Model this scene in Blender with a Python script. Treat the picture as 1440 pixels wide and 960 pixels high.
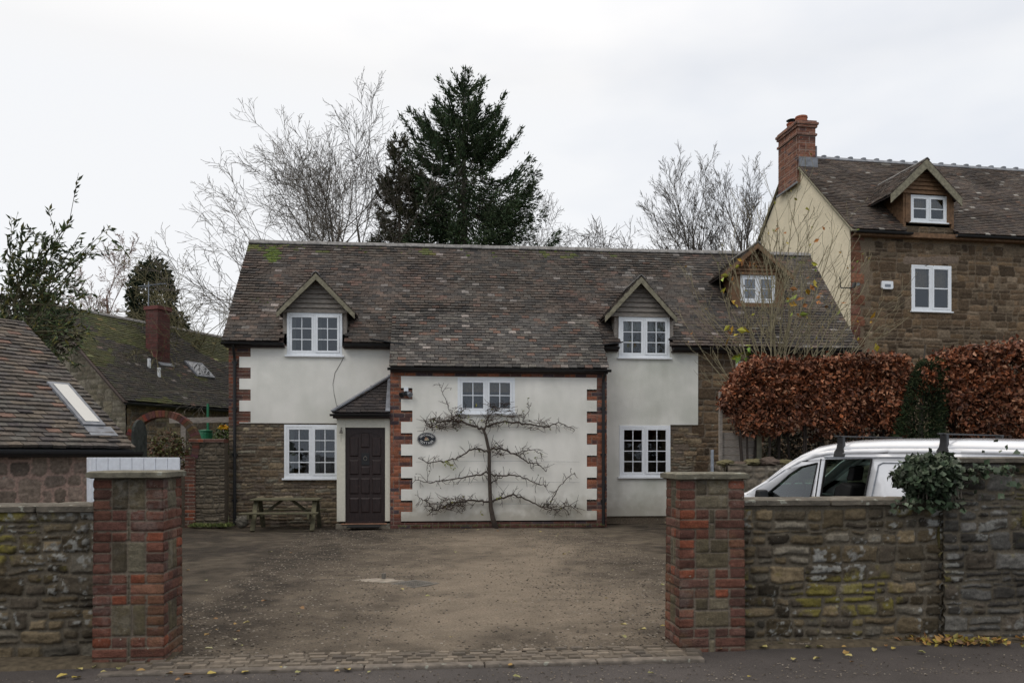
import bpy, math, random
import numpy as np
from mathutils import Vector, Matrix, geometry
from math import radians as R, sin, cos, pi

random.seed(7); RNG = np.random.default_rng(7)
for o in list(bpy.data.objects): bpy.data.objects.remove(o)
C = bpy.context.scene.collection
S = bpy.context.scene

# ------------------------------------------------------------------ camera, sky, sun, exposure
F = 1150.0; HZ = 642.0; EYE = 1.42
cd = bpy.data.cameras.new('camera'); cam = bpy.data.objects.new('camera', cd); C.objects.link(cam)
cam.location = (0, 0, EYE); cam.rotation_euler = (R(90), 0, 0)
cd.sensor_width = 36; cd.lens = F/1440*36; cd.shift_y = (HZ-480)/1440.0
cd.clip_start = 0.05; cd.clip_end = 3000
S.camera = cam
SUN_EL, SUN_AZ = R(42), R(215)
w = bpy.data.worlds.new('World'); S.world = w; w.use_nodes = True
nt = w.node_tree; nt.nodes.clear()
def N(t, typ, **kw):
    n = t.nodes.new(typ)
    for k, v in kw.items(): setattr(n, k, v)
    return n
out = N(nt, 'ShaderNodeOutputWorld'); bg = N(nt, 'ShaderNodeBackground'); bg.inputs[1].default_value = 0.10
sk = N(nt, 'ShaderNodeTexSky', sky_type='NISHITA'); sk.sun_disc = False; sk.sun_elevation = SUN_EL; sk.sun_rotation = SUN_AZ
tc = N(nt, 'ShaderNodeTexCoord'); mp = N(nt, 'ShaderNodeMapping'); mp.inputs['Scale'].default_value = (1.0, 1.0, 2.6)
nz = N(nt, 'ShaderNodeTexNoise'); nz.inputs['Scale'].default_value = 1.7; nz.inputs['Detail'].default_value = 5; nz.inputs['Roughness'].default_value = .5
cr = N(nt, 'ShaderNodeValToRGB')
cr.color_ramp.elements[0].position = .33; cr.color_ramp.elements[0].color = (0.735, 0.79, 0.885, 1)
cr.color_ramp.elements[1].position = .62; cr.color_ramp.elements[1].color = (.99, 1.0, 1.02, 1)
SKY = 9.7
vm = N(nt, 'ShaderNodeVectorMath', operation='SCALE') 
mx = N(nt, 'ShaderNodeMix', data_type='RGBA'); mx.inputs[0].default_value = .95
L = nt.links.new
# brighter cloud towards the veiled sun (ahead, left) and overhead
dt = N(nt, 'ShaderNodeVectorMath', operation='DOT_PRODUCT'); dt.inputs[1].default_value = (-.42, .30, .10)
ad = N(nt, 'ShaderNodeMath', operation='ADD'); ad.use_clamp = True
L(tc.outputs['Generated'], mp.inputs[0]); L(mp.outputs[0], nz.inputs[0]); L(tc.outputs['Generated'], dt.inputs[0])
mad = N(nt, 'ShaderNodeMath', operation='MULTIPLY_ADD'); mad.inputs[1].default_value = .75; mad.inputs[2].default_value = -.15
L(dt.outputs['Value'], mad.inputs[0]); L(nz.outputs[0], ad.inputs[0]); L(mad.outputs[0], ad.inputs[1]); L(ad.outputs[0], cr.inputs[0]); L(cr.outputs[0], vm.inputs[0])
sx = N(nt, 'ShaderNodeSeparateXYZ'); L(tc.outputs['Generated'], sx.inputs[0]); mz = N(nt, 'ShaderNodeMapRange'); mz.inputs[1].default_value = .42; mz.inputs[2].default_value = 1.0; mz.inputs[3].default_value = SKY; mz.inputs[4].default_value = SKY*2.2
L(sx.outputs['Z'], mz.inputs[0]); L(mz.outputs[0], vm.inputs['Scale'])
wz = N(nt, 'ShaderNodeMapRange'); wz.inputs[1].default_value = .38; wz.inputs[2].default_value = .75; L(sx.outputs['Z'], wz.inputs[0])
wm = N(nt, 'ShaderNodeMix', data_type='RGBA', blend_type='MULTIPLY'); wm.inputs['B'].default_value = (1.10, .99, .86, 1); L(wz.outputs[0], wm.inputs[0]); L(vm.outputs[0], wm.inputs['A'])
L(sk.outputs[0], mx.inputs['A']); L(wm.outputs['Result'], mx.inputs['B']); L(mx.outputs['Result'], bg.inputs[0]); L(bg.outputs[0], out.inputs[0])
sl = bpy.data.lights.new('sun', 'SUN'); sl.energy = 0.5; sl.angle = R(20); sl.color = (1, .97, .93)
so = bpy.data.objects.new('sun', sl); C.objects.link(so); so.location = (-10, -10, 30)
so.rotation_euler = (R(90)-SUN_EL, 0, R(180)-SUN_AZ)
S.view_settings.view_transform = 'Standard'; S.view_settings.look = 'None'
S.view_settings.exposure = 0.0; S.view_settings.gamma = 1.0; S.view_settings.use_curve_mapping = False
S.cycles.max_bounces = 6; S.cycles.transparent_max_bounces = 12; S.cycles.use_denoising = True

# ------------------------------------------------------------------ helpers
def PW(px, py, Y): return Vector(((px-720)*Y/F, Y, EYE-(py-HZ)*Y/F))
class Frame:
    def __init__(s, ox, oy, deg): s.o = (ox, oy); s.a = R(deg); s.c = cos(s.a); s.s = sin(s.a)
    def T(s, u, v, z=0): return Vector((s.o[0]+u*s.c-v*s.s, s.o[1]+u*s.s+v*s.c, z))
    def hp(s, px, py, v):                 # point of the plane v that the photo shows at px, py
        k = (px-720)/F
        ax, ay = s.o[0]-v*s.s, s.o[1]+v*s.c
        u = (k*ay-ax)/(s.c-k*s.s); t = ay+u*s.s
        return u, EYE-(py-HZ)*t/F
    def u(s, px, v): return s.hp(px, 0, v)[0]
    def z(s, px, py, v): return s.hp(px, py, v)[1]
def hash2(ix, iy, seed):
    n = (ix.astype(np.int64)*374761393 + iy.astype(np.int64)*668265263 + seed*974634777) & 0x7fffffff
    n = ((n ^ (n >> 13))*1274126177) & 0x7fffffff
    return ((n ^ (n >> 16)) & 0xffff)/65535.0
def vnoise(x, y, seed=0):
    x = np.asarray(x, float); y = np.asarray(y, float)
    ix = np.floor(x); iy = np.floor(y); fx = x-ix; fy = y-iy
    fx = fx*fx*(3-2*fx); fy = fy*fy*(3-2*fy); ix = ix.astype(np.int64); iy = iy.astype(np.int64)
    a = hash2(ix, iy, seed); b = hash2(ix+1, iy, seed); c = hash2(ix, iy+1, seed); d = hash2(ix+1, iy+1, seed)
    return (a*(1-fx)+b*fx)*(1-fy)+(c*(1-fx)+d*fx)*fy
def fbm(x, y, seed=0, oct=3):
    s = 0; a = .5; t = 0
    for i in range(oct): s = s+a*vnoise(x*2**i, y*2**i, seed+i*17); t += a; a *= .5
    return s/t*2-1
def tag(o, label=None, cat=None, group=None, kind=None):
    if label: o['label'] = label
    if cat: o['category'] = cat
    if group: o['group'] = group
    if kind: o['kind'] = kind
    return o
def empty(name, loc, rz=0, label=None, cat=None, group=None):
    o = bpy.data.objects.new(name, None); C.objects.link(o); o.location = loc; o.rotation_euler = (0, 0, rz); o.empty_display_size = .2
    return tag(o, label, cat, group)
class MB:
    def __init__(s): s.v = []; s.f = []; s.c = []; s.n = 0
    def add(s, vs, fs, col=(.5, .5, .5)):
        vs = np.asarray(vs, float).reshape(-1, 3); b = s.n
        s.v.append(vs); s.n += len(vs)
        if isinstance(fs, np.ndarray): s.f.extend((fs+b).tolist())
        else: s.f.extend([[i+b for i in f] for f in fs])
        c = np.asarray(col, float)
        s.c.append(np.broadcast_to(c, (len(vs), 3)) if c.ndim == 1 else c)
        return s
    def box(s, a, b, col=(.5, .5, .5)):
        x0, y0, z0 = a; x1, y1, z1 = b
        if x0 > x1: x0, x1 = x1, x0
        if y0 > y1: y0, y1 = y1, y0
        if z0 > z1: z0, z1 = z1, z0
        return s.add([(x0,y0,z0),(x1,y0,z0),(x1,y1,z0),(x0,y1,z0),(x0,y0,z1),(x1,y0,z1),(x1,y1,z1),(x0,y1,z1)],
              [(0,3,2,1),(4,5,6,7),(0,1,5,4),(1,2,6,5),(2,3,7,6),(3,0,4,7)], col)
    def bar(s, p, q, wd, hg, up=(0, 0, 1), col=(.5, .5, .5)):       # box beam from p to q
        p = Vector(p); q = Vector(q); d = (q-p).normalized(); up = Vector(up)
        sx = d.cross(up).normalized()*wd/2; uz = sx.cross(d).normalized()*hg/2
        vs = [p-sx-uz, p+sx-uz, p+sx+uz, p-sx+uz, q-sx-uz, q+sx-uz, q+sx+uz, q-sx+uz]
        return s.add([tuple(v) for v in vs], [(0,3,2,1),(4,5,6,7),(0,1,5,4),(1,2,6,5),(2,3,7,6),(3,0,4,7)][::1], col)
    def prism(s, poly, dvec, col=(.5, .5, .5)):                     # poly: 3D points, extruded by dvec
        n = len(poly); p = [Vector(x) for x in poly]; d = Vector(dvec)
        vs = [tuple(x) for x in p]+[tuple(x+d) for x in p]
        fs = [tuple(range(n)), tuple(range(2*n-1, n-1, -1))]+[(i, i+n, (i+1) % n+n, (i+1) % n) for i in range(n)]
        return s.add(vs, fs, col)
    def tube(s, pts, rad, sides=6, col=(.5, .5, .5), cap=True):
        pts = np.asarray(pts, float); n = len(pts)
        rad = np.broadcast_to(np.asarray(rad, float), (n,))
        d = np.gradient(pts, axis=0); d /= np.linalg.norm(d, axis=1)[:, None]+1e-9
        ref = np.array([0, 0, 1.]) if abs(d[0][2]) < .9 else np.array([1., 0, 0])
        a = np.cross(d, ref); a /= np.linalg.norm(a, axis=1)[:, None]+1e-9; b = np.cross(d, a)
        th = np.arange(sides)/sides*2*pi
        ring = a[:, None, :]*np.cos(th)[None, :, None]+b[:, None, :]*np.sin(th)[None, :, None]
        vs = (pts[:, None, :]+ring*rad[:, None, None]).reshape(-1, 3)
        i = np.arange(n-1)[:, None]*sides; j = np.arange(sides)[None, :]; j2 = (j+1) % sides
        q = np.stack([i+j, i+j2, i+sides+j2, i+sides+j], -1).reshape(-1, 4)
        fs = q.tolist()
        if cap: fs.append(list(range(sides))[::-1]); fs.append([(n-1)*sides+k for k in range(sides)])
        return s.add(vs, fs, col)
    def lathe(s, c, prof, sides=16, col=(.5, .5, .5)):              # profile (r, z) about the vertical axis at c
        vs = [(c[0]+r*cos(2*pi*k/sides), c[1]+r*sin(2*pi*k/sides), c[2]+z) for r, z in prof for k in range(sides)]
        m = len(prof); fs = [(i*sides+k, i*sides+(k+1) % sides, (i+1)*sides+(k+1) % sides, (i+1)*sides+k) for i in range(m-1) for k in range(sides)]
        fs.append(tuple(range(sides))[::-1]); fs.append(tuple((m-1)*sides+k for k in range(sides)))
        return s.add(vs, fs, col)
    def build(s, name, mat, parent=None, smooth=False, bevel=0, loc=None, rz=0):
        me = bpy.data.meshes.new(name)
        v = np.concatenate(s.v) if s.v else np.zeros((0, 3))
        me.from_pydata(v.tolist(), [], s.f); me.update()
        ca = me.color_attributes.new('Col', 'FLOAT_COLOR', 'POINT')
        c = np.concatenate(s.c); c4 = np.ones((len(c), 4)); c4[:, :3] = c
        ca.data.foreach_set('color', c4.ravel())
        if smooth: me.polygons.foreach_set('use_smooth', [True]*len(me.polygons))
        me.materials.append(mat)
        o = bpy.data.objects.new(name, me); C.objects.link(o)
        if parent is not None: o.parent = parent
        if loc is not None: o.location = loc; o.rotation_euler = (0, 0, rz)
        if bevel:
            m = o.modifiers.new('b', 'BEVEL'); m.width = bevel; m.segments = 2; m.limit_method = 'ANGLE'; m.angle_limit = R(40)
        return o

# ------------------------------------------------------------------ materials
def mat(name, col=(.5, .5, .5), rough=.8, attr=False, nscale=20, namt=.25, bump=.2, bscale=60, metal=0, spec=.4,
        spot=None, spot_scale=9, spot_thr=.62, spot_soft=.05, sheen=0, big=0, bigscale=1.2, coords='Object', stretch=None, coat=0, dist=.01):
    m = bpy.data.materials.new(name); m.use_nodes = True; t = m.node_tree; b = t.nodes['Principled BSDF']; l = t.links.new
    b.inputs['Roughness'].default_value = rough; b.inputs['Metallic'].default_value = metal
    b.inputs['Specular IOR Level'].default_value = spec; b.inputs['Coat Weight'].default_value = coat
    tcn = N(t, 'ShaderNodeTexCoord'); vec = tcn.outputs[coords]
    if stretch:
        mpn = N(t, 'ShaderNodeMapping'); mpn.inputs['Scale'].default_value = stretch; l(vec, mpn.inputs[0]); vec = mpn.outputs[0]
    if attr: a = N(t, 'ShaderNodeVertexColor', layer_name='Col'); base = a.outputs[0]
    else: a = N(t, 'ShaderNodeRGB'); a.outputs[0].default_value = (*col, 1); base = a.outputs[0]
    def nois(sc, det=4):
        n = N(t, 'ShaderNodeTexNoise'); n.inputs['Scale'].default_value = sc; n.inputs['Detail'].default_value = det; l(vec, n.inputs[0]); return n.outputs[0]
    def scale_by(base, nout, amt):
        mr = N(t, 'ShaderNodeMapRange'); mr.inputs[1].default_value = .3; mr.inputs[2].default_value = .7; mr.inputs[3].default_value = 1-amt; mr.inputs[4].default_value = 1+amt
        l(nout, mr.inputs[0]); v = N(t, 'ShaderNodeVectorMath', operation='SCALE'); l(base, v.inputs[0]); l(mr.outputs[0], v.inputs['Scale']); return v.outputs[0]
    if namt: base = scale_by(base, nois(nscale), namt)
    if big: base = scale_by(base, nois(bigscale, 3), big)
    if spot:
        n = nois(spot_scale, 6); mr = N(t, 'ShaderNodeMapRange'); mr.inputs[1].default_value = spot_thr; mr.inputs[2].default_value = spot_thr+spot_soft
        l(n, mr.inputs[0]); mxn = N(t, 'ShaderNodeMix', data_type='RGBA'); l(mr.outputs[0], mxn.inputs[0]); l(base, mxn.inputs['A'])
        mxn.inputs['B'].default_value = (*spot, 1); base = mxn.outputs['Result']
    l(base, b.inputs['Base Color'])
    if bump:
        bn = N(t, 'ShaderNodeBump'); bn.inputs['Strength'].default_value = bump; bn.inputs['Distance'].default_value = dist
        l(nois(bscale, 5), bn.inputs['Height']); l(bn.outputs[0], b.inputs['Normal'])
    return m
M = {}
M['tiles'] = mat('tile', attr=True, rough=.85, nscale=25, namt=.35, bump=.5, bscale=90, spot=(.30, .30, .26), spot_scale=28, spot_thr=.70, big=.22, bigscale=.9)
M['masonry'] = mat('masonry', attr=True, rough=.95, nscale=30, namt=.28, bump=.6, bscale=70, spot=(.33, .33, .27), spot_scale=22, spot_thr=.70, big=.16, bigscale=1.3, spec=.25)
M['masonry_near'] = mat('masonry_near', attr=True, rough=.95, nscale=60, namt=.22, bump=.9, bscale=130, spot=(.24, .24, .20), spot_scale=34, spot_thr=.70, big=.12, bigscale=2.2, spec=.2)
M['brick'] = mat('brick', attr=True, rough=.92, nscale=40, namt=.25, bump=.5, bscale=120, spec=.25, big=.12)
M['render'] = mat('render', (.76, .745, .69), .95, nscale=3, namt=.04, bump=.35, bscale=55, big=.09, bigscale=.8, spec=.2, dist=.012, spot=(.50, .51, .45), spot_scale=1.1, spot_thr=.46, spot_soft=.5)
M['render_cream'] = mat('render_cream', (.70, .63, .48), .95, nscale=3, namt=.05, bump=.8, bscale=12, big=.06, spec=.2, dist=.02)
M['render_grey'] = mat('render_grey', (.70, .69, .64), .95, nscale=3, namt=.05, bump=.35, bscale=55, big=.09, bigscale=1.1, spec=.2, dist=.012, spot=(.40, .42, .36), spot_scale=1.0, spot_thr=.42, spot_soft=.45)
M['upvc'] = mat('upvc', (.74, .77, .80), .35, bump=0, namt=.04, spec=.5)
M['lead'] = mat('lead', (.17, .18, .20), .6, bump=.1, namt=.3, nscale=8)
M['ridge'] = mat('ridge', (.17, .165, .16), .9, bump=.4, namt=.4, nscale=10, spot=(.30, .29, .26), spot_scale=12)
M['moss'] = mat('moss', attr=True, rough=1, bump=1, bscale=60, namt=.4)
M['timber_grey'] = mat('timber_grey', (.235, .21, .185), .9, nscale=14, namt=.35, bump=.5, bscale=30, stretch=(1, 1, 7))
M['barge'] = mat('barge', (.19, .175, .125), .9, nscale=12, namt=.35, bump=.4)
M['timber_brown'] = mat('timber_brown', (.15, .085, .045), .8, nscale=12, namt=.35, bump=.4)
M['fascia'] = mat('fascia', (.035, .02, .016), .6, bump=.1)
M['plastic_black'] = mat('plastic_black', (.012, .012, .013), .45, bump=0, namt=.1)
M['door'] = mat('door', (.020, .011, .010), .5, nscale=9, namt=.4, bump=.25, bscale=25, stretch=(4, 4, 1), spot=(.10, .06, .05), spot_scale=7, spot_thr=.72)
M['door_frame'] = mat('door_frame', (.60, .58, .49), .6, bump=.05, namt=.06)
M['terracotta'] = mat('terracotta', (.36, .19, .12), .8)
M['dark_room'] = mat('dark_room', (.05, .045, .04), 1, bump=0)
M['curtain'] = mat('curtain', (.28, .28, .26), 1, bump=.3, bscale=8, stretch=(6, 6, .3), dist=.05)
M['blind'] = mat('blind', (.22, .15, .08), 1, bump=.3, bscale=30)
M['sign_black'] = mat('sign_black', (.008, .012, .018), .4, bump=0)
M['white_paint'] = mat('white_paint', (.62, .65, .70), .6, bump=.08, namt=.08)
M['sign_white'] = mat('sign_white', (.7, .7, .68), .5, bump=0, namt=0)
M['bark'] = mat('bark', attr=True, rough=.95, nscale=18, namt=.35, bump=.5, bscale=40)
M['leaf'] = mat('leaf', attr=True, rough=.6, nscale=6, namt=.2, bump=0, spec=.35)
M['conifer'] = mat('conifer', attr=True, rough=.8, nscale=1.2, namt=.3, bump=0, spec=.2)
M['slab'] = mat('slab', attr=True, rough=.9, nscale=14, namt=.35, bump=.8, bscale=45, spot=(.24, .24, .20), spot_scale=17, spot_thr=.63, big=.25, bigscale=3)
M['gravel'] = mat('gravel', attr=True, rough=.95, nscale=70, namt=.35, bump=1, bscale=130, spot=(.30, .27, .22), spot_scale=75, spot_thr=.68, dist=.02, big=.12, bigscale=3)
M['pebble'] = mat('pebble', attr=True, rough=.9, nscale=30, namt=.2, bump=.3)
M['asphalt'] = mat('asphalt', (.064, .055, .051), .82, nscale=160, namt=.45, bump=.9, bscale=220, big=.22, bigscale=1.6, dist=.008, spot=(.12, .11, .10), spot_scale=120, spot_thr=.66)
M['grass'] = mat('grass', (.06, .075, .025), 1, nscale=30, namt=.5, bump=1, bscale=50, big=.3)
M['earth'] = mat('earth', (.07, .055, .035), 1, nscale=20, namt=.4, bump=1, bscale=30)
M['van_paint'] = mat('van_paint', (.68, .70, .74), .25, bump=0, namt=.02, metal=.12, spec=.6, coat=1)
M['rubber'] = mat('rubber', (.012, .012, .012), .8, bump=0)
M['chrome'] = mat('chrome', (.6, .6, .6), .2, metal=1, bump=0, namt=0)
M['steel'] = mat('steel', (.22, .24, .27), .5, metal=.6, bump=0)
M['iron'] = mat('iron', (.13, .12, .105), .85, bump=.3, bscale=50)
M['green_plastic'] = mat('green_plastic', (.01, .13, .06), .5, bump=0)
M['terracotta_pot'] = mat('terracotta_pot', (.26, .09, .05), .85)
def weather(m, streak, dirt, ztop):
    t = m.node_tree; b = t.nodes['Principled BSDF']; l = t.links.new; src = b.inputs['Base Color'].links[0].from_socket
    tcn = N(t, 'ShaderNodeTexCoord'); mpn = N(t, 'ShaderNodeMapping'); mpn.inputs['Scale'].default_value = (3.2, 3.2, .7); l(tcn.outputs['Object'], mpn.inputs[0])
    n = N(t, 'ShaderNodeTexNoise'); n.inputs['Scale'].default_value = 1.6; n.inputs['Detail'].default_value = 6; l(mpn.outputs[0], n.inputs[0])
    mr = N(t, 'ShaderNodeMapRange'); mr.inputs[1].default_value = .48; mr.inputs[2].default_value = .75; mr.inputs[4].default_value = streak; l(n.outputs[0], mr.inputs[0])
    x1 = N(t, 'ShaderNodeMix', data_type='RGBA'); l(mr.outputs[0], x1.inputs[0]); l(src, x1.inputs['A']); x1.inputs['B'].default_value = (.33, .32, .26, 1)
    sp = N(t, 'ShaderNodeSeparateXYZ'); l(tcn.outputs['Object'], sp.inputs[0]); n2 = N(t, 'ShaderNodeTexNoise'); n2.inputs['Scale'].default_value = 5; n2.inputs['Detail'].default_value = 6; l(tcn.outputs['Object'], n2.inputs[0])
    ma = N(t, 'ShaderNodeMath', operation='MULTIPLY_ADD'); ma.inputs[1].default_value = .9; ma.inputs[2].default_value = -.35; l(n2.outputs[0], ma.inputs[0])
    sb = N(t, 'ShaderNodeMath', operation='SUBTRACT'); l(sp.outputs['Z'], sb.inputs[0]); l(ma.outputs[0], sb.inputs[1])
    m2 = N(t, 'ShaderNodeMapRange'); m2.inputs[1].default_value = .10; m2.inputs[2].default_value = ztop; m2.inputs[3].default_value = dirt; m2.inputs[4].default_value = 0; l(sb.outputs[0], m2.inputs[0])
    x2 = N(t, 'ShaderNodeMix', data_type='RGBA'); l(m2.outputs[0], x2.inputs[0]); l(x1.outputs['Result'], x2.inputs['A']); x2.inputs['B'].default_value = (.26, .23, .17, 1); l(x2.outputs['Result'], b.inputs['Base Color'])
weather(M['render'], .10, .6, .55); weather(M['render_grey'], .22, .5, .6)
def glass(name, tint, refl, rough=.02, top=.9):
    m = bpy.data.materials.new(name); m.use_nodes = True; t = m.node_tree; t.nodes.clear(); l = t.links.new
    o = N(t, 'ShaderNodeOutputMaterial'); tr = N(t, 'ShaderNodeBsdfTransparent'); tr.inputs[0].default_value = (*tint, 1)
    g = N(t, 'ShaderNodeBsdfGlossy'); g.inputs['Roughness'].default_value = rough; g.inputs[0].default_value = (.9, .95, 1, 1)
    fr = N(t, 'ShaderNodeLayerWeight'); fr.inputs[0].default_value = .35
    mr = N(t, 'ShaderNodeMapRange'); mr.inputs[3].default_value = refl; mr.inputs[4].default_value = top; l(fr.outputs['Fresnel'], mr.inputs[0])
    x = N(t, 'ShaderNodeMixShader'); l(mr.outputs[0], x.inputs[0]); l(tr.outputs[0], x.inputs[1]); l(g.outputs[0], x.inputs[2])
    tcn = N(t, 'ShaderNodeTexCoord'); n = N(t, 'ShaderNodeTexNoise'); n.inputs['Scale'].default_value = 2.5; l(tcn.outputs['Object'], n.inputs[0])
    bn = N(t, 'ShaderNodeBump'); bn.inputs['Strength'].default_value = .12; bn.inputs['Distance'].default_value = .05; l(n.outputs[0], bn.inputs['Height']); l(bn.outputs[0], g.inputs['Normal'])
    l(x.outputs[0], o.inputs[0]); return m
M['glass'] = glass('glass', (.75, .8, .78), .05)
M['glass_sky'] = glass('glass_sky', (.2, .22, .25), .16, top=.42)
M['car_glass'] = glass('car_glass', (.30, .42, .34), .03, top=.6)
M['bench_wood'] = mat('bench_wood', (.10, .092, .055), .9, nscale=12, namt=.4, bump=.4)
M['gate_dark'] = mat('gate_dark', (.035, .04, .035), .9, nscale=10, namt=.5, bump=.4)

# ------------------------------------------------------------------ masonry panels (real relief)
STONE = [(.17, .125, .08), (.20, .155, .10), (.13, .10, .07), (.15, .12, .095), (.22, .18, .12), (.11, .085, .065), (.16, .145, .11), (.14, .10, .065)]
STONE_WET = [(.085, .068, .043), (.108, .084, .052), (.068, .055, .037), (.085, .070, .050), (.125, .096, .058), (.055, .045, .033), (.09, .070, .042), (.12, .106, .082)]
STONE_PIL = [(.115, .095, .06), (.095, .078, .05), (.13, .11, .075), (.08, .066, .045), (.10, .088, .062)]
STONE_SAND = [(.125, .085, .05), (.10, .068, .042), (.085, .06, .038), (.145, .10, .062), (.07, .05, .033)]
BRICK = [(.24, .09, .052), (.20, .078, .046), (.27, .11, .064), (.16, .065, .045), (.22, .10, .07), (.225, .085, .05)]
BRICK_CH = [(.20, .088, .058), (.165, .075, .05), (.23, .105, .068), (.14, .065, .048), (.19, .10, .072)]
BRICK_BLUE = [(.07, .05, .055), (.09, .05, .045)]
BRICK_OLD = [(.125, .056, .040), (.105, .050, .037), (.135, .058, .040), (.085, .045, .035), (.12, .068, .050), (.19, .062, .035), (.10, .052, .040), (.14, .066, .046), (.11, .052, .040)]
def rects_brick(w, h, palette, special=(), sp=.12, u_off=0, rng=random):
    rs = []; z = 0; k = 0
    while z < h:
        u = -(.1125 if k % 2 else 0)-.05+u_off
        while u < w+.1:
            ln = .215 if rng.random() > .25 else .1025
            c = rng.choice(special) if special and rng.random() < sp else rng.choice(palette)
            rs.append((u, u+ln, z, z+.065, c)); u += ln+.01
        z += .075; k += 1
    return rs
def rects_rubble(w, h, palette, hmin=.06, hmax=.13, wmin=.12, wmax=.34, rng=random, tallp=.3):
    rs = []; z = -.03
    while z < h+.02:
        h1 = rng.uniform(hmin, hmax); h2 = rng.uniform(hmin, hmax); u = -rng.uniform(0, .2)
        while u < w+.05:
            ww = rng.uniform(wmin, wmax)
            j = lambda: rng.uniform(.006, .016)
            if rng.random() < tallp: rs.append((u+j(), u+ww-j(), z+j(), z+h1+h2-j(), rng.choice(palette)))
            else:
                s = h1+rng.uniform(-.015, .015)
                for (a, b) in ((z, z+s), (z+s, z+h1+h2)):
                    if rng.random() < .3 and ww > .2:
                        q = rng.uniform(.35, .65)*ww
                        rs.append((u+j(), u+q-j(), a+j(), b-j(), rng.choice(palette))); rs.append((u+q+j(), u+ww-j(), a+j(), b-j(), rng.choice(palette)))
                    else: rs.append((u+j(), u+ww-j(), a+j(), b-j(), rng.choice(palette)))
            u += ww
        z += h1+h2
    return rs
def panel(mb, o, U, Nrm, w, h, res, rects, lichen=0, mortar=(.24, .21, .17), proud=.012, warp=0., rnd=.01, keep=None, seed=1, u_start=0, taper=None, cvar=.12, rough=.25, zoff=0):
    """relief sheet: o corner, U along, Nrm outwards; rects (u0,u1,z0,z1,colour)"""
    nu = max(2, int(round(w/res))+1); nzz = max(2, int(round(h/res))+1)
    us = np.linspace(u_start, u_start+w, nu); zs = np.linspace(0, h, nzz)
    UU, ZZ = np.meshgrid(us, zs)
    uw = UU+warp*fbm(UU*7, ZZ*7, seed+3)+warp*.22*fbm(UU*25, ZZ*25, seed+8); zw = ZZ+zoff+warp*.8*fbm(UU*6+50, ZZ*6, seed+5)+warp*.2*fbm(UU*28, ZZ*28, seed+9)
    H = np.full(UU.shape, 0.0); col = np.empty(UU.shape+(3,)); col[:] = mortar
    col *= (1+.12*fbm(UU*9, ZZ*9, seed+2))[..., None]
    mg = warp*1.5+.01; r0 = random.Random(seed)
    for (a, b, c, d, cl) in rects:
        c_, d_ = c-zoff, d-zoff
        i0 = np.searchsorted(us, a-mg); i1 = np.searchsorted(us, b+mg); k0 = np.searchsorted(zs, c_-mg); k1 = np.searchsorted(zs, d_+mg)
        if i0 >= i1 or k0 >= k1: continue
        x = uw[k0:k1, i0:i1]; z = zw[k0:k1, i0:i1]
        if warp > .01:
            s1, s2 = r0.uniform(-.10, .10), r0.uniform(-.12, .12); x, z = x+s1*(z-(c_+d_)/2-(c-c_)), z+s2*(x-(a+b)/2)*.5
        rr = min(rnd*r0.uniform(.6, 2.2), (b-a)/2.2, (d-c)/2.2)
        qx = np.abs(x-(a+b)/2)-(b-a)/2+rr; qz = np.abs(z-(c+d)/2)-(d-c)/2+rr
        sd = rr-np.sqrt(np.maximum(qx, 0)**2+np.maximum(qz, 0)**2)-np.minimum(np.maximum(qx, qz), 0)
        ins = sd > 0
        t = np.clip(sd/max(rnd, .004), 0, 1); t = t*(2-t)
        pr = proud*r0.uniform(.75, 1.15)
        hh = pr*t*(1+rough*fbm(x*22, z*22, seed+11))+r0.uniform(-.3, .3)*proud*t*(x-(a+b)/2)/(b-a)
        H[k0:k1, i0:i1] = np.where(ins, hh, H[k0:k1, i0:i1])
        k = r0.uniform(1-cvar*1.5, 1+cvar*1.5); cc = np.array(cl)*k
        v = (1+.34*fbm(x*14, z*38, seed+21)+.12*fbm(x*60, z*60, seed+22))[..., None]*cc
        col[k0:k1, i0:i1] = np.where(ins[..., None], v, col[k0:k1, i0:i1])
    H += proud*.18*fbm(UU*45, ZZ*45, seed+31)+proud*.22*fbm(UU*10, ZZ*34, seed+33)*(H > 0)
    if lichen:
        m1 = np.clip((fbm(UU*2.6, ZZ*2.6, seed+41)+.45*fbm(UU*16, ZZ*16, seed+42)-.22)*3.2, 0, 1)*lichen*(H > proud*.2)
        m2 = np.clip((fbm(UU*3.1+9, ZZ*3.1, seed+43)+.6*fbm(UU*30, ZZ*30, seed+44)-.38)*5, 0, 1)*lichen*1.3*(H > proud*.3)
        m3 = np.clip((fbm(UU*1.7+5, ZZ*2.2, seed+45)+.3*fbm(UU*12, ZZ*12, seed+46)-.1)*3, 0, 1)*.55
        col = col*(1-.55*m3[..., None]) + 0*col
        col = col*(1-m1[..., None])+np.array([.17, .145, .03])*m1[..., None]; m2 = np.clip(m2, 0, .85)
        col = col*(1-m2[..., None])+np.array([.26, .26, .24])*m2[..., None]
    o = np.array(o, float); U = np.array(U, float); Nn = np.array(Nrm, float)
    P = o+UU[..., None]*U+ZZ[..., None]*np.array([0, 0, 1.])+H[..., None]*Nn
    if taper: P = taper(P)
    idx = np.arange(nu*nzz).reshape(nzz, nu)
    q = np.stack([idx[:-1, :-1], idx[:-1, 1:], idx[1:, 1:], idx[1:, :-1]], -1)
    if np.dot(np.cross(U, [0, 0, 1.]), Nn) < 0: q = q[..., ::-1]
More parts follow.
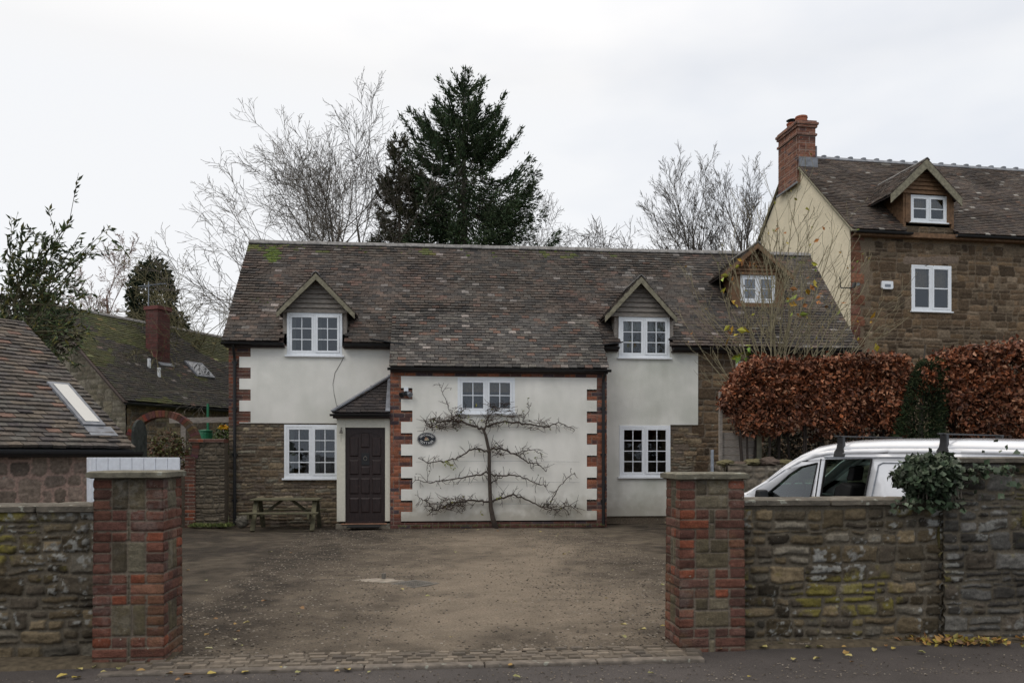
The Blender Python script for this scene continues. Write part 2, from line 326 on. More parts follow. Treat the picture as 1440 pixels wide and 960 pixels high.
    if keep is not None:
        uc = (us[:-1]+us[1:])/2; zc = (zs[:-1]+zs[1:])/2; A, B = np.meshgrid(uc, zc); m = keep(A, B)
        q = q[m]
        used = np.unique(q); re = np.full(nu*nzz, -1); re[used] = np.arange(len(used))
        mb.add(P.reshape(-1, 3)[used], re[q].reshape(-1, 4), col.reshape(-1, 3)[used])
    else: mb.add(P.reshape(-1, 3), q.reshape(-1, 4), col.reshape(-1, 3))
    return mb
def sheet(mb, us, zs, inc, v0, v1, col=(.5, .5, .5)):
    """rectilinear slab in the u-z plane between v0 (front) and v1, cells kept by inc(u, z)"""
    us = sorted(us); zs = sorted(zs); n, m = len(us)-1, len(zs)-1
    g = [[inc((us[i]+us[i+1])/2, (zs[k]+zs[k+1])/2) for k in range(m)] for i in range(n)]
    G = lambda i, k: 0 <= i < n and 0 <= k < m and g[i][k]
    for i in range(n):
        for k in range(m):
            if not g[i][k]: continue
            a, b, c, d = us[i], us[i+1], zs[k], zs[k+1]
            mb.add([(a, v0, c), (b, v0, c), (b, v0, d), (a, v0, d)], [(0, 1, 2, 3)], col)
            mb.add([(a, v1, c), (b, v1, c), (b, v1, d), (a, v1, d)], [(3, 2, 1, 0)], col)
            if not G(i-1, k): mb.add([(a, v0, c), (a, v1, c), (a, v1, d), (a, v0, d)], [(3, 2, 1, 0)], col)
            if not G(i+1, k): mb.add([(b, v0, c), (b, v1, c), (b, v1, d), (b, v0, d)], [(0, 1, 2, 3)], col)
            if not G(i, k-1): mb.add([(a, v0, c), (b, v0, c), (b, v1, c), (a, v1, c)], [(3, 2, 1, 0)], col)
            if not G(i, k+1): mb.add([(a, v0, d), (b, v0, d), (b, v1, d), (a, v1, d)], [(0, 1, 2, 3)], col)
    return mb
def inrect(A, B, r): return (A > r[0]) & (A < r[1]) & (B > r[2]) & (B < r[3])

# ------------------------------------------------------------------ roof tiles
TILE = [(.085, .070, .058), (.065, .056, .049), (.10, .078, .062), (.052, .046, .042), (.078, .060, .049), (.095, .081, .069), (.07, .053, .042), (.115, .086, .068)]
TILE_ODD = [(.145, .09, .07), (.14, .10, .08), (.24, .21, .19), (.17, .155, .14), (.13, .075, .055), (.035, .032, .03)]
def tiles(mb, P0, U, Sv, ulen, slen, inside=None, gauge=.10, tw=.165, pal=TILE, odd=TILE_ODD, oddp=.09, th=.014, ofs=0., sag=0.012, tone=None, seed=3):
    P0 = Vector(P0); U = Vector(U).normalized(); Sv = Vector(Sv).normalized(); Nn = U.cross(Sv).normalized()
    rg = random.Random(seed); rows = int(slen/gauge); V = []; Cc = []
    for i in range(rows+1):
        s = i*gauge; u = ofs-(tw/2 if i % 2 else 0)
        while u < ulen:
            wd = tw*rg.uniform(.93, 1.0); u0 = max(u, 0); u1 = min(u+wd, ulen); u += tw
            if u1-u0 < .02: continue
            c = P0+U*((u0+u1)/2)+Sv*(s+gauge*.5)
            if inside and not inside(c): continue
            s1 = min(s+gauge*1.35, slen)
            if s1 <= s+.01: continue
            j = rg.gauss(0, .004); lift = th*rg.uniform(.8, 1.5)+sag*(vnoise(np.array(u0*1.3), np.array(s*1.7), 5)-.5)
            j2 = rg.gauss(0, .002)
            b0 = P0+U*u0+Sv*(s+j); b1 = P0+U*u1+Sv*(s+j+rg.gauss(0, .003)); t0 = P0+U*u0+Sv*s1; t1 = P0+U*u1+Sv*s1
            e0 = lift+rg.gauss(0, .0015); e1 = lift+j2+rg.gauss(0, .0015)
            V += [b0+Nn*(e0-th-.012), b1+Nn*(e1-th-.012), t1-Nn*.012, t0-Nn*.012, b0+Nn*(e0+th*.4), b1+Nn*(e1+th*.4), t1+Nn*.002, t0+Nn*.002]
            cl = rg.choice(odd) if rg.random() < oddp else rg.choice(pal); k = rg.uniform(.55, .85)
            cl = [x*k for x in cl]
            if tone: cl = tone(c, cl)
            Cc += [cl]*8
    n = len(V)//8
    f = np.array([(4, 5, 6, 7), (0, 1, 5, 4), (1, 2, 6, 5), (3, 0, 4, 7), (0, 3, 2, 1)])
    fs = (f[None]+np.arange(n)[:, None, None]*8).reshape(-1, 4)
    if n: mb.add([tuple(v) for v in V], fs, np.array(Cc))
    return mb

# ------------------------------------------------------------------ windows (u-z plane of a frame, looking towards -v)
def window(parent, u0, u1, z0, z1, v, cols, rows, gmat='glass', fr=.055, sash=.045, bar=.018, sill=True, n_sash=2, matn='upvc', curtain=None, sill_w=.05, label=None, only=None):
    f = MB()
    f.box((u0, v, z0), (u0+fr, v+.07, z1)); f.box((u1-fr, v, z0), (u1, v+.07, z1))
    f.box((u0+fr, v+.001, z0), (u1-fr, v+.07, z0+fr)); f.box((u0+fr, v+.001, z1-fr), (u1-fr, v+.07, z1))
    iw = (u1-u0-2*fr)
    for k in range(1, n_sash): uu = u0+fr+iw*k/n_sash; f.box((uu-.018, v+.002, z0+fr), (uu+.018, v+.07, z1-fr))
    wo = f.build('window', M[matn], parent, bevel=.004)
    if label: wo['label'] = label
    for k in range(n_sash):
        a = u0+fr+iw*k/n_sash+(.018 if k else 0)+.002; b = u0+fr+iw*(k+1)/n_sash-(.018 if k < n_sash-1 else 0)-.002
        c, d = z0+fr+.002, z1-fr-.002; s = MB(); vv = v-.012+(.0 if k else .016)
        s.box((a, vv, c), (a+sash, vv+.05, d)); s.box((b-sash, vv, c), (b, vv+.05, d))
        s.box((a+sash, vv+.001, c), (b-sash, vv+.05, c+sash)); s.box((a+sash, vv+.001, d-sash), (b-sash, vv+.05, d))
        for i in range(1, cols): x = a+sash+(b-a-2*sash)*i/cols; s.box((x-bar/2, vv+.012, c+sash), (x+bar/2, vv+.034, d-sash))
        for i in range(1, rows): x = c+sash+(d-c-2*sash)*i/rows; s.box((a+sash, vv+.014, x-bar/2), (b-sash, vv+.032, x+bar/2))
        s.build('sash', M[matn], wo, bevel=.003)
        g = MB(); g.add([(a+sash-.005, vv+.024, c+sash-.005), (b-sash+.005, vv+.024, c+sash-.005), (b-sash+.005, vv+.024, d-sash+.005), (a+sash-.005, vv+.024, d-sash+.005)], [(0, 1, 2, 3)])
        g.build('pane', M[gmat], wo)
        if curtain:
            kind, lo, hi, al, ar = curtain
            cu = MB(); vs = []; nn = 24; A_ = a+(b-a)*al; B_ = a+(b-a)*ar
            for i in range(nn+1):
                x = A_+(B_-A_)*i/nn; y = v+.12+.015*sin(i*1.9)
                vs += [(x, y, c+(d-c)*lo), (x, y, c+(d-c)*hi)]
            cu.add(vs, [(2*i, 2*i+2, 2*i+3, 2*i+1) for i in range(nn)]); cu.build('blind' if kind == 'blind' else 'curtain', M[kind], wo)
    if sill:
        s = MB(); s.box((u0-.04, v-sill_w, z0-.035), (u1+.04, v+.06, z0-.001)); s.build('sill', M[matn], wo, bevel=.004)
    return wo

# ------------------------------------------------------------------ ground, road, yard
G = Frame(0.0, 5.95, 5.8)       # the gate line: u along the walls, v towards the house
def gw(px, py): # ground point at pixel
    Y = EYE*F/(py-HZ); return Vector(((px-720)*Y/F, Y, 0))
def strip(name, m, uv, z, **kw):
    b = MB(); b.add([tuple(G.T(u, v, z)) for u, v in uv], [tuple(range(len(uv)))]); o = b.build(name, M[m]); tag(o, kind='structure'); return o
g = MB(); g.add([(-600, -60, -.05), (600, -60, -.05), (600, 900, -.05), (-600, 900, -.05)], [(0, 1, 2, 3)]); tag(g.build('ground', M['grass']), kind='structure')
# road, with slight camber, in a fine grid
def grid_sheet(name, m, fr, u0, u1, v0, v1, res, zf, cf, keep=None, fine=None):
    us = np.arange(u0, u1+res/2, res); vs = np.arange(v0, v1+res/2, res); A, B = np.meshgrid(us, vs)
    Z = zf(A, B); P = np.stack([fr.o[0]+A*fr.c-B*fr.s, fr.o[1]+A*fr.s+B*fr.c, Z], -1)
    idx = np.arange(A.size).reshape(A.shape); q = np.stack([idx[:-1, :-1], idx[:-1, 1:], idx[1:, 1:], idx[1:, :-1]], -1)
    if keep is not None: q = q[keep(A[:-1, :-1], B[:-1, :-1])]
    b = MB(); b.add(P.reshape(-1, 3), q.reshape(-1, 4), cf(A, B).reshape(-1, 3)); return b.build(name, M[m], smooth=True)
def const(c): return lambda A, B: np.broadcast_to(np.array(c), A.shape+(3,))
o = grid_sheet('road', 'asphalt', G, -40, 40, -9, .01, .25, lambda A, B: -.012+.006*fbm(A*.7, B*.7, 3)-.02*np.clip((-.4-B)/4, 0, 1), const((.06, .055, .055))); tag(o, kind='structure')
def yardz(A, B):
    tr = np.exp(-((A+1.5-.25*B)/.5)**2)+np.exp(-((A-.2-.25*B)/.5)**2)
    return .004+.018*fbm(A*.9, B*.9, 5)+.012*fbm(A*3.2, B*3.2, 9)+.007*fbm(A*11, B*11, 12)-.012*tr*np.clip(B/2, 0, 1)-.035*np.clip((B-9.3)/1.2, 0, 1)
def yardc(A, B):
    n = fbm(A*.5, B*.5, 31)*.5+.5; n2 = fbm(A*2.1, B*1.6, 32)*.5+.5
    pale = np.clip(1.2-np.abs(A+.1-.12*B)/2.3, 0, 1)*np.clip(.15+n*1.3, 0, 1)
    dark = np.array([.030, .022, .014]); mid = np.array([.205, .166, .122]); t = np.clip(.12+.85*pale+.55*(n2-.5)+.35*fbm(A*6, B*6, 35), 0, 1)[..., None]
    c = dark*(1-t)+mid*t
    t = np.clip(t-.22*(np.exp(-((A+1.25-.22*B+.3*np.sin(B*.6))/.16)**2)+np.exp(-((A-.25-.22*B+.3*np.sin(B*.6))/.16)**2))[..., None]*np.clip(n2*2-.5, 0, 1)[..., None]+.25*(np.exp(-((A+.55-.3*B)/.25)**2)*np.clip(n*2-.6, 0, 1))[..., None], 0, 1); c = dark*(1-t)+mid*t
    gr = (np.clip((np.abs(A+.4)-2.0)/1.2, 0, 1)*np.clip(n2*1.6-.4, 0, 1))[..., None]
    return c*(1-.25*gr)+np.array([.10, .08, .05])*.25*gr
o = grid_sheet('gravel_yard', 'gravel', G, -6.5, 9, -.02, 11.9, .045, yardz, yardc); tag(o, kind='structure')
b = MB(); b.box((-30, -.02, -.06), (-6.4, 14, .0)); o = b.build('side_yard', M['earth']); o.location = G.T(0, 0); o.rotation_euler = (0, 0, G.a); tag(o, kind='structure')
# threshold of stone setts and a low kerb between the pillars
TH0, TH1 = -2.65, 1.32
mb = MB(); rg = random.Random(4)
for r in range(4):
    u = TH0+(.05 if r % 2 else 0); v = -.27+r*.085
    while u < TH1:
        l = rg.uniform(.10, .16); k = rg.uniform(.7, 1.25); c = [x*k for x in rg.choice([(.135, .11, .083), (.115, .095, .073), (.155, .128, .098), (.10, .083, .066)])]
        h = rg.uniform(.012, .024); e = .012
        mb.add([(u, v, -.02), (u+l-.012, v, -.02), (u+l-.012, v+.073, -.02), (u, v+.073, -.02), (u+e, v+e, h), (u+l-.012-e, v+e, h), (u+l-.012-e, v+.073-e, h), (u+e, v+.073-e, h)],
               [(4, 5, 6, 7), (0, 1, 5, 4), (1, 2, 6, 5), (2, 3, 7, 6), (3, 0, 4, 7)], c); u += l
mb.box((TH0, -.275, -.05), (TH1, .07, .004), (.12, .10, .078))
o = mb.build('threshold_setts', M['pebble'], loc=G.T(0, 0), rz=G.a); tag(o, kind='structure')
mb = MB(); u = TH0-.1
while u < TH1:
    l = rg.uniform(.75, .95); k = rg.uniform(.85, 1.1); mb.box((u, -.37, -.1), (min(u+l-.008, TH1), -.278, .012+rg.uniform(-.003, .003)), [x*k for x in (.13, .11, .09)]); u += l
o = mb.build('kerb', M['slab'], loc=G.T(0, 0), rz=G.a, bevel=.012); tag(o, kind='structure')
# loose stones of the yard
def pebbles(n, fr, u0, u1, v0, v1, smin, smax, zf, pal, seed, dens=None, zl=0):
    rg = np.random.default_rng(seed); mb = MB(); A = rg.uniform(u0, u1, n); B = v0+(v1-v0)*rg.uniform(0, 1, n)**1.6
    if dens is not None: k = rg.uniform(0, 1, n) < dens(A, B); A = A[k]; B = B[k]
    n = len(A); Z = zf(A, B)+zl; s = rg.uniform(smin, smax, n)
    X = fr.o[0]+A*fr.c-B*fr.s; Y = fr.o[1]+A*fr.s+B*fr.c
    base = np.array([(1, 0, 0), (0, 1, 0), (-1, 0, 0), (0, -1, 0), (.55, .55, .45), (-.55, .5, .5), (-.5, -.55, .42), (.5, -.5, .48)])
    f = np.array([(4, 5, 6, 7), (0, 1, 5, 4), (1, 2, 6, 5), (2, 3, 7, 6), (3, 0, 4, 7)])
    a = rg.uniform(0, 6.28, n); ca = np.cos(a)[:, None]; sa = np.sin(a)[:, None]; asp = rg.uniform(.6, 1, n)[:, None]
    bx = base[None, :, 0]*s[:, None]; by = base[None, :, 1]*s[:, None]*asp; bz = base[None, :, 2]*s[:, None]*rg.uniform(.6, 1.3, n)[:, None]
    jit = rg.normal(0, .12, (n, 8))*s[:, None]
    V = np.stack([X[:, None]+bx*ca-by*sa+jit, Y[:, None]+bx*sa+by*ca, Z[:, None]+bz-.001], -1).reshape(-1, 3)
    fs = (f[None]+np.arange(n)[:, None, None]*8).reshape(-1, 4)
    c = np.array(pal)[rg.integers(0, len(pal), n)]*rg.uniform(.75, 1.2, n)[:, None]
    mb.add(V, fs, np.repeat(c, 8, axis=0)); return mb
PEB = [(.14, .115, .085), (.10, .08, .06), (.19, .16, .125), (.12, .10, .08), (.06, .048, .036), (.25, .22, .18), (.045, .036, .027)]
mb = pebbles(26000, G, -2.9, 2.6, .0, 10.6,   .004, .0155, yardz, PEB, 11, lambda A, B: np.clip(.10+np.abs(A+.5-.1*B)/2.2+.5*fbm(A, B, 4), .12, 1))
tag(mb.build('gravel', M['pebble']), 'loose brown gravel scattered over the yard', 'gravel', kind='stuff')
mb = pebbles(2600, G, -6, 6, -.0, .5, .003, .009, lambda A, B: 0*A-.008, PEB, 12)
ob = mb.build('grit', M['pebble']); ob.location = (G.s*.85, -.85*G.c, 0); tag(ob, 'fine grit washed along the edge of the road', 'grit', kind='stuff')

# ------------------------------------------------------------------ gate pillars and front walls
def pillar_rects(w, h, rng):
    rs = []; k = 0; z = .0
    rows = int(h/.075)+1
    zz = h-.0725
    grp = 0; r = 0
    tops = [h-.0725*(i+1)-.002 for i in range(rows+1)]
    for i, zb in enumerate(tops):
        g_ = i//3; long = g_ % 2 == 1; c = lambda: rng.choice(BRICK_OLD)
        zt = zb+.0725-.009
        for side in (0, 1):
            if long and i % 2 == 0: segs = [(-.05, .205)]
            elif long: segs = [(-.05, .100), (.109, .205)]
            else: segs = [(-.05, .1)]
            for a, b in segs:
                if side: a, b = w-b, w-a
                rs.append((a, b, zb, zt, c()))
    for g_ in range(rows//3+1):
        zt = h-.0725*3*g_-.008; zb = zt-.0725*3+.012; long = g_ % 2 == 1
        a, b = (.212, w-.212) if long else (.11, w-.11)
        if long:
            q = zb+(zt-zb)*rng.uniform(.35, .65); rs += [(a, b, zb, q-.006, rng.choice(STONE_PIL)), (a, b, q+.006, zt, rng.choice(STONE_PIL))]
        else:
            if rng.random() < .5:
                q = a+(b-a)*rng.uniform(.35, .65); rs += [(a, q-.006, zb, zt, rng.choice(STONE_PIL)), (q+.007, b, zb, zt, rng.choice(STONE_PIL))]
            else:
                q = zb+(zt-zb)*rng.uniform(.4, .7); m = a+(b-a)*rng.uniform(.3, .6)
                rs += [(a, b, zb, q-.006, rng.choice(STONE_PIL)), (a, m-.005, q+.006, zt, rng.choice(STONE_PIL)), (m+.006, b, q+.006, zt, rng.choice(STONE_PIL))]
    return rs
def cap(mb, u0, u1, v0, v1, z0, z1, col, seed=0, res=.03, amp=.012):
    nu = max(2, int((u1-u0)/res)); nv = max(2, int((v1-v0)/res))
    for top in (1, 0):
        us = np.linspace(u0, u1, nu+1); vs = np.linspace(v0, v1, nv+1); A, B = np.meshgrid(us, vs)
        edge = np.minimum.reduce([A-u0, u1-A, B-v0, v1-B]); e = np.exp(-edge/.012)
        wob = amp*fbm(A*9, B*9, seed)
        X = A+np.where((A-u0 < 1e-6), 1, np.where(u1-A < 1e-6, -1, 0))*(.004+.5*np.abs(wob)); Yv = B+np.where(B-v0 < 1e-6, 1, np.where(v1-B < 1e-6, -1, 0))*(.004+np.abs(wob))
        Z = (z1-.010*e+.35*wob) if top else (z0+.008*e+.3*wob)
        idx = np.arange(A.size).reshape(A.shape); q = np.stack([idx[:-1, :-1], idx[:-1, 1:], idx[1:, 1:], idx[1:, :-1]], -1).reshape(-1, 4)
        if not top: q = q[:, ::-1]
        cc = np.array(col)*(1+.15*fbm(A*5, B*5, seed+2))[..., None]
        if top: T0 = (np.stack([X, Yv, Z], -1).reshape(-1, 3), idx, cc.reshape(-1, 3)); mb.add(T0[0], q, T0[2])
        else:
            Bv = np.stack([X, Yv, Z], -1).reshape(-1, 3); mb.add(Bv, q, cc.reshape(-1, 3))
            ring = list(idx[0, :])+list(idx[1:, -1])+list(idx[-1, -2::-1])+list(idx[-2:0:-1, 0]); n = len(ring)
            mid = (T0[0][ring]+Bv[ring])/2; mid[:, 2] += .004*RNG.normal(size=n)
            V = np.concatenate([Bv[ring], mid, T0[0][ring]])
            fs = [(r*n+i, r*n+(i+1) % n, (r+1)*n+(i+1) % n, (r+1)*n+i) for r in range(2) for i in range(n)]
            mb.add(V, fs, np.array(col)*.9)
def pillar(px0, vfront, w, d, h, seed, label, capover=.055):
    u0 = G.u(px0, vfront); root = empty('gate_pillar', G.T(u0, vfront), G.a, label, 'gate pillar', 'brick and stone pillars either side of the drive')
    p = .011; rg = random.Random(seed); res = .0085
    def taper(P):
        P = P.copy(); k = (1-P[..., 2]/h)*.02; P[..., 0] += (P[..., 0]-w/2)*k*2; P[..., 1] += (P[..., 1]-d/2)*k; return P
    mb = MB()
    kw = dict(mortar=(.155, .13, .10), proud=p, warp=.003, rnd=.007, taper=taper, cvar=.16, rough=.35, lichen=.10)
    panel(mb, (0, 0, -.03), (1, 0, 0), (0, -1, 0), w+2*p, h+.03, res, pillar_rects(w, h+.03, rg), seed=seed, u_start=-p, **kw)
    panel(mb, (0, d, -.03), (1, 0, 0), (0, 1, 0), w+2*p, h+.03, res*1.6, pillar_rects(w, h+.03, rg), seed=seed+1, u_start=-p, **kw)
    panel(mb, (w, 0, -.03), (0, 1, 0), (1, 0, 0), d+2*p, h+.03, res, pillar_rects(d, h+.03, rg), seed=seed+2, u_start=-p, **kw)
    panel(mb, (0, 0, -.03), (0, 1, 0), (-1, 0, 0), d+2*p, h+.03, res, pillar_rects(d, h+.03, rg), seed=seed+3, u_start=-p, **kw)
    mb.build('shaft', M['masonry_near'], root, smooth=True)
    c = MB(); cap(c, -capover, w+capover*.8, -capover, d+capover, h-.004, h+.048, (.125, .115, .085), seed); c.build('cap', M['slab'], root)
    return root, u0
vl = -.03
PL, ul = pillar(135, -.05, .435, .40, 1.275, 21, 'left gate pillar of red brick and brown stone under a flat slab, in front of the white boards')
PR, ur = pillar(958, -.06, .462, .33, 1.255, 34, 'right gate pillar of red brick and buff stone beside the low wall and the van')
def low_wall(name, u0, u1, v, depth, h, seed, label, pal=STONE_WET, capt=.05, capcol=(.115, .10, .078), slabs=.65, res=.0095, ends=(0, 0), kw2={}):
    root = empty(name, G.T(u0, v), G.a, label, 'garden wall'); w = u1-u0; rg = random.Random(seed); mb = MB()
    mb.box((.02, .012, -.04), (w-.02, depth-.012, h-.012), (.13, .115, .09))
    rr = rects_rubble(w, h, pal, .035, .10, .09, .30, rg, tallp=.33)
    kw = dict(mortar=(.115, .098, .073), proud=.021, warp=.028, rnd=.011, rough=.55, cvar=.38, lichen=.75); kw.update(kw2)
    panel(mb, (0, 0, -.04), (1, 0, 0), (0, -1, 0), w, h+.04, res, rr, seed=seed, **kw)
    panel(mb, (0, depth, -.04), (1, 0, 0), (0, 1, 0), w, h+.04, .03, rr, seed=seed+1, **kw)
    if ends[0]: panel(mb, (0, 0, -.04), (0, 1, 0), (-1, 0, 0), depth, h+.04, res, rects_rubble(depth, h, pal, rng=rg), seed=seed+2, **kw)
    if ends[1]: panel(mb, (w, 0, -.04), (0, 1, 0), (1, 0, 0), depth, h+.04, res, rects_rubble(depth, h, pal, rng=rg), seed=seed+2, **kw)
    mb.build('stonework', M['masonry_near'], root, smooth=True)
    c = MB(); u = 0; k = 0
    while u < w-.02:
        l = min(rg.uniform(slabs*.8, slabs*1.2), w-u)
        if w-u-l < .2: l = w-u
        f_ = rg.uniform(.85, 1.15)
        cap(c, u+.002, u+l-.004, -.05+rg.uniform(-.008, .008), depth+.04, h-.002, h+capt+rg.uniform(-.004, .006), [x*f_ for x in capcol], seed+k*7, res=.035); u += l; k += 1
    c.build('coping', M['slab'], root)
    return root
YW = .10
u_a = ur+.475; u_b = G.u(1322, YW)
low_wall('stone_wall', u_a, u_b+.045, YW, .36, 1.045, 41, 'low mossy rubble wall with flat coping between the right gate pillar and the taller wall')
low_wall('stone_wall', u_b+.004, u_b+4.5, YW-.035, .42, 1.37, 47, 'taller grey rubble wall with ivy over its corner at the right edge',
         pal=[(.085, .08, .07), (.065, .06, .052), (.11, .105, .095), (.055, .05, .043), (.08, .066, .05)], ends=(1, 0), slabs=.9, kw2=dict(lichen=.45))
low_wall('stone_wall', ul-5, ul-.03, YW+.02, .34, 1.03, 53, 'low dark rubble wall with slab coping left of the left gate pillar', slabs=.8)

# ------------------------------------------------------------------ the cottage
H = Frame(-0.29, 16.67, 5.2); VW = .80
cot = empty('cottage', H.T(0, 0), H.a, 'white rendered and stone cottage with long mossy tiled roof and three dormers', 'cottage')
uL = H.u(322, VW); uR = H.u(1203, VW)-.05
eL, eR = H.u(549, 0), H.u(853, 0)
EV, EZ = .60, 3.80                                 # main eave
RV = 3.10; RZ = H.z(358, 339, RV); SL = (RZ-EZ)/(RV-EV)
rz = lambda v: EZ+(v-EV)*SL
# windows: u0,u1,z0,z1 in the wall plane
def wr(x0, x1, y0, y1, v):
    a, zt = H.hp(x0, y0, v); b_, zb = H.hp(x1, y1, v); zt2 = H.z((x0+x1)/2, y0, v); zb2 = H.z((x0+x1)/2, y1, v); return (a, b_, zb2, zt2)
WA = wr(404, 481.5, 440, 500, VW); WB = wr(400, 478, 597, 672, VW); WD = wr(869.5, 941, 446, 503, VW); WE = wr(870.5, 942, 598, 670, VW)
WC = wr(643.5, 724, 531, 581, 0); WF = wr(1034, 1062, 508, 585, VW)
holes = [WA, WB, WD, WE, WF]
# stone parts of the main front
r1 = H.u(337, VW); r2 = H.u(353, VW); yl = H.z(450, 595, VW); ytop = H.z(450, 487.5, VW)
rr1, rr2 = H.u(981, VW), H.u(942, VW); yr = H.z(915, 597, VW); yb = H.z(900, 725, VW)
Wm = uR-uL; mb = MB(); rg = random.Random(5)
def keepm(A, B):
    A = A+uL; k = np.ones(A.shape, bool)
    for h_ in holes: k &= ~inrect(A, B, (h_[0]+.02, h_[1]-.02, h_[2]+.02, h_[3]-.02))
    k &= ~inrect(A, B, (r2+.05, eL+.4, yl+.05, 9)); k &= ~inrect(A, B, (eL+.3, eR-.3, -1, 9)); k &= ~inrect(A, B, (eR-.3, rr1-.05, yr+.05, 9)); k &= ~inrect(A, B, (eR-.3, rr2-.05, yb+.05, 9))
    return k
rubL = rects_rubble(Wm*.45, 3.7, STONE, .045, .085, .14, .42, rg, tallp=.12); rubR = rects_rubble(Wm, 3.7, STONE_SAND, .10, .17, .22, .5, rg, tallp=.15)
ub = H.u(960, VW)-uL
rr = [r for r in rubL]+[r for r in rubR if r[0] > ub]+[(a+H.u(935, VW)-uL, b+H.u(935, VW)-uL, c, d, e) for (a, b, c, d, e) in rects_rubble(.5, 1.98, STONE, .04, .08, .12, .35, rg)]
for sd_k in (0, 1):
    mb = MB(); panel(mb, (uL, VW, -.03), (1, 0, 0), (0, -1, 0), Wm, EZ+.1, .0175, rr, mortar=(.13, .105, .078), proud=.02, warp=.022, rnd=.018, rough=.6, seed=61, cvar=.25,
        keep=(lambda A, B: keepm(A, B) & (((A+uL) < (eL+eR)/2) if sd_k == 0 else ((A+uL) > (eL+eR)/2))))
    mb.build('stone_wall_face', M['masonry'], cot, smooth=True)
# render on the main front
mb = MB(); vR = VW-.035
def incL(u, z): return (r2 < u < eL+.1 or (r1 < u <= r2 and int((ytop-z)/.2265) % 2 == 1 and z > yl+.0)) and yl < z < ytop and not (WA[0] < u < WA[1] and z > WA[2])
zsL = [yl, ytop, WA[2]]+[ytop-.2265*k for k in range(1, 9) if ytop-.2265*k > yl]
sheet(mb, [r1, r2, eL+.1, WA[0], WA[1]], zsL, incL, vR, VW+.03)
mb.build('rendered_wall', M['render'], cot)
mb = MB(); zt = H.z(915, 487, VW)
def incR(u, z): return ((z >= yr and z < zt) or (yb < z < yr and u < rr2)) and not (WD[0] < u < WD[1] and z > WD[2]) and not inrect(np.array(u), np.array(z), WE)
sheet(mb, [eR-.2, rr2, rr1, WD[0], WD[1], WE[0], WE[1]], [yb, yr, zt, WD[2], WE[2], WE[3]], incR, vR, VW+.03)
mb.build('rendered_wall', M['render_grey'], cot)
# brick quoins on the left corner, brick course under the eaves, extension brickwork
mb = MB()
def keepq(A, B):
    A = A+uL; n = np.floor((ytop-B)/.2265).astype(int)
    return ((A < r1) | ((A < r2) & (n % 2 == 0)) | ((B >= ytop) & (A < WA[0]))) & (B > yl-.05)
panel(mb, (uL, VW-.022, 0), (1, 0, 0), (0, -1, 0), eL+.1-uL, EZ-.04, .0125, rects_brick(eL+.1-uL, 3.9, BRICK_OLD, BRICK_BLUE, .2, rng=rg), proud=.006, rnd=.006, keep=keepq, seed=62, mortar=(.20, .16, .13))
mb.build('quoin', M['brick'], cot, smooth=True); mb = MB()
panel(mb, (WA[1], VW-.022, ytop), (1, 0, 0), (0, -1, 0), eL+.1-WA[1], EZ-.04-ytop, .0125, rects_brick(3, .4, BRICK_OLD, BRICK_BLUE, .2, rng=rg), proud=.006, rnd=.006, seed=67)
mb.build('eaves_brick', M['brick'], cot, smooth=True); mb = MB()
panel(mb, (eR-.1, VW-.022, zt), (1, 0, 0), (0, -1, 0), WD[0]-eR+.1, EZ-.04-zt, .0125, rects_brick(2, .4, BRICK_OLD, BRICK_BLUE, .2, rng=rg), proud=.006, rnd=.006, seed=63)
mb.build('eaves_brick', M['brick'], cot, smooth=True); mb = MB()
panel(mb, (WD[1], VW-.022, zt), (1, 0, 0), (0, -1, 0), rr1-WD[1]+.3, EZ-.04-zt, .0125, rects_brick(2, .4, BRICK_OLD, BRICK_BLUE, .2, rng=rg), proud=.006, rnd=.006, seed=64)
mb.build('eaves_brick', M['brick'], cot, smooth=True)
ez0 = H.z(700, 731.5, 0); ez1 = H.z(700, 530, 0); el1, el2 = H.u(564, 0), H.u(580, 0); er1, er2 = H.u(839, 0), H.u(825, 0); EH = 3.12
qt = H.z(572, 545.5, 0)
def quo(z): n = np.floor((qt-z)/.2265); return (n >= 0) & (n % 2 == 0) & (n < 11.5)
mb = MB(); We = eR-eL
def keepe(A, B):
    A = A+eL
    k = (A < el1) | (A > er1) | (B < ez0) | (B > ez1) | ((A < el2) & quo(B)) | ((A > er2) & quo(B)); return k & ~inrect(A, B, WC)
panel(mb, (eL, 0, -.03), (1, 0, 0), (0, -1, 0), We, EH+.03, .0125, [(a, b, c, d, ((.11, .05, .04) if c < .2 and e[0] > .1 else e)) for (a, b, c, d, e) in rects_brick(We, EH+.1, BRICK, BRICK_BLUE, .22, rng=rg)],
      mortar=(.17, .13, .105), proud=.006, rnd=.006, keep=keepe, seed=65)
for (uu, nn) in ((eL, -1), (eR, 1)): panel(mb, (uu, 0, -.03), (0, 1, 0), (nn, 0, 0), VW+.02, EH+.4, .02, rects_brick(VW, EH+.5, BRICK, BRICK_BLUE, .2, rng=rg), proud=.006, rnd=.006, seed=66)
mb.build('brickwork', M['brick'], cot, smooth=True)
mb = MB()
zq = [qt-.2265*k for k in range(0, 13)]
def ince(u, z): return ez0 < z < ez1 and el1 < u < er1 and not (u < el2 and quo(np.array(z))) and not (u > er2 and quo(np.array(z))) and not inrect(np.array(u), np.array(z), WC)
sheet(mb, [el1, el2, er1, er2, WC[0], WC[1]], [ez0, ez1, WC[2], WC[3]]+[z for z in zq if ez0 < z < ez1], ince, -.022, .04)
mb.build('rendered_wall', M['render'], cot)
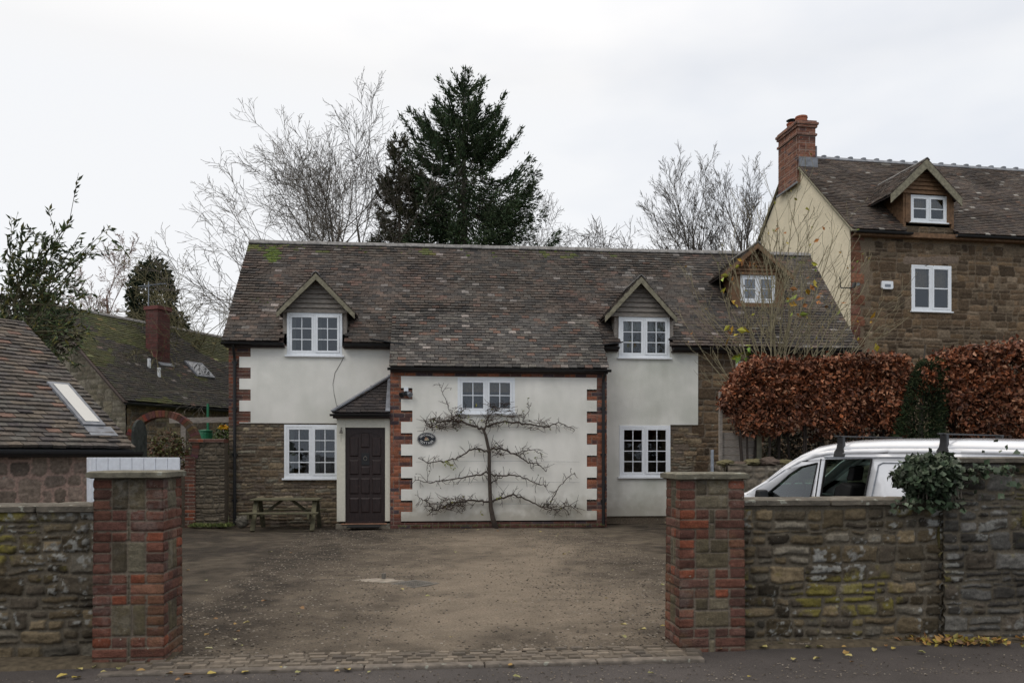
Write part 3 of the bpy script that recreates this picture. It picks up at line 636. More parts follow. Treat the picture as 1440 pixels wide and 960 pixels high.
# remaining shell
mb = MB(); BV = RV*2-EV-.25
def gable(u, n): mb.prism([(u, VW+.01, -.03), (u, BV, -.03), (u, BV, rz(VW)-.08), (u, RV, RZ-.12), (u, VW+.01, rz(VW)-.1)], (.3*n, 0, 0), (.15, .12, .09))
gable(uL, 1); gable(uR, -1); mb.box((uL+.3, BV-.3, -.03), (uR-.3, BV, rz(VW)-.1), (.15, .12, .09))
mb.build('gable_wall', M['masonry'], cot)
mb = MB(); mb.box((uL+.32, VW+.6, -.02), (uR-.32, BV-.31, 0.02)); mb.box((uL+.32, VW+.04, 2.15), (uR-.32, BV-.31, 2.3)); mb.box((eL+.02, .04, -.02), (eR-.02, VW+.6, .02))
for uu in (H.u(547, VW), H.u(860, VW), H.u(1000, VW)): mb.box((uu, VW+.04, .02), (uu+.1, BV-.31, 3.6))
mb.build('floor', M['dark_room'], cot)
for wq in (WA, WD): MB().box((wq[0]-.08, VW+.45, wq[2]-.3), (wq[1]+.08, VW+.5, wq[3]+.02)).build('dark_backdrop', M['dark_room'], cot)  # added panels that block stray light so the two dormer windows look dark
# roof: tiles on real battens
DORM = [(H.u(443, VW), .66, H.z(443, 437, VW)), (H.u(905, VW), .62, H.z(905, 443, VW))]
D3V = 1.60; D3u = H.u(1066, D3V)
u3a, u3b = H.u(1028, D3V), H.u(1102, D3V); D3z = H.z(1066, 388, D3V)
def in_main(c):
    for (uc, hw, zt_) in DORM:
        if abs(c.x-uc) < hw-.03 and c.z < zt_+.05: return False
    if u3a < c.x < u3b and D3V < c.y and c.z < D3z+.1: return False
    if eL+.05 < c.x < eR-.05 and c.y < 1.0: return False
    return True
def tone_main(c, cl):
    n = fbm(np.array(c.x*.8), np.array(c.z*1.2), 44)
    r_ = max(0., float(fbm(np.array(c.x*.55+9), np.array(c.z*.9), 45)))*1.3*(1 if c.x > -2 else .5)
    cl = [cl[0]*(.95+.2*n+.22*r_), cl[1]*(.98+.2*n+.08*r_), cl[2]*(1.0+.18*n+.08*r_)]
    if c.z > RZ-.33 and fbm(np.array(c.x*2.), np.array(c.z*6), 46) > (.30 if c.x < 1.5 else .45): cl = [.045+.4*cl[0], .058+.4*cl[1], .02]
    if ((c.x-uL-.5)/.16)**2+((c.z-RZ+.40)/.22)**2 < 1: cl = [.06, .085, .018]
    return cl
sdir = Vector((0, 1, SL)).normalized(); slen = math.hypot(RV-EV, RZ-EZ)
vL_, vR_ = uL-.10, uR+.06
mb = MB(); tiles(mb, (vL_, EV, EZ), (1, 0, 0), sdir, vR_-vL_, slen, in_main, tone=tone_main, gauge=.098, sag=.04, oddp=.12)
# extension slope
XV, XZ = -.16, H.z(700, 516, -.16); eU0, eU1 = H.u(547, XV)-.0, H.u(857, XV)
jv = 1.35; jz = rz(jv)+.0; sd2 = Vector((0, jv-XV, jz-XZ)); sl2 = sd2.length
EXT_SLOPE = (jz-XZ)/(jv-XV)
def in_ext(c): return c.z > rz(c.y)-.08 if (c.x < eL or c.x > eR) else True
PE = [(.085, .078, .072), (.07, .066, .062), (.10, .09, .08), (.06, .055, .052), (.12, .11, .095), (.08, .068, .06)]
tiles(mb, (eU0, XV, XZ), (1, 0, 0), sd2, eU1-eU0, sl2, in_ext, pal=PE, oddp=.16, sag=.03, seed=9, tone=lambda c, cl: [x*(1.1+.3*float(fbm(np.array(c.x), np.array(c.z*2), 51))) for x in cl])
tiles(mb, (vR_, 2*RV-EV, EZ), (-1, 0, 0), Vector((0, -1, SL)), vR_-vL_, slen, gauge=.2, tw=.33, seed=14)
mb.build('roof', M['tiles'], cot)
mb = MB()   # deck under the tiles
for (a, b) in ((vL_+.03, DORM[0][0]-DORM[0][1]+.03), (DORM[0][0]+DORM[0][1]-.03, eL+.06), (eR-.06, DORM[1][0]-DORM[1][1]+.03), (DORM[1][0]+DORM[1][1]-.03, u3a), (u3b, vR_-.03)):
    mb.prism([(a, EV+.03, EZ-.06), (a, RV, RZ-.06), (a, RV, RZ-.10), (a, EV+.03, EZ-.10)], (b-a, 0, 0))
for (uc, hw, zt_) in DORM: vv = EV+(zt_-EZ)/SL; mb.prism([(uc-hw, vv, rz(vv)-.06), (uc-hw, RV, RZ-.06), (uc-hw, RV, RZ-.1), (uc-hw, vv, rz(vv)-.1)], (2*hw, 0, 0))
mb.prism([(u3a, EV+.03, EZ-.06), (u3a, D3V, rz(D3V)-.06), (u3a, D3V, rz(D3V)-.1), (u3a, EV+.03, EZ-.1)], (u3b-u3a, 0, 0))
vv = EV+(D3z-EZ)/SL; mb.prism([(u3a, vv, rz(vv)-.06), (u3a, RV, RZ-.06), (u3a, RV, RZ-.1), (u3a, vv, rz(vv)-.1)], (u3b-u3a, 0, 0))
vv = 1.0; mb.prism([(eL+.05, vv, rz(vv)-.06), (eL+.05, RV, RZ-.06), (eL+.05, RV, RZ-.1), (eL+.05, vv, rz(vv)-.1)], (eR-eL-.1, 0, 0))
mb.prism([(vL_+.03, 2*RV-EV-.03, EZ-.06), (vL_+.03, RV, RZ-.06), (vL_+.03, RV, RZ-.10), (vL_+.03, 2*RV-EV-.03, EZ-.10)], (vR_-vL_-.06, 0, 0))
mb.prism([(eU0+.03, XV+.03, XZ-.05), (eU0+.03, jv, jz-.05), (eU0+.03, jv, jz-.09), (eU0+.03, XV+.03, XZ-.09)], (eU1-eU0-.06, 0, 0))
mb.build('roof_deck', M['fascia'], cot)
# ridge tiles: angular caps laid end to end
def ridge(parent, p, q, half=.13, drop=.10, seg=.45, lump=False, mname='ridge', th=.02, seed=1):
    mb = MB(); p = Vector(p); q = Vector(q); d = (q-p); n = max(1, int(d.length/seg)); d = d/n; side = d.cross(Vector((0, 0, 1))).normalized(); rg = random.Random(seed)
    for i in range(n):
        a = p+d*i; b = a+d*.985; k = rg.uniform(.8, 1.2); j = rg.uniform(-.006, .01)
        prof = [(-half, -drop), (-half*.45, -drop*.3), (0, .0), (half*.45, -drop*.3), (half, -drop)]
        vs = []
        for e, jj in ((a, j), (b, j*.3)):
            for x, z in prof: vs.append(e+side*x+Vector((0, 0, z+.03+jj)))
            for x, z in prof: vs.append(e+side*x*.9+Vector((0, 0, z+.03-th+jj)))
        m = 5; fs = [(k_, k_+1, 10+k_+1, 10+k_) for k_ in range(4)]+[(5+k_, 15+k_, 16+k_, 6+k_) for k_ in range(4)]+[(k_, 5+k_, 6+k_, k_+1) for k_ in range(4)]+[(10+k_, 11+k_, 16+k_, 15+k_) for k_ in range(4)]+[(0, 10, 15, 5), (4, 9, 19, 14)]
        mb.add([tuple(v) for v in vs], fs, (k, k, k))
        if lump: c = a; mb.lathe((c.x, c.y, c.z+.0), [(.09, -.04), (.085, .05), (.03, .075)], 8)
    return mb.build('ridge_tiles', M[mname], parent)
ridge(cot, (vL_, RV, RZ+.0), (vR_, RV, RZ), seed=3)
# moss tufts under the ridge and on the slope
mb = MB(); rg = random.Random(8)
def tuft(c, s, col):
    n = 7; V = [(c[0]+s*cos(2*pi*i/n)*rg.uniform(.7, 1.2), c[1]-.0, c[2]+s*.6*sin(2*pi*i/n)*rg.uniform(.6, 1.2)) for i in range(n)]
    V = [(x, RV-(RZ-z)/SL-.012, z) for x, _, z in V]; V.append((c[0], RV-(RZ-c[2])/SL-.012-s*.45, c[2]+s*.2)); mb.add(V, [(i, (i+1) % n, n) for i in range(n)], col)
for k in range(120):
    u = uL+.1+(uR-uL)*rg.random()**1.5*.62; z = RZ-.11-rg.random()**2*.22
    if fbm(np.array(u*1.3), np.array(2.), 77) > -.15: tuft((u, 0, z), rg.uniform(.02, .055), rg.choice([(.07, .09, .02), (.09, .11, .025), (.05, .065, .02)]))
for k in range(120):
    a = rg.uniform(0, 6.28); r_ = rg.random()**.5; tuft((uL+.5+.2*r_*cos(a), 0, RZ-.40+.24*r_*sin(a)), rg.uniform(.02, .05), rg.choice([(.085, .12, .015), (.11, .145, .02), (.06, .09, .015)]))
for k in range(26): tuft((uL+rg.uniform(.2, .7), 0, RZ-1.7+rg.gauss(0, .08)), rg.uniform(.01, .03), (.06, .08, .02))
mo = mb.build('moss', M['moss'], cot); mo['kind'] = 'stuff'
# dormers over the wall windows
def dormer(uc, apex_px, foot_l, foot_r, vf, wallv, wrc, slopef, lab, cheek=.09, timber='timber_grey', bargem='barge', fr=H, par=cot, rise=None, tile_pal=TILE, bw=.10):
    ax, az = fr.hp(*apex_px, vf); lx, lz = fr.hp(*foot_l, vf); rx, rzz = fr.hp(*foot_r, vf)
    hw = (rx-lx)/2; ax = (lx+rx)/2*.5+ax*.5; fz = (lz+rzz)/2; lx, rx = ax-hw, ax+hw
    k = (az-fz)/hw
    body = MB()     # cheeks and back fill
    z_h = wrc[3]; zb = wrc[2]
    c0, c1 = wrc[0]-cheek, wrc[1]+cheek
    yend = lambda z: slopef(z)
    bo = MB().box((c0-.01, wallv-.065, z_h-.002), (c1+.01, wallv-.02, z_h+.055)).build('dormer', M[timber], par, bevel=.004)
    for (a, b) in ((c0, wrc[0]), (wrc[1], c1)):
        zlow = fr_roof(par, wallv)-.03; body = MB()
        body.prism([(a, wallv-.01, max(zlow, zb) if par is cot else zlow), (a, yend(z_h+.05), z_h+.05), (a, wallv-.01, z_h+.05)], (b-a, 0, 0)); body.build('cheek', M[timber], bo, bevel=.003)
    if lab: bo['label'] = lab
    # gable cladding: overlapping horizontal boards
    cl = MB(); z = z_h+.0; n = 7; topz = az-.09; bh = (topz-z_h)/n
    for i in range(n):
        za, zb_ = z_h+i*bh, z_h+(i+1)*bh+.012
        def hwz(zz): return max(.012, (az-.05-zz)/k)
        w0, w1 = min(hwz(za), c1-ax+.02), min(hwz(zb_), c1-ax+.02)
        y = wallv-.02
        cl.add([(ax-w0, y-.055, za), (ax+w0, y-.055, za), (ax+w1, y-.006, zb_), (ax-w1, y-.006, zb_), (ax-w0, y+.02, za), (ax+w0, y+.02, za), (ax+w1, y+.02, zb_), (ax-w1, y+.02, zb_)],
               [(0, 1, 2, 3), (4, 7, 6, 5), (0, 4, 5, 1), (0, 3, 7, 4), (1, 5, 6, 2), (3, 2, 6, 7)])
    cl.build('cladding', M[timber], bo)
    # barge boards
    bb = MB()
    for s in (-1, 1):
        tip = Vector((ax, vf, az)); ft = Vector((ax+s*hw, vf, fz)); d = (ft-tip).normalized(); nrm = Vector((-d.z*s, 0, d.x*s)) if False else Vector((0, 0, 1))
        dn = Vector((0, 0, -bw/ cos(math.atan(k))))
        bb.prism([tip, ft, ft+dn*.9, tip+dn], (0, .03, 0))
    bb.build('bargeboard', M[bargem], bo)
    # roof planes running back into the main slope
    rf = MB()
    ye = slopef(az)+.05
    for s in (-1, 1):
        run = Vector((-s, 0, k)).normalized(); ln = hw/abs(run.x)
        P0 = Vector((ax+s*hw, vf, fz)) if s > 0 else Vector((ax-hw, ye, fz)); U = Vector((0, 1, 0)) if s > 0 else Vector((0, -1, 0))
        tiles(rf, P0, U, run, ye-vf, ln, lambda c: c.y < slopef(c.z)+.08, gauge=.095, tw=.15, th=.012, sag=0, seed=5+s, pal=tile_pal)
        rf.prism([(ax+s*(hw-.02), vf+.02, fz-.03), (ax, vf+.02, az-.035), (ax, ye, az-.035), (ax+s*(hw-.02), slopef(fz), fz-.03)], (0, 0, -.015), (.04, .03, .03))
    rf.build('dormer_roof', M['tiles'], bo)
    ridge(bo, (ax, vf-.01, az-.0), (ax, ye, az), half=.09, drop=.075, seg=.3)
    return bo
def fr_roof(par, v): return rz(v) if par is cot else brz(v)
mainslope = lambda z: EV+(z-EZ)/SL
dormer(DORM[0][0], (443.5, 383), (389, 437), (499, 440), VW-.30, VW, WA, mainslope, 'left dormer with grey weatherboard gable', par=cot)
dormer(DORM[1][0], (903, 388), (850, 446), (951, 443), VW-.30, VW, WD, mainslope, 'middle dormer with grey weatherboard gable', par=cot)
W3 = wr(1041, 1090, 387, 426, D3V)
dormer(D3u, (1066, 341), (1014, 387), (1117, 386), D3V-.25, D3V, (W3[0]-.12, W3[1]+.12, W3[2], W3[3]), mainslope, 'right dormer with brown timber gable, high on the slope', timber='timber_brown', bargem='timber_brown', par=cot)
mb = MB()   # front boarding of the right dormer around its window
mb.box((W3[0]-.13, D3V-.01, W3[2]-.06), (W3[0], D3V+.05, W3[3])); mb.box((W3[1], D3V-.01, W3[2]-.06), (W3[1]+.13, D3V+.05, W3[3])); mb.box((W3[0]-.13, D3V-.03, W3[2]-.14), (W3[1]+.13, D3V+.05, W3[2]-.005))
mb.build('apron_board', M['timber_brown'], cot)
window(cot, *WA, VW-.045, 2, 3, curtain=('curtain', 0, 1, .02, .22)); window(cot, *WD, VW-.045, 2, 3, curtain=('curtain', .72, 1, .0, 1))
window(cot, *WB, VW-.04, 2, 4, curtain=('curtain', 0, 1, .0, .25)); window(cot, *WE, VW-.045, 2, 4)
window(cot, *WC, -.03, 2, 2, curtain=('blind', .62, 1, 0, 1)); window(cot, *W3, D3V-.02, 1, 2, gmat='glass_sky', bar=.015, sill=False); window(cot, *WF, VW-.03, 1, 2, n_sash=1, matn='door_frame')
# gutters, fascia and pipes
def gutter(parent, p, q, r=.055, sides=8):
    mb = MB(); p = Vector(p); q = Vector(q); d = (q-p).normalized(); sd = Vector((0, 0, 1)).cross(d).normalized()
    ang = [pi+pi*i/sides for i in range(sides+1)]; vs = []
    for e in (p, q):
        for rr_ in (r, r*.86):
            for a in ang: vs.append(tuple(e+sd*cos(a)*rr_+Vector((0, 0, sin(a)*rr_))))
    m = sides+1; fs = [(i, i+1, 2*m+i+1, 2*m+i) for i in range(sides)]+[(m+i, 3*m+i, 3*m+i+1, m+i+1) for i in range(sides)]+[(0, 2*m, 3*m, m), (m-1, 2*m-1, 4*m-1, 3*m-1)]
    fs += [tuple(range(m))+tuple(range(2*m-1, m-1, -1)), tuple(range(2*m, 3*m))+tuple(range(4*m-1, 3*m-1, -1))]
    mb.add(vs, fs); return mb.build('gutter', M['plastic_black'], parent)
for (a, b) in ((vL_, WA[0]-.03), (WA[1]+.03, eL+.02), (eR-.02, WD[0]-.03), (WD[1]+.03, vR_)):
    gutter(cot, (a, EV-.03, EZ-.035), (b, EV-.03, EZ-.035), .05)
gutter(cot, (eU0-.03, XV-.02, XZ-.035), (eU1+.03, XV-.02, XZ-.035), .05)
mb = MB()
for (a, b) in ((vL_+.05, WA[0]-.03), (WA[1]+.03, eL+.02), (eR-.02, WD[0]-.03), (WD[1]+.03, vR_-.05)):
    mb = MB(); mb.box((a, EV+.03, EZ-.11), (b, EV+.055, EZ-.03)); mb.box((a, EV+.056, EZ-.12), (b, VW+.0, EZ-.095)); mb.build('fascia', M['fascia'], cot)
mb = MB(); mb.box((eU0+.02, XV+.04, XZ-.10), (eU1-.02, XV+.06, XZ-.02)); mb.box((eU0+.02, XV+.061, XZ-.11), (eU1-.02, 0.02, XZ-.085))
mb.build('fascia', M['fascia'], cot)
for s, uu in ((-1, eL), (1, eR)):    # lead aprons where the long slope breaks over the extension
    mb = MB()
    mb.bar((uu+s*.45, EV-.07, EZ+.06), (uu-s*.28, EV-.13, EZ-.06), .16, .02)
    mb.bar((uu+s*.0, EV-.1, EZ-.02), (uu-s*.30, EV-.15, EZ-.075), .2, .025)
    mb.build('flashing', M['plastic_black'], cot)
def pipe(parent, u, v, z0, z1, hopper=True, swan=None):
    mb = MB(); mb.tube([(u, v, z0), (u, v, z1)], .032, 10)
    for z in np.arange(z0+.5, z1, .95): mb.box((u-.05, v-.02, z-.02), (u+.05, v+.06, z+.02)); mb.tube([(u, v, z-.05), (u, v, z+.0)], .04, 10)
    if swan: mb.tube([(u, v, z1), (u, v-.02, z1+.08), swan], .03, 8)
    return mb.build('downpipe', M['plastic_black'], parent, smooth=False)
pipe(cot, H.u(330, VW-.07), VW-.07, .02, EZ-.4, swan=(H.u(330, VW-.07), EV-.03, EZ-.08))
pipe(cot, H.u(848.5, -.06), -.06, .02, XZ-.3, swan=(H.u(850, -.06), XV-.02, XZ-.08))
# porch with the front door
pu0, pu1 = H.u(473.5, .04), eL-.004; PV = .04
dz1 = H.z(513, 601, PV); du0, du1 = H.u(485.5, PV), H.u(541.5, PV); dz0 = H.z(513, 736.5, PV); pz = H.z(513, 586, PV)
mb = MB(); mb.box((pu0, PV, .12), (du0, PV+.12, pz)); mb.box((du1, PV, .12), (pu1, PV+.12, pz)); mb.box((du0, PV+.001, dz1), (du1, PV+.12, pz))
mb.box((pu0, PV+.121, .1), (pu0+.1, VW-.04, pz)); mb.build('porch', M['door_frame'], cot, bevel=.006)
mb = MB(); mb.box((pu0-.02, PV-.03, -.04), (pu1, PV+.5, .075), (.15, .13, .10)); mb.build('doorstep', M['slab'], cot, bevel=.01)
mb = MB(); mb.box((pu0+.08, PV-.055, .078), (pu1-.07, PV+.1, dz0)); mb.build('threshold', M['terracotta'], cot, bevel=.006)
mb = MB(); dv = PV+.05; dw = du1-du0; dh = dz1-dz0
mb.box((du0+.001, dv, dz0+.002), (du1-.001, dv+.045, dz1-.001))
st = .012
def fielded(a, b, c, d):
    mb.add([(a, dv-.001, c), (b, dv-.001, c), (b, dv-.001, d), (a, dv-.001, d), (a+.022, dv-.016, c+.022), (b-.022, dv-.016, c+.022), (b-.022, dv-.016, d-.022), (a+.022, dv-.016, d-.022)],
           [(4, 5, 6, 7), (0, 1, 5, 4), (1, 2, 6, 5), (2, 3, 7, 6), (3, 0, 4, 7)])
cols_ = [(.10, .335), (.385, .615), (.665, .90)]
rows_ = [(.115, .27), (.31, .475), (.51, .665), (.70, .93)]
for ri, (c, d) in enumerate(rows_):
    for ci, (a, b) in enumerate(cols_):
        if ci == 1 and ri == 2: c2, d2 = .60, .745
        d3 = d-(.03 if ri == 3 and ci != 1 else 0)
        if ci == 1 and ri == 2: fielded(du0+a*dw, du0+b*dw, dz0+.51*dh, dz0+.60*dh); continue
        if ci == 1 and ri == 3: fielded(du0+a*dw, du0+b*dw, dz0+.79*dh, dz0+.94*dh); continue
        fielded(du0+a*dw, du0+b*dw, dz0+c*dh, dz0+d3*dh)
mb.box((du0+.04, dv-.03, dz0+.005), (du1-.04, dv-.002, dz0+.06))
for k in range(10): # arched moulding over the top panels
    a0 = pi*(k/10); a1 = pi*((k+1)/10); m_ = (du0+du1)/2
    mb.bar((m_+.4*dw*cos(a0), dv-.006, dz0+.90*dh+.055*dh*sin(a0)), (m_+.4*dw*cos(a1), dv-.006, dz0+.90*dh+.055*dh*sin(a1)), .014, .02)
do = mb.build('front_door', M['door'], cot)
mb = MB(); mb.box((du0+.40*dw, dv-.014, dz0+.61*dh), (du0+.60*dw, dv-.001, dz0+.735*dh)); mb.build('letter_plate', M['plastic_black'], do, bevel=.003)
mb = MB(); m_ = (du0+du1)/2; zc = dz0+.685*dh
mb.tube([(m_+.035*cos(a), dv-.03, zc-.01+.04*sin(a)) for a in np.linspace(0, 2*pi, 14)], .007, 6, cap=False); mb.tube([(m_, dv-.014, zc+.03), (m_, dv-.035, zc+.03)], .013, 8); mb.build('knocker', M['iron'], do)
# porch roof: hipped quarter in the corner
fl = Vector((H.u(467, -.12), -.12, H.z(500, 580, -.12))); frr = Vector((eL-.002, -.12, fl.z)); top = Vector((eL-.002, VW-.04, H.z(547.5, 530, VW)))
bl = Vector((fl.x, VW-.04, fl.z))
mb = MB(); run = Vector((0, top.y-fl.y, top.z-fl.z)); hipk = (top.x-fl.x)/(top.y-fl.y)
tiles(mb, fl, (1, 0, 0), run, frr.x-fl.x, run.length, lambda c: c.x > fl.x+(c.y-fl.y)*hipk-.02, gauge=.095, tw=.14, oddp=.03, sag=0, seed=8, pal=[(.05, .042, .04), (.042, .036, .036), (.06, .048, .044)])
run2 = Vector((top.x-fl.x, 0, top.z-fl.z)); tiles(mb, bl, (0, -1, 0), run2, bl.y-fl.y, run2.length, lambda c: c.x < fl.x+(c.y-fl.y)*hipk+.02, gauge=.095, tw=.14, oddp=.03, sag=0, seed=9)
mb.prism([fl+Vector((.02, .02, -.03)), frr+Vector((0, .02, -.03)), top+Vector((0, 0, -.04))], (0, 0, -.02), (.03, .03, .03))
mb.prism([fl+Vector((.02, .02, -.03)), bl+Vector((.02, 0, -.03)), top+Vector((0, 0, -.04))], (0, 0, -.02), (.03, .03, .03))
mb.build('porch_roof', M['tiles'], cot)
mb = MB(); mb.bar(fl+Vector((0, 0, .035)), top+Vector((0, -.01, .045)), .11, .03); mb.bar(frr+Vector((-.045, 0, .03)), top+Vector((-.045, -.02, .035)), .09, .02); mb.build('flashing', M['lead'], cot)
gutter(cot, (fl.x-.04, -.155, fl.z-.03), (eL-.01, -.155, fl.z-.03), .045)
mb = MB(); mb.box((fl.x+.01, -.105, fl.z-.1), (eL-.01, -.085, fl.z-.02)); mb.box((fl.x+.01, -.084, fl.z-.11), (eL-.01, PV, fl.z-.09)); mb.box((fl.x+.011, -.084, fl.z-.1), (fl.x+.03, VW-.04, fl.z-.02)); mb.build('fascia', M['fascia'], cot)

# wall things: lamp, oval sign, lantern bell, cable
uu, zz = H.hp(571, 553, -.05)
t = empty('security_light', H.T(uu, -.035, zz), H.a, 'twin head security light on the brick corner beside the porch roof', 'wall light')
mb = MB(); mb.box((-.045, 0, .04), (.045, .03, .13)); mb.build('bracket', M['upvc'], t, bevel=.006)
for s in (-1, 1):
    mb = MB(); d = Vector((s*.6, -.7, -.5)).normalized(); c = Vector((s*.02, -.03, .02))
    mb.tube([c, c+d*.05, c+d*.07, c+d*.13], [.018, .022, .045, .055], 12); mb.build('lamp_head', M['plastic_black'] if s < 0 else M['steel'], t)
mb = MB(); mb.box((-.03, -.06, -.05), (.03, 0, .045)); mb.build('sensor', M['plastic_black'], t, bevel=.01)
uu, zz = H.hp(600, 617, -.05)
t = empty('house_sign', H.T(uu, -.055, zz), H.a, 'black oval house name sign on the white wall right of the front door', 'house sign')
mb = MB(); n = 40; mb.prism([(.188*cos(2*pi*i/n), 0, .132*sin(2*pi*i/n)) for i in range(n)], (0, .028, 0)); mb.build('plate', M['sign_black'], t, bevel=.003)
mb = MB(); mb.tube([(.176*cos(a), -.001, .12*sin(a)) for a in np.linspace(0, 2*pi, 48)], .0022, 5, cap=False); mb.build('border', M['sign_white'], t)
def arc_text(txt, rx, rzz, a0, a1, size, flip, parent):
    for i, ch in enumerate(txt):
        a = R(a0+(a1-a0)*i/(len(txt)-1)); cu = bpy.data.curves.new('letter', 'FONT'); cu.body = ch; cu.size = size; cu.align_x = 'CENTER'; cu.align_y = 'CENTER'; cu.extrude = .002; cu.offset = .0012
        ob = bpy.data.objects.new('letter', cu); C.objects.link(ob)
        dg = bpy.context.evaluated_depsgraph_get(); me = bpy.data.meshes.new_from_object(ob.evaluated_get(dg)); bpy.data.objects.remove(ob)
        me.materials.clear(); me.materials.append(M['sign_white'])
        o2 = bpy.data.objects.new('letter', me); C.objects.link(o2); o2.parent = parent
        tilt = math.atan2(rzz*cos(a), -rx*sin(a)); tilt = tilt-pi if not flip else tilt
        o2.location = (rx*cos(a), -.003, rzz*sin(a)); o2.rotation_euler = (R(90), -tilt, 0)
arc_text('ORCHARD', .135, .082, 150, 30, .052, False, t)
arc_text('COTTAGE', .135, .084, 210, 330, .052, True, t)
mb = MB(); mb.add([(-.045, -.002, -.03), (.045, -.002, -.03), (.04, -.002, .0), (.015, -.002, .028), (-.03, -.002, .03)], [(0, 1, 2, 3, 4)], (.45, .36, .26))
mb.add([(-.035, -.004, -.002), (.0, -.004, -.002), (.0, -.004, .034), (-.02, -.004, .04)], [(0, 1, 2, 3)], (.30, .14, .08)); mb.add([(.012, -.004, -.026), (.04, -.004, -.026), (.036, -.004, -.004), (.012, -.004, 0)], [(0, 1, 2, 3)], (.16, .22, .10))
mb.build('picture', M['leaf'], t)
uu, zz = H.hp(480, 607, PV-.03)
t = empty('door_bell', H.T(uu, PV, zz), H.a, 'small hanging iron bell with pull chain on the cream post left of the front door', 'bell')
mb = MB(); mb.bar((0, 0, .08), (0, -.08, .08), .012, .02); mb.bar((0, 0, -.02), (0, -.06, .07), .008, .01); mb.build('bracket', M['iron'], t)
mb = MB(); mb.lathe((0, -.075, -.03), [(.04, 0), (.032, .02), (.022, .06), (.01, .085)], 12); mb.build('bell', M['iron'], t)
mb = MB(); mb.tube([(0, -.075, -.03), (0, -.075, -.2)], .004, 5); mb.build('chain', M['iron'], t)
pts = [H.hp(x, y, vR-.01) for x, y in ((483, 503), (478, 512), (471, 524), (468, 540), (470, 555), (474, 573))]
mb = MB(); mb.tube([(u, vR-.006, z) for u, z in pts], .005, 5); mb.build('cable', M['iron'], cot)
for (nm, px, py, s, lab) in (('bin_lid', 362, 741, .06, None),):
    pass
# doormat and stone by the wall
t = MB(); t.box((-.32, -.2, 0), (.32, .2, .02)); o = t.build('doormat', M['rubber'], loc=H.T((du0+du1)/2, -.22, .035), rz=H.a, bevel=.006); tag(o, 'dark doormat in front of the front door step', 'doormat')
# round pebble-dash stone at the corner
def rock(name, loc, s, col, label, cat, group=None, seed=1, m='masonry'):
    rg = random.Random(seed); mb = MB(); n, k = 14, 9; V = []; 
    for i in range(k+1):
        for j in range(n):
            th = pi*i/k; ph = 2*pi*j/n; r_ = 1+.42*float(fbm(np.array(cos(ph)*sin(th)*1.7+seed), np.array(sin(ph)*sin(th)*1.7+cos(th)*2), seed))
            V.append((s[0]*r_*sin(th)*cos(ph), s[1]*r_*sin(th)*sin(ph), s[2]*(r_*cos(th)+.6)))
    mb.add(V, [(i*n+j, i*n+(j+1) % n, (i+1)*n+(j+1) % n, (i+1)*n+j) for i in range(k) for j in range(n)], col)
    o = mb.build(name, M[m], loc=loc); o.rotation_euler = (0, 0, rg.uniform(0, 3)); return tag(o, label, cat, group)
rock('stone', H.T(*[H.u(341, .5), .5], 0), (.13, .1, .13), (.13, .12, .10), 'grey rounded stone by the cottage corner beside the downpipe', 'stone', seed=3)

# picnic table
pu = H.u(404, -.1); t = empty('picnic_table', H.T(pu, -.12), H.a, 'weathered wooden picnic table with built-in benches in front of the stone wall', 'picnic table')
HL = .66; TZ = .60; SZ = .355
mb = MB()
for k in range(5): mb.box((-HL, -.30+k*.122, TZ-.03), (HL, -.30+k*.122+.112, TZ))
mb.build('tabletop', M['bench_wood'], t, bevel=.004)
for s in (-1, 1):
    mb = MB()
    for k in range(2): mb.box((-HL-.12, s*.56-.10+k*.105, SZ-.03), (HL+.02, s*.56-.10+k*.105+.096, SZ))
    mb.build('bench_seat', M['bench_wood'], t, bevel=.004)
for x in (-HL+.1, HL-.1):
    for s in (-1, 1):
        mb = MB(); mb.bar((x, s*.50, 0), (x, s*.16, TZ-.03), .045, .085, (1, 0, 0)); mb.build('leg', M['moss'] if s < 0 and x > 0 else M['bench_wood'], t) if False else mb.build('leg', M['bench_wood'], t)
    mb = MB(); mb.box((x-.07, -.66, SZ-.12), (x-.03, .66, SZ-.032)); mb.build('cross_beam', M['bench_wood'], t)
for s in (-1, 1):
    mb = MB(); mb.bar((s*.10, 0, TZ-.04), (s*(HL-.16), 0, SZ-.1), .05, .07, (0, 1, 0)); mb.build('brace', M['bench_wood'], t)

# ------------------------------------------------------------------ plants: shared tools
def leaves(mb, P, size, pal, rng, fold=.25, asp=.55, droop=0., dirs=None, vary=.35, curl=0, clump=0, cf=2.5):
    P = np.asarray(P, float); n = len(P)
    if n == 0: return
    d = rng.normal(size=(n, 3)) if dirs is None else np.asarray(dirs)+.5*rng.normal(size=(n, 3)); d[:, 2] -= droop
    d /= np.linalg.norm(d, axis=1)[:, None]
    a = np.cross(d, rng.normal(size=(n, 3))); a /= np.linalg.norm(a, axis=1)[:, None]+1e-9; nn = np.cross(d, a)
    s = (size*rng.uniform(1-vary, 1+vary, n))[:, None]
    mid = P+d*s*.5+nn*s*fold*.25
    V = np.stack([P, P+d*s*.45+a*s*asp*.5+nn*s*fold, P+d*s+nn*s*curl, P+d*s*.45-a*s*asp*.5+nn*s*fold], 1).reshape(-1, 3)
    i = np.arange(n)[:, None]*4; f = np.concatenate([i+np.array([[0, 1, 2]]), i+np.array([[0, 2, 3]])])
    c = np.array(pal)[rng.integers(0, len(pal), n)]*rng.uniform(.7, 1.3, n)[:, None]
    if clump: c = c*np.clip(1+clump*(fbm(P[:, 0]*cf+P[:, 1]*cf*.7, P[:, 2]*cf, 5)+.5*fbm(P[:, 0]*cf*4, P[:, 2]*cf*4, 6)), .3, 2)[:, None]
    mb.add(V, f, np.repeat(c, 4, axis=0))
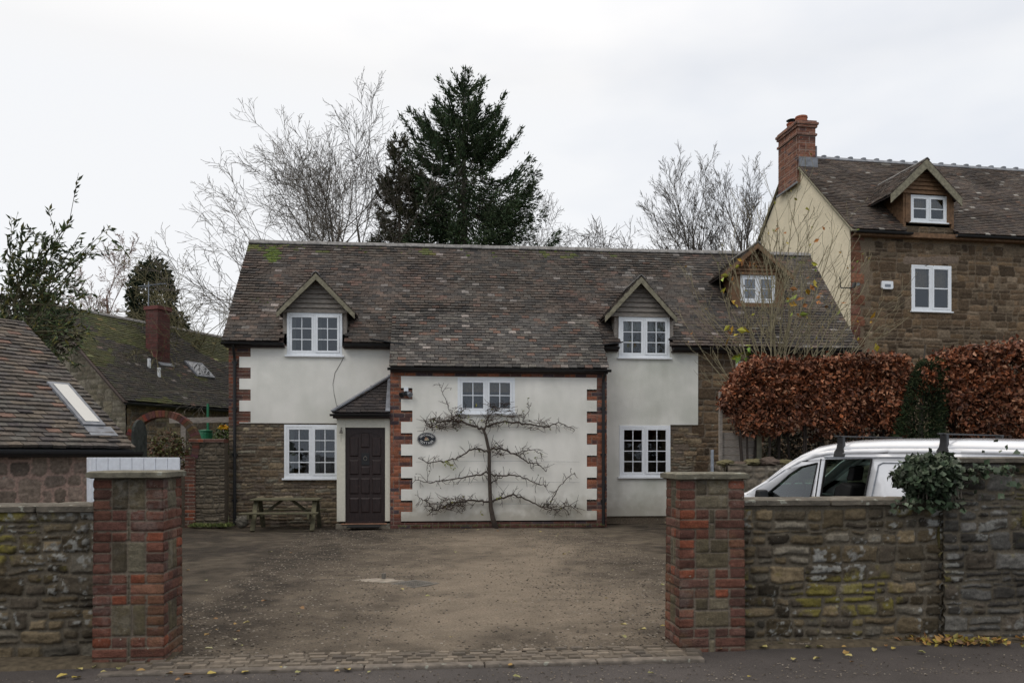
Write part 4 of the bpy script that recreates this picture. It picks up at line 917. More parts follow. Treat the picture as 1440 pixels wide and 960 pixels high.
class Tree:
    def __init__(s, seed): s.r = random.Random(seed); s.trunk = MB(); s.crown = MB(); s.tips = []; s.pts = []
    def rv(s): return Vector((s.r.gauss(0, 1), s.r.gauss(0, 1), s.r.gauss(0, 1)))
    def grow(s, p, d, Ln, r0, lvl, cfg, col):
        ml = cfg['levels']; nseg = max(3, min(9, int(Ln/cfg.get('seg', .35)))); st = Ln/nseg
        p = Vector(p); d = Vector(d).normalized(); pts = [p.copy()]; rad = [r0]; rmin = cfg.get('rmin', .006)
        r1 = max(rmin, r0*cfg.get('taper', .35)); nodes = []
        for i in range(nseg):
            d = (d+s.rv()*cfg.get('wander', .12)*(1 if lvl else .4)+Vector((0, 0, 1))*cfg['up'][min(lvl, len(cfg['up'])-1)]).normalized()
            p = p+d*st; pts.append(p.copy()); rad.append(r0+(r1-r0)*(i+1)/nseg); nodes.append((p.copy(), d.copy(), rad[-1], (i+1)/nseg))
        target = s.trunk if lvl == 0 else s.crown
        target.tube(pts, rad, 7 if lvl == 0 else (5 if lvl == 1 else 3), col, cap=False)
        if lvl >= ml-1: s.tips += [(pts[-1], d.copy())]; s.pts += [(q, d.copy()) for q in pts[1:]]; return
        nc = cfg['kids'][min(lvl, len(cfg['kids'])-1)]; st0 = cfg['start'][min(lvl, len(cfg['start'])-1)]
        for k in range(nc):
            f = st0+(1-st0)*(k+s.r.random()*.8)/nc; nd = nodes[min(len(nodes)-1, int(f*len(nodes)))]
            ang = R(s.r.uniform(*cfg['ang'][min(lvl, len(cfg['ang'])-1)])); ax = nd[1].cross(s.rv()).normalized()
            dd = Matrix.Rotation(ang, 3, ax) @ nd[1]
            if cfg.get('bias') and lvl == 0: dd = (dd+Vector(cfg['bias'])).normalized()
            ln = Ln*s.r.uniform(*cfg['len'][min(lvl, len(cfg['len'])-1)])*(1.15-.5*f)
            s.grow(nd[0], dd, ln, max(rmin, nd[2]*cfg.get('rk', .6)), lvl+1, cfg, col)
def bare_tree(name, base, h, cfg, r, col, label, seed, group=None, lean=(0, 0, 1), twigcol=None, extra=None, cat='tree'):
    T = Tree(seed); T.grow((0, 0, 0), lean, h, r, 0, cfg, col)
    root = empty(name, base, 0, label, cat, group); T.trunk.build('trunk', M['bark'], root, smooth=True)
    T.crown.build('crown', M['bark'], root)
    return root, T

# ------------------------------------------------------------------ trees behind the cottage
BK = (.065, .056, .045); BKG = (.115, .10, .082)
cfgA = dict(levels=5, kids=[22, 9, 6, 4], start=[.56, .12, .12, .1], ang=[(18, 78), (20, 45), (20, 45), (20, 50)], len=[(.48, .60), (.36, .56), (.38, .58), (.4, .6)], up=[.02, .05, .03, .01], wander=.1, seg=.45, rmin=.0058, taper=.3, rk=.46)
bare_tree('bare_tree', (PW(478, 640, 30).x, 30, 0), 10.0, dict(cfgA, bias=(-.16, 0, 0)), .17, BKG, 'large bare ash tree with spreading branches rising behind the left half of the cottage roof', 12)
cfgB = dict(cfgA, kids=[10, 7, 5, 4], bias=(-.25, 0, .1))
bare_tree('bare_tree', (PW(545, 640, 29).x, 29, 0), 9.6, cfgB, .12, BK, 'slimmer bare tree against the left side of the tall conifer', 15, lean=(-.06, 0, 1))
cfgL = dict(cfgA, kids=[11, 6, 5, 3], start=[.35, .2, .1, .1], ang=[(40, 80), (20, 50), (20, 50), (20, 50)], up=[.02, .01, .0, -.01], bias=(-.1, 0, .0))
bare_tree('bare_tree', (PW(385, 640, 26).x, 26, 0), 7.2, cfgL, .10, BKG, 'low bare tree with wide thin branches behind the left gable of the cottage', 19)
cfgC = dict(levels=5, kids=[18, 8, 6, 4], start=[.35, .12, .12, .1], ang=[(14, 36), (14, 30), (14, 34), (16, 40)], len=[(.36, .46), (.34, .5), (.36, .54), (.4, .6)], up=[.02, .05, .05, .04], wander=.08, seg=.5, rmin=.0066, taper=.3, rk=.5)
bare_tree('bare_tree', (PW(985, 640, 40).x, 40, 0), 12.0, dict(cfgC, bias=(-.05, 0, 0)), .17, BK, 'bare upright tree behind the roof, left one of the pair beside the big chimney', 22, group='pair of bare upright trees behind the roof')
bare_tree('bare_tree', (PW(1058, 640, 38).x, 38, 0), 11.6, cfgC, .17, BK, 'bare upright tree behind the right dormer, the one closest to the big chimney', 27, group='pair of bare upright trees behind the roof')
cfgD = dict(levels=5, kids=[11, 7, 6, 5], start=[.4, .15, .1, .1], ang=[(25, 65), (25, 55), (25, 60), (25, 60)], len=[(.4, .6), (.42, .62), (.45, .7), (.5, .8)], up=[.02, .01, .01, .01], wander=.14, seg=.5, rmin=.008, taper=.3, rk=.5)
bare_tree('bare_tree', (PW(862, 640, 36).x, 36, 0), 9.0, cfgD, .14, BK, 'low bushy bare tree just above the middle of the cottage ridge', 31, group='low bare trees above the ridge')
bare_tree('bare_tree', (PW(800, 640, 44).x, 44, 0), 10.6, cfgD, .14, BK, 'faint low bare tree between the conifer and the bushy bare tree', 33, group='low bare trees above the ridge')
bare_tree('bare_tree', (PW(925, 640, 42).x, 42, 0), 9.6, cfgD, .14, BK, 'thin low bare tree between the bushy bare tree and the upright pair', 35, group='low bare trees above the ridge')

def conifer(name, base, h, prof, seed, label, nwh, per, col, density=1., sky=1., trunk_r=.28, lean_side=0):
    root = empty(name, base, 0, label, 'tree'); rg = random.Random(seed); rn = np.random.default_rng(seed)
    tr = MB(); tr.tube([(0, 0, 0), (0.05, 0, h*.5), (0, 0, h*.98)], [trunk_r, trunk_r*.6, .03], 8, (.06, .05, .04)); tr.build('trunk', M['bark'], root, smooth=True)
    br = MB(); lf = MB()
    zs = np.linspace(h*.18, h*.985, nwh); Pp = []; Dd = []
    for z in zs:
        for k in range(per):
            a = 2*pi*(k+rg.uniform(-.4, .4))/per+z*7; Ln = np.interp(z/h, prof[0], prof[1])*rg.uniform(.66, 1.10); Ln = max(Ln, .3)
            if rg.random() > density*(.75+.25*sin(z*2.3)): continue
            n = max(4, int(Ln/.22)); pts = []; t_ = z/h; rise = np.interp(t_, [0, .6, .9, 1], [-.42, -.26, .02, .5]); z0 = z+rg.uniform(-.12, .12)
            for i in range(n+1):
                s_ = i/n; pts.append((Ln*s_*cos(a), Ln*s_*sin(a), z0+Ln*(rise*s_-.36*s_*(1-s_)*2+.30*s_**3)))
            pts = np.array(pts); br.tube(pts, np.linspace(.035, .008, n+1), 3, (.06, .05, .04), cap=False)
            dd = np.gradient(pts, axis=0); dd /= np.linalg.norm(dd, axis=1)[:, None]
            m = int(Ln*66)
            s_ = rn.uniform(.18, 1.02, m)**.8; q = np.stack([np.interp(s_, np.linspace(0, 1, n+1), pts[:, j]) for j in range(3)], 1)
            di = np.stack([np.interp(s_, np.linspace(0, 1, n+1), dd[:, j]) for j in range(3)], 1)
            side = np.cross(di, [0, 0, 1.]); sg = rn.choice([-1, 1], m)[:, None]; wdt = (1-s_*.75)[:, None]*Ln*.16
            off = side*sg*wdt*rn.uniform(0, 1, (m, 1)); off[:, 2] -= rn.uniform(0, .5, m)*(.35+.65*(t_ < .8))*np.minimum(1, Ln/2.5)
            Pp.append(q+off); Dd.append(di*1.0+side*sg*.5+np.array([0, 0, -.7 if t_ < .75 else .0]))
    br.build('branches', M['bark'], root)
    P = np.concatenate(Pp); D = np.concatenate(Dd)
    leaves(lf, P, .20, col, rn, fold=.04, asp=.24, dirs=D*1.5, vary=.45, clump=.35, cf=1.2); leaves(lf, P+rn.normal(size=P.shape)*.07, .15, col, rn, fold=.04, asp=.26, dirs=D*1.3, vary=.4, clump=.35, cf=1.2); leaves(lf, P+rn.normal(size=P.shape)*.10, .13, col, rn, fold=.04, asp=.26, dirs=D*1.3, vary=.4)
    lf.build('crown', M['conifer'], root)
    return root
CON = [(.036, .060, .028), (.042, .070, .032), (.028, .046, .024), (.056, .076, .032), (.036, .052, .026)]
conifer('conifer_tree', (PW(652, 640, 33).x, 33, 0), 16.4, ([0, .3, .55, .66, .76, .86, .94, 1.0], [4.9, 4.8, 4.3, 3.6, 3.0, 2.3, 1.4, .5]), 5, 'tall dark green conifer with rounded top behind the middle of the roof', 38, 12, CON, density=.88)
conifer('conifer_tree', (PW(561, 640, 31).x, 31.0, 0), 13.4, ([0, .5, .7, .85, .95, 1], [1.5, 1.4, 1.2, .85, .5, .2]), 6, 'narrow brownish conifer hugging the left side of the tall dark conifer', 34, 8, [(.05, .05, .025), (.04, .045, .022), (.06, .055, .035)], density=.8, trunk_r=.14)

# ivy-clad and brown trees far left
def leafy_tree(name, base, h, blobs, n, size, pal, label, seed, cat='tree', trunk=.25, twigs=60, matn='leaf', tcol=BK, hollow=.35, group=None, trunk_top=.8):
    root = empty(name, base, 0, label, cat, group); rn = np.random.default_rng(seed); rg = random.Random(seed)
    tr = MB(); tr.tube([(0, 0, 0), (.03*h/5, 0, h*trunk_top*.5), (0, 0, h*trunk_top)], [trunk, trunk*.7, trunk*.2], 7, tcol); tr.build('trunk', M['bark'], root, smooth=True)
    lm = MB(); lf = MB(); tot = sum(b[3]*b[4]*b[5] for b in blobs)
    for (x, y, z, rx, ry, rzz) in blobs:
        m = int(n*rx*ry*rzz/tot); v = rn.normal(size=(m, 3)); v /= np.linalg.norm(v, axis=1)[:, None]; r_ = rn.uniform(hollow, 1, m)**.6
        th = np.arctan2(v[:, 1], v[:, 0]); bump = 1+.28*fbm(th*2.2+x*3, v[:, 2]*2.8+z*2, seed+5)
        P = np.array([x, y, z])+v*np.array([rx, ry, rzz])*(r_*bump)[:, None]
        cl = fbm(P[:, 0]*2.2/max(.3, rx), P[:, 2]*2.2/max(.3, rx)+P[:, 1], seed+9); P = P[cl > -.32]
        leaves(lf, P, size, pal, rn, fold=.12, asp=.6, dirs=(P-np.array([x, y, z]))*.6+np.array([0, 0, .1]))
        for k in range(max(3, int(twigs/len(blobs)))):
            q = P[rn.integers(0, len(P))]; lm.tube([(0, 0, max(.1, z-rzz)), ((q[0]+0)*.5, q[1]*.5, (q[2]+max(.1, z-rzz))*.5+.1*rg.random()), tuple(q)], [trunk*.25, trunk*.14, .01], 4, tcol, cap=False)
    lm.build('branches', M['bark'], root); lf.build('crown', M[matn], root); return root
Yf = 48
b0 = PW(214, 640, Yf)
leafy_tree('evergreen_tree', (b0.x, Yf, 0), 12.5, [(0, 0, 10.7, 1.35, 1.3, 1.9), (.3, 0, 8.6, 1.7, 1.5, 1.6), (.6, 0, 6.6, 2.1, 1.6, 1.8), (.1, 0, 12.2, .9, .8, .8)], 15000, .26, [(.03, .04, .022), (.024, .035, .02), (.045, .05, .028), (.02, .028, .018)], 'dark ivy-clad evergreen tree beyond the far chimney on the left', 41, matn='conifer')
b0 = PW(150, 640, 50)
cfgE = dict(cfgC, kids=[10, 6, 6, 5], ang=[(20, 50), (20, 45), (20, 50), (20, 55)], up=[.02, .03, .0, -.03], rmin=.012)
bt, T = bare_tree('bare_tree', (b0.x, 50, 0), 11.2, cfgE, .17, (.20, .125, .10), 'pinkish brown twiggy birch left of the dark evergreen', 43)
b0 = PW(275, 640, 40)
leafy_tree('shrub', (PW(262, 640, 42).x, 42, 0), 7, [(0, 0, 6.2, 1.5, 1.2, 1.1), (1.6, 0, 5.2, 1.5, 1.2, 1.1), (-1.6, 0, 5.4, 1.3, 1.2, .9), (-3.6, 0, 5.9, 1.5, 1.2, .9), (-5.6, 0, 6.2, 1.6, 1.2, .9)], 8000, .22, [(.04, .045, .02), (.055, .045, .025), (.03, .035, .02)], 'row of dark mixed evergreen shrubs beyond the far roof ridge', 44, cat='shrub', trunk=.12, matn='conifer')
leafy_tree('shrub', (PW(315, 640, 36).x, 36, 0), 6, [(0, 0, 4.6, 1.3, 1.2, 1.4), (1.5, 0, 4.0, 1.5, 1.2, 1.4), (-1.0, 0, 3.6, 1.1, 1.1, 1.2)], 2500, .16, [(.07, .06, .03), (.055, .05, .025), (.09, .075, .04)], 'thin olive brown shrub beside the cottage left gable', 45, cat='shrub', trunk=.08, twigs=200, tcol=(.10, .09, .06))
cfgS = dict(levels=5, kids=[10, 7, 6, 4], start=[.1, .1, .1, .1], ang=[(20, 60), (20, 50), (20, 60), (20, 60)], len=[(.5, .8), (.45, .7), (.45, .7), (.5, .8)], up=[.02, .02, .0, -.02], wander=.16, seg=.35, rmin=.008, taper=.35, rk=.55)
bare_tree('willow_shrub', (PW(300, 640, 31).x, 31, 0), 6.0, cfgS, .09, (.13, .115, .06), 'tangled olive willow shrub in front of the far roof, left of the cottage', 46, cat='shrub')
# continuous far tree belt on the horizon
rn = np.random.default_rng(3); mb = MB(); n = 16000
X = rn.uniform(-90, 90, n); Yb = rn.uniform(75, 92, n); top = 4.5+2.2*fbm(X*.12, X*0, 8)+1.2*fbm(X*.6, X*0, 9); Z = rn.uniform(0, 1, n)**.8*top
leaves(mb, np.stack([X, Yb, Z], 1), 1.0, [(.05, .05, .03), (.065, .055, .04), (.04, .045, .03), (.075, .06, .045)], rn, asp=.7)
tag(mb.build('distant_wood', M['conifer']), 'far-off wood along the horizon beyond the houses', 'wood', kind='stuff')

# ------------------------------------------------------------------ far house at the left
A_ = Frame(PW(177, 553, 24).x, 24.0, 68)            # u runs away along the eave, v<0? roof rises towards +v (left)
fh = empty('stone_house', A_.T(0, 0), A_.a, 'long low stone house with a mossy roof and red brick chimney behind the arch', 'house')
ez_ = EYE+89*24/F; half = 3.2; rze = 6.15; k_ = (rze-ez_)/half; LEN = 15
def far_in(c): return True
TF = [(.052, .045, .035), (.042, .038, .032), (.06, .048, .036), (.036, .033, .03), (.05, .05, .03)]
def tone_far(c, cl):
    n = float(fbm(np.array(c.x*.5), np.array(c.z*1.1), 90))
    if n > .18 or c.z > rze-.25: cl = [cl[0]*1.15+.012, cl[1]*1.3+.014, cl[2]*.7]
    return cl
mb = MB(); sv = Vector((0, 1, k_)); tiles(mb, (-.25, -.25, ez_-.25*k_), (1, 0, 0), sv, LEN, math.hypot(half+.25, (half+.25)*k_), pal=TF, oddp=.03, gauge=.11, tw=.2, tone=tone_far, seed=21)
tiles(mb, (LEN-.25, 2*half+.25, ez_-.25*k_), (-1, 0, 0), Vector((0, -1, k_)), LEN, math.hypot(half+.25, (half+.25)*k_), pal=TF, oddp=.03, gauge=.3, tw=.5, seed=22)
for s in (0, 1):
    y0 = -.22 if s == 0 else 2*half+.22
    mb.prism([(-.2, y0, ez_-.25*k_-.05), (-.2, half, rze-.07), (-.2, half, rze-.11), (-.2, y0, ez_-.25*k_-.09)], (LEN-.1, 0, 0), (.03, .03, .03))
mb.build('roof', M['tiles'], fh)
mb = MB(); rg = random.Random(66)
panel(mb, (0, 0, 0), (0, 1, 0), (-1, 0, 0), 2*half, rze-.1, .035, rects_rubble(2*half, 6, [(.20, .18, .145), (.25, .225, .18), (.15, .13, .10), (.11, .10, .075), (.17, .15, .11)], .10, .2, .15, .4, rg), mortar=(.14, .125, .10), proud=.02, warp=.03, rnd=.04, seed=71,
      keep=lambda A, B: B < ez_+np.minimum(A, 2*half-A)*k_-.05)
mb.build('gable_wall', M['masonry'], fh, smooth=True)
mb = MB(); panel(mb, (0.02, 0, 0), (1, 0, 0), (0, -1, 0), LEN-.5, ez_-.05, .05, rects_rubble(LEN, 3.3, STONE, .09, .17, .2, .5, rg), mortar=(.14, .125, .10), proud=.02, warp=.02, rnd=.03, seed=72)
mb.box((LEN-.6, .02, 0), (LEN-.5, 2*half, ez_)); mb.box((.05, 2*half-.1, 0), (LEN-.5, 2*half, ez_)); mb.build('side_wall', M['masonry'], fh, smooth=False)
mb = MB(); mb.bar((-.27, -.28, ez_-.28*k_-.04), (-.27, half, rze-.04), .05, .16, (1, 0, 0)); mb.bar((-.27, half, rze-.04), (-.27, 2*half+.28, ez_-.28*k_-.04), .05, .16, (1, 0, 0)); mb.build('bargeboard', M['fascia'], fh)
gutter(fh, (-.3, -.31, ez_-.3), (LEN, -.31, ez_-.3), .06)
ridge(fh, (-.25, half, rze), (LEN-.25, half, rze), seg=.45, mname='ridge', seed=6)
def fslope(u, d): return Vector((u, d, ez_+d*k_))      # point on the slope, d = run from the eave
def slope_hit(fr, px, py, o0, run, k, z0, it=40):      # run on the slope that the photo shows at px, py
    lo, hi = -1., 6.
    for _ in range(it):
        m = (lo+hi)/2; z = fr.z(px, py, m)
        if z > z0+m*k: lo = m
        else: hi = m
    return fr.u(px, m), m
def boxon(mb, fr, u, d, wu, wd, h, z0, k, **kw):
    P = [(u-wu, d-wd), (u+wu, d-wd), (u+wu, d+wd), (u-wu, d+wd)]; nv = Vector((0, -k, 1)).normalized()
    mb.prism([Vector((a, b, z0+b*k))+nv*-.02 for a, b in P], nv*(h+.02), **kw)
cu_, cd_ = slope_hit(A_, 222, 500, 0, 0, k_, ez_)
mb = MB(); cz = A_.z(222, 432, cd_); s_ = .26
for (o_, U_, N_) in (((-s_, -s_), (1, 0, 0), (0, -1, 0)), ((-s_, s_), (1, 0, 0), (0, 1, 0)), ((-s_, -s_), (0, 1, 0), (-1, 0, 0)), ((s_, -s_), (0, 1, 0), (1, 0, 0))):
    panel(mb, (cu_+o_[0], cd_+o_[1], ez_+cd_*k_-.4), U_, N_, 2*s_, cz-(ez_+cd_*k_)+.4, .02, rects_brick(2*s_, 3, [(.12, .045, .04), (.10, .042, .038), (.09, .045, .04)], rng=rg), mortar=(.09, .06, .05), proud=.006, rnd=.008, seed=73)
mb.box((cu_-s_-.05, cd_-s_-.05, cz-.12), (cu_+s_+.05, cd_+s_+.05, cz), (.13, .05, .045)); mb.box((cu_-.2, cd_-.2, cz), (cu_+.2, cd_+.2, cz+.03), (.1, .08, .07))
ch = mb.build('chimney', M['brick'], fh); mb = MB(); boxon(mb, A_, cu_, cd_-s_-.1, s_+.04, .06, .03, ez_, k_); mb.build('flashing', M['lead'], ch)
su, sdv = slope_hit(A_, 280, 521, 0, 0, k_, ez_)
mb = MB(); boxon(mb, A_, su, sdv, .42, .30, .07, ez_, k_); sk_ = mb.build('skylight', M['lead'], fh)
mb = MB(); nv = Vector((0, -k_, 1)).normalized(); mb.add([tuple(fslope(su+a, sdv+b_)+nv*.076) for a, b_ in ((-.36, -.24), (.36, -.24), (.36, .24), (-.36, .24))], [(0, 1, 2, 3)]); mb.build('pane', M['glass_sky'], sk_)
for (px, py) in ((210, 517), (224, 530)):
    u_, d_ = slope_hit(A_, px, py, 0, 0, k_, ez_); mb = MB(); mb.box((u_-.04, d_-.03, ez_+d_*k_-.05), (u_+.04, d_+.05, ez_+d_*k_+.30)); mb.build('roof_vent', M['upvc'], fh, bevel=.01)
mb = MB(); ap = A_.hp(209, 470, cd_+.3); mb.tube([(ap[0], cd_+.3, ez_+cd_*k_), (ap[0], cd_+.3, A_.z(209, 396, cd_+.3))], .02, 5)
za = A_.z(209, 398, cd_+.3)
for i in range(8): mb.bar((ap[0]-.02, cd_+.3-.5+i*.13, za-.05-(.12 if i > 5 else 0)), (ap[0]+.35, cd_+.3-.5+i*.13, za-.05+(.05)), .012, .012)
mb.bar((ap[0]+.15, cd_-.3, za-.03), (ap[0]+.15, cd_+.9, za-.03), .02, .02); mb.build('aerial', M['steel'], fh)

# ------------------------------------------------------------------ outbuilding at the left edge
O_ = Frame(PW(190, 629, 10.5).x, 10.5, 58)
ob_ = empty('outbuilding', O_.T(0, 0), O_.a, 'low stone outbuilding with tiled roof and skylight at the left edge', 'outbuilding')
oz = EYE+.115; kp = math.tan(R(34.5)); run_ = 2.7; LO = 6.0
TO = [(.14, .115, .095), (.11, .095, .085), (.16, .13, .10), (.09, .08, .075), (.13, .12, .105), (.10, .085, .07)]
mb = MB(); tiles(mb, (-LO, 0, oz), (1, 0, 0), Vector((0, 1, kp)), LO, run_/cos(R(34.5)), pal=TO, oddp=.12, th=.018, gauge=.10, seed=31, odd=[(.20, .12, .09), (.07, .06, .06)])
mb.prism([(-LO, .03, oz-.05), (-LO, run_, oz+run_*kp-.05), (-LO, run_, oz+run_*kp-.09), (-LO, .03, oz-.09)], (LO-.02, 0, 0), (.03, .03, .03))
tiles(mb, (0, 2*run_, oz), (-1, 0, 0), Vector((0, -1, kp)), LO, run_/cos(R(34.5)), pal=TO, gauge=.2, tw=.3, seed=32)
mb.build('roof', M['tiles'], ob_)
gutter(ob_, (-LO, -.05, oz-.05), (.05, -.05, oz-.05), .06)
mb = MB(); mb.box((-LO, .02, oz-.12), (-.01, .04, oz-.03)); mb.box((-.5, .04, oz-.13), (-.02, 2*run_-.1, oz-.08)); mb.build('fascia', M['plastic_black'], ob_)
mb = MB(); rg = random.Random(9)
panel(mb, (-LO, .16, 0), (1, 0, 0), (0, -1, 0), LO-.52, oz-.1, .018, rects_rubble(LO, 1.6, [(.25, .19, .15), (.20, .155, .12), (.28, .22, .17), (.16, .125, .10)], .12, .2, .14, .3, rg, tallp=.5), mortar=(.36, .25, .20), proud=.012, warp=.03, rnd=.05, seed=81)
panel(mb, (-.52, .16, 0), (0, 1, 0), (1, 0, 0), 2*run_-.3, oz+run_*kp, .03, rects_rubble(2*run_, 4, STONE, .1, .18, .15, .35, rg), mortar=(.2, .16, .13), proud=.014, warp=.03, rnd=.05, seed=82, keep=lambda A, B: B < oz-.05+np.minimum(A, 2*run_-.3-A)*kp)
mb.box((-LO, 2*run_-.2, 0), (-.55, 2*run_-.1, oz)); mb.build('wall', M['masonry'], ob_, smooth=False)
su, sd_ = slope_hit(O_, 106, 572, 0, 0, kp, oz)
def sl_box(u0, u1, d0, d1, h, nm, m, par, base=0):
    nv = Vector((0, -kp, 1)).normalized(); mb = MB(); mb.prism([Vector((a, b, oz+b*kp))+nv*base for a, b in ((u0, d0), (u1, d0), (u1, d1), (u0, d1))], nv*h); return mb.build(nm, M[m], par)
so_ = sl_box(su-.14, su+.15, sd_-.40, sd_+.44, .05, 'skylight', 'lead', ob_, .0)
sl_box(su-.09, su+.10, sd_-.35, sd_+.39, .006, 'pane', 'glass_sky', so_, .052)
sl_box(su-.14, su+.22, sd_-.58, sd_-.41, .03, 'flashing', 'lead', so_, .0)

# ------------------------------------------------------------------ garden wall, brick arch, white boards
WVv = .45
gu0 = H.u(268, WVv); gu1 = uL+.0
t = empty('garden_wall', H.T(gu0, WVv), H.a, 'rough stone garden wall with brick coping joining the cottage left corner', 'garden wall')
hz = H.z(297, 622, WVv); mb = MB(); w_ = gu1-gu0
panel(mb, (0, 0, -.03), (1, 0, 0), (0, -1, 0), w_, hz+.03, .0175, rects_rubble(w_, hz, [(.11, .09, .065), (.13, .105, .075), (.09, .075, .055), (.15, .125, .09)], .05, .1, .12, .35, rg), mortar=(.10, .085, .065), proud=.02, warp=.02, rnd=.02, seed=91)
mb.box((.01, .01, 0), (w_, .3, hz-.005), (.1, .08, .06)); mb.build('stonework', M['masonry'], t, smooth=False)
mb = MB(); panel(mb, (-.02, -.05, hz), (1, 0, 0), (0, -1, 0), w_+.02, .075, .0125, rects_brick(w_+.1, .07, BRICK_OLD, rng=rg), proud=.006, rnd=.006, seed=92); mb.box((-.02, -.048, hz), (w_, .33, hz+.073), (.13, .055, .04)); mb.build('coping', M['brick'], t)
mb = MB(); panel(mb, (-.10, -.03, -.02), (1, 0, 0), (0, -1, 0), .2, H.z(262, 640, WVv), .0125, rects_brick(.3, 2, BRICK_OLD, rng=rg), proud=.006, rnd=.006, seed=93); mb.box((-.1, -.028, -.02), (.1, .3, H.z(262, 640, WVv)), (.13, .055, .04)); mb.build('pier', M['brick'], t)
# arch ring
acu, acz = H.hp(227.5, 628, WVv-.02); ro = .735; ri = .60
t = empty('brick_arch', H.T(acu, WVv-.03), H.a, 'round red brick moon gate arch behind the white boards', 'brick arch'); mb = MB(); n = 46
for k in range(n):
    a0 = R(-35)+R(250)*k/n; a1 = R(-35)+R(250)*(k+.9)/n; c = [x*rg.uniform(.7, 1.2) for x in rg.choice(BRICK_OLD)]
    pr = rg.uniform(0, .01)
    mb.prism([(ro*cos(a0), -pr, acz+ro*sin(a0)), (ro*cos(a1), -pr, acz+ro*sin(a1)), (ri*cos(a1), -pr, acz+ri*sin(a1)), (ri*cos(a0), -pr, acz+ri*sin(a0))], (0, .24, 0), c)
mb.build('ring', M['brick'], t)
mb = MB(); mb.prism([((ro-.01)*cos(R(-35)+R(250)*k/40), .008, acz+(ro-.01)*sin(R(-35)+R(250)*k/40)) for k in range(41)]+[((ri+.01)*cos(R(215)-R(250)*k/40), .008, acz+(ri+.01)*sin(R(215)-R(250)*k/40)) for k in range(41)], (0, .22, 0)); mb.build('mortar', M['earth'], t)
mb = MB(); panel(mb, (-1.5, .04, -.02), (1, 0, 0), (0, -1, 0), .95, 1.5, .025, rects_rubble(.95, 1.5, STONE_WET, .06, .12, .12, .3, rg), proud=.02, warp=.02, rnd=.02, seed=94)
mb.box((-1.5, .05, -.02), (-.56, .2, 1.5), (.1, .08, .06)); mb.box((-.56, .05, -.02), (.62, .2, acz-.55), (.1, .08, .06)); mb.build('base_wall', M['masonry'], t)
# dark round-topped gate leaf standing ajar in the arch
gx, gz = H.hp(200.5, 622, WVv-.1)
t = MB(); pts = [(-.0, -.30, .02), (0, .30, .02)]+[(0, .30*cos(a), H.z(200, 612, WVv)+.30*sin(a)) for a in np.linspace(0, pi, 14)]
t.prism(pts, (.05, 0, 0)); o = t.build('garden_gate', M['gate_dark'], loc=H.T(gx, WVv-.35), rz=H.a+R(-4)); tag(o, 'dark round-topped wooden gate standing open in the brick arch', 'gate')
# white boarded screen
Yb = 9.3; pa = PW(252, 643, Yb); wd = (252-153)*Yb/F; zt_ = EYE-.008
t = empty('white_screen', (pa.x, Yb, 0), R(3), 'white ribbed board screen with a curved left end behind the left gate pillar', 'screen'); mb = MB(); bw_ = .132
npl = int(wd/bw_)+1
for k in range(npl): mb.box((-k*bw_-bw_+.004, 0, .03), (-k*bw_, .025, zt_))
x0 = -npl*bw_; cx, cy = x0, .16
for k in range(5):
    a0 = R(-90)-R(18)*k; a1 = R(-90)-R(18)*(k+1)+R(1.2)
    mb.prism([(cx+.16*cos(a0), cy+.16*sin(a0), .03), (cx+.16*cos(a1), cy+.16*sin(a1), .03), (cx+.135*cos(a1), cy+.135*sin(a1), .03), (cx+.135*cos(a0), cy+.135*sin(a0), .03)], (0, 0, zt_-.03))
mb.build('boards', M['white_paint'], t, bevel=.004)
mb = MB(); mb.box((x0, .03, .3), (0, .06, .38)); mb.box((x0, .03, 1.1), (0, .06, 1.18)); mb.box((-.08, .03, 0), (-.02, .09, zt_-.02)); mb.box((x0+.02, .03, 0), (x0+.08, .09, zt_-.02)); mb.build('rail', M['white_paint'], t)
# rail fence, green bin, flowers behind the garden wall
gy = 19.5
t = empty('rail_fence', (PW(268, 640, gy).x-.4, gy, 0), 0, 'old grey timber rail fence behind the garden wall', 'fence'); mb = MB(); mb.bar((-.1, 0, EYE+(HZ-591)*gy/F), (2.6, 0, EYE+(HZ-589)*gy/F), .05, .13); mb.build('rail', M['timber_grey'], t)
for x in (.15, 1.15, 2.3): mb = MB(); mb.box((x, .03, 0), (x+.12, .13, 2.3)); mb.build('post', M['timber_grey'], t)
gp = PW(289, 640, 20.5); t = empty('green_post_bin', (gp.x, 20.5, 0), 0, 'green plastic water butt behind the garden wall', 'water butt')
mb = MB(); mb.lathe((0, 0, .9), [(.15, 0), (.17, .3), (.17, 1.1), (.16, 1.15)], 16); mb.build('barrel', M['green_plastic'], t, smooth=False); mb = MB(); mb.lathe((0, 0, 2.05), [(.18, 0), (.18, .03), (.06, .05)], 16); mb.build('lid', M['green_plastic'], t)
mb = MB(); mb.box((-.22, -.22, 0), (.22, .22, .9)); mb.build('stand', M['timber_grey'], t)
mb = MB(); mb.bar((.06, 0, .0), (.06, 0, 2.75), .05, .05, (0, 1, 0)); mb.build('pole', M['green_plastic'], t)
leafy_tree('flowering_shrub', (PW(314, 640, 17.9).x, 17.9, 0), 2.1, [(0, 0, 1.7, .25, .2, .35), (0, 0, 2.0, .17, .1, .15)], 700, .07, [(.06, .09, .02), (.09, .13, .03), (.04, .06, .02)], 'small green plant with yellow flower heads over the garden wall', 51, cat='plant', trunk=.02, twigs=12)
mb = MB(); rn = np.random.default_rng(1); c = PW(314, 601, 17.6)
for k in range(3): leaves(mb, np.tile([[c.x+.05*k-.05, c.y, c.z+.02*(k % 2)]], (26, 1)), .07, [(.55, .40, .02), (.60, .30, .02)], rn)
o = mb.build('yellow_flowers', M['leaf']); tag(o, 'bright yellow flower head above the garden wall beside the cottage corner', 'flower')
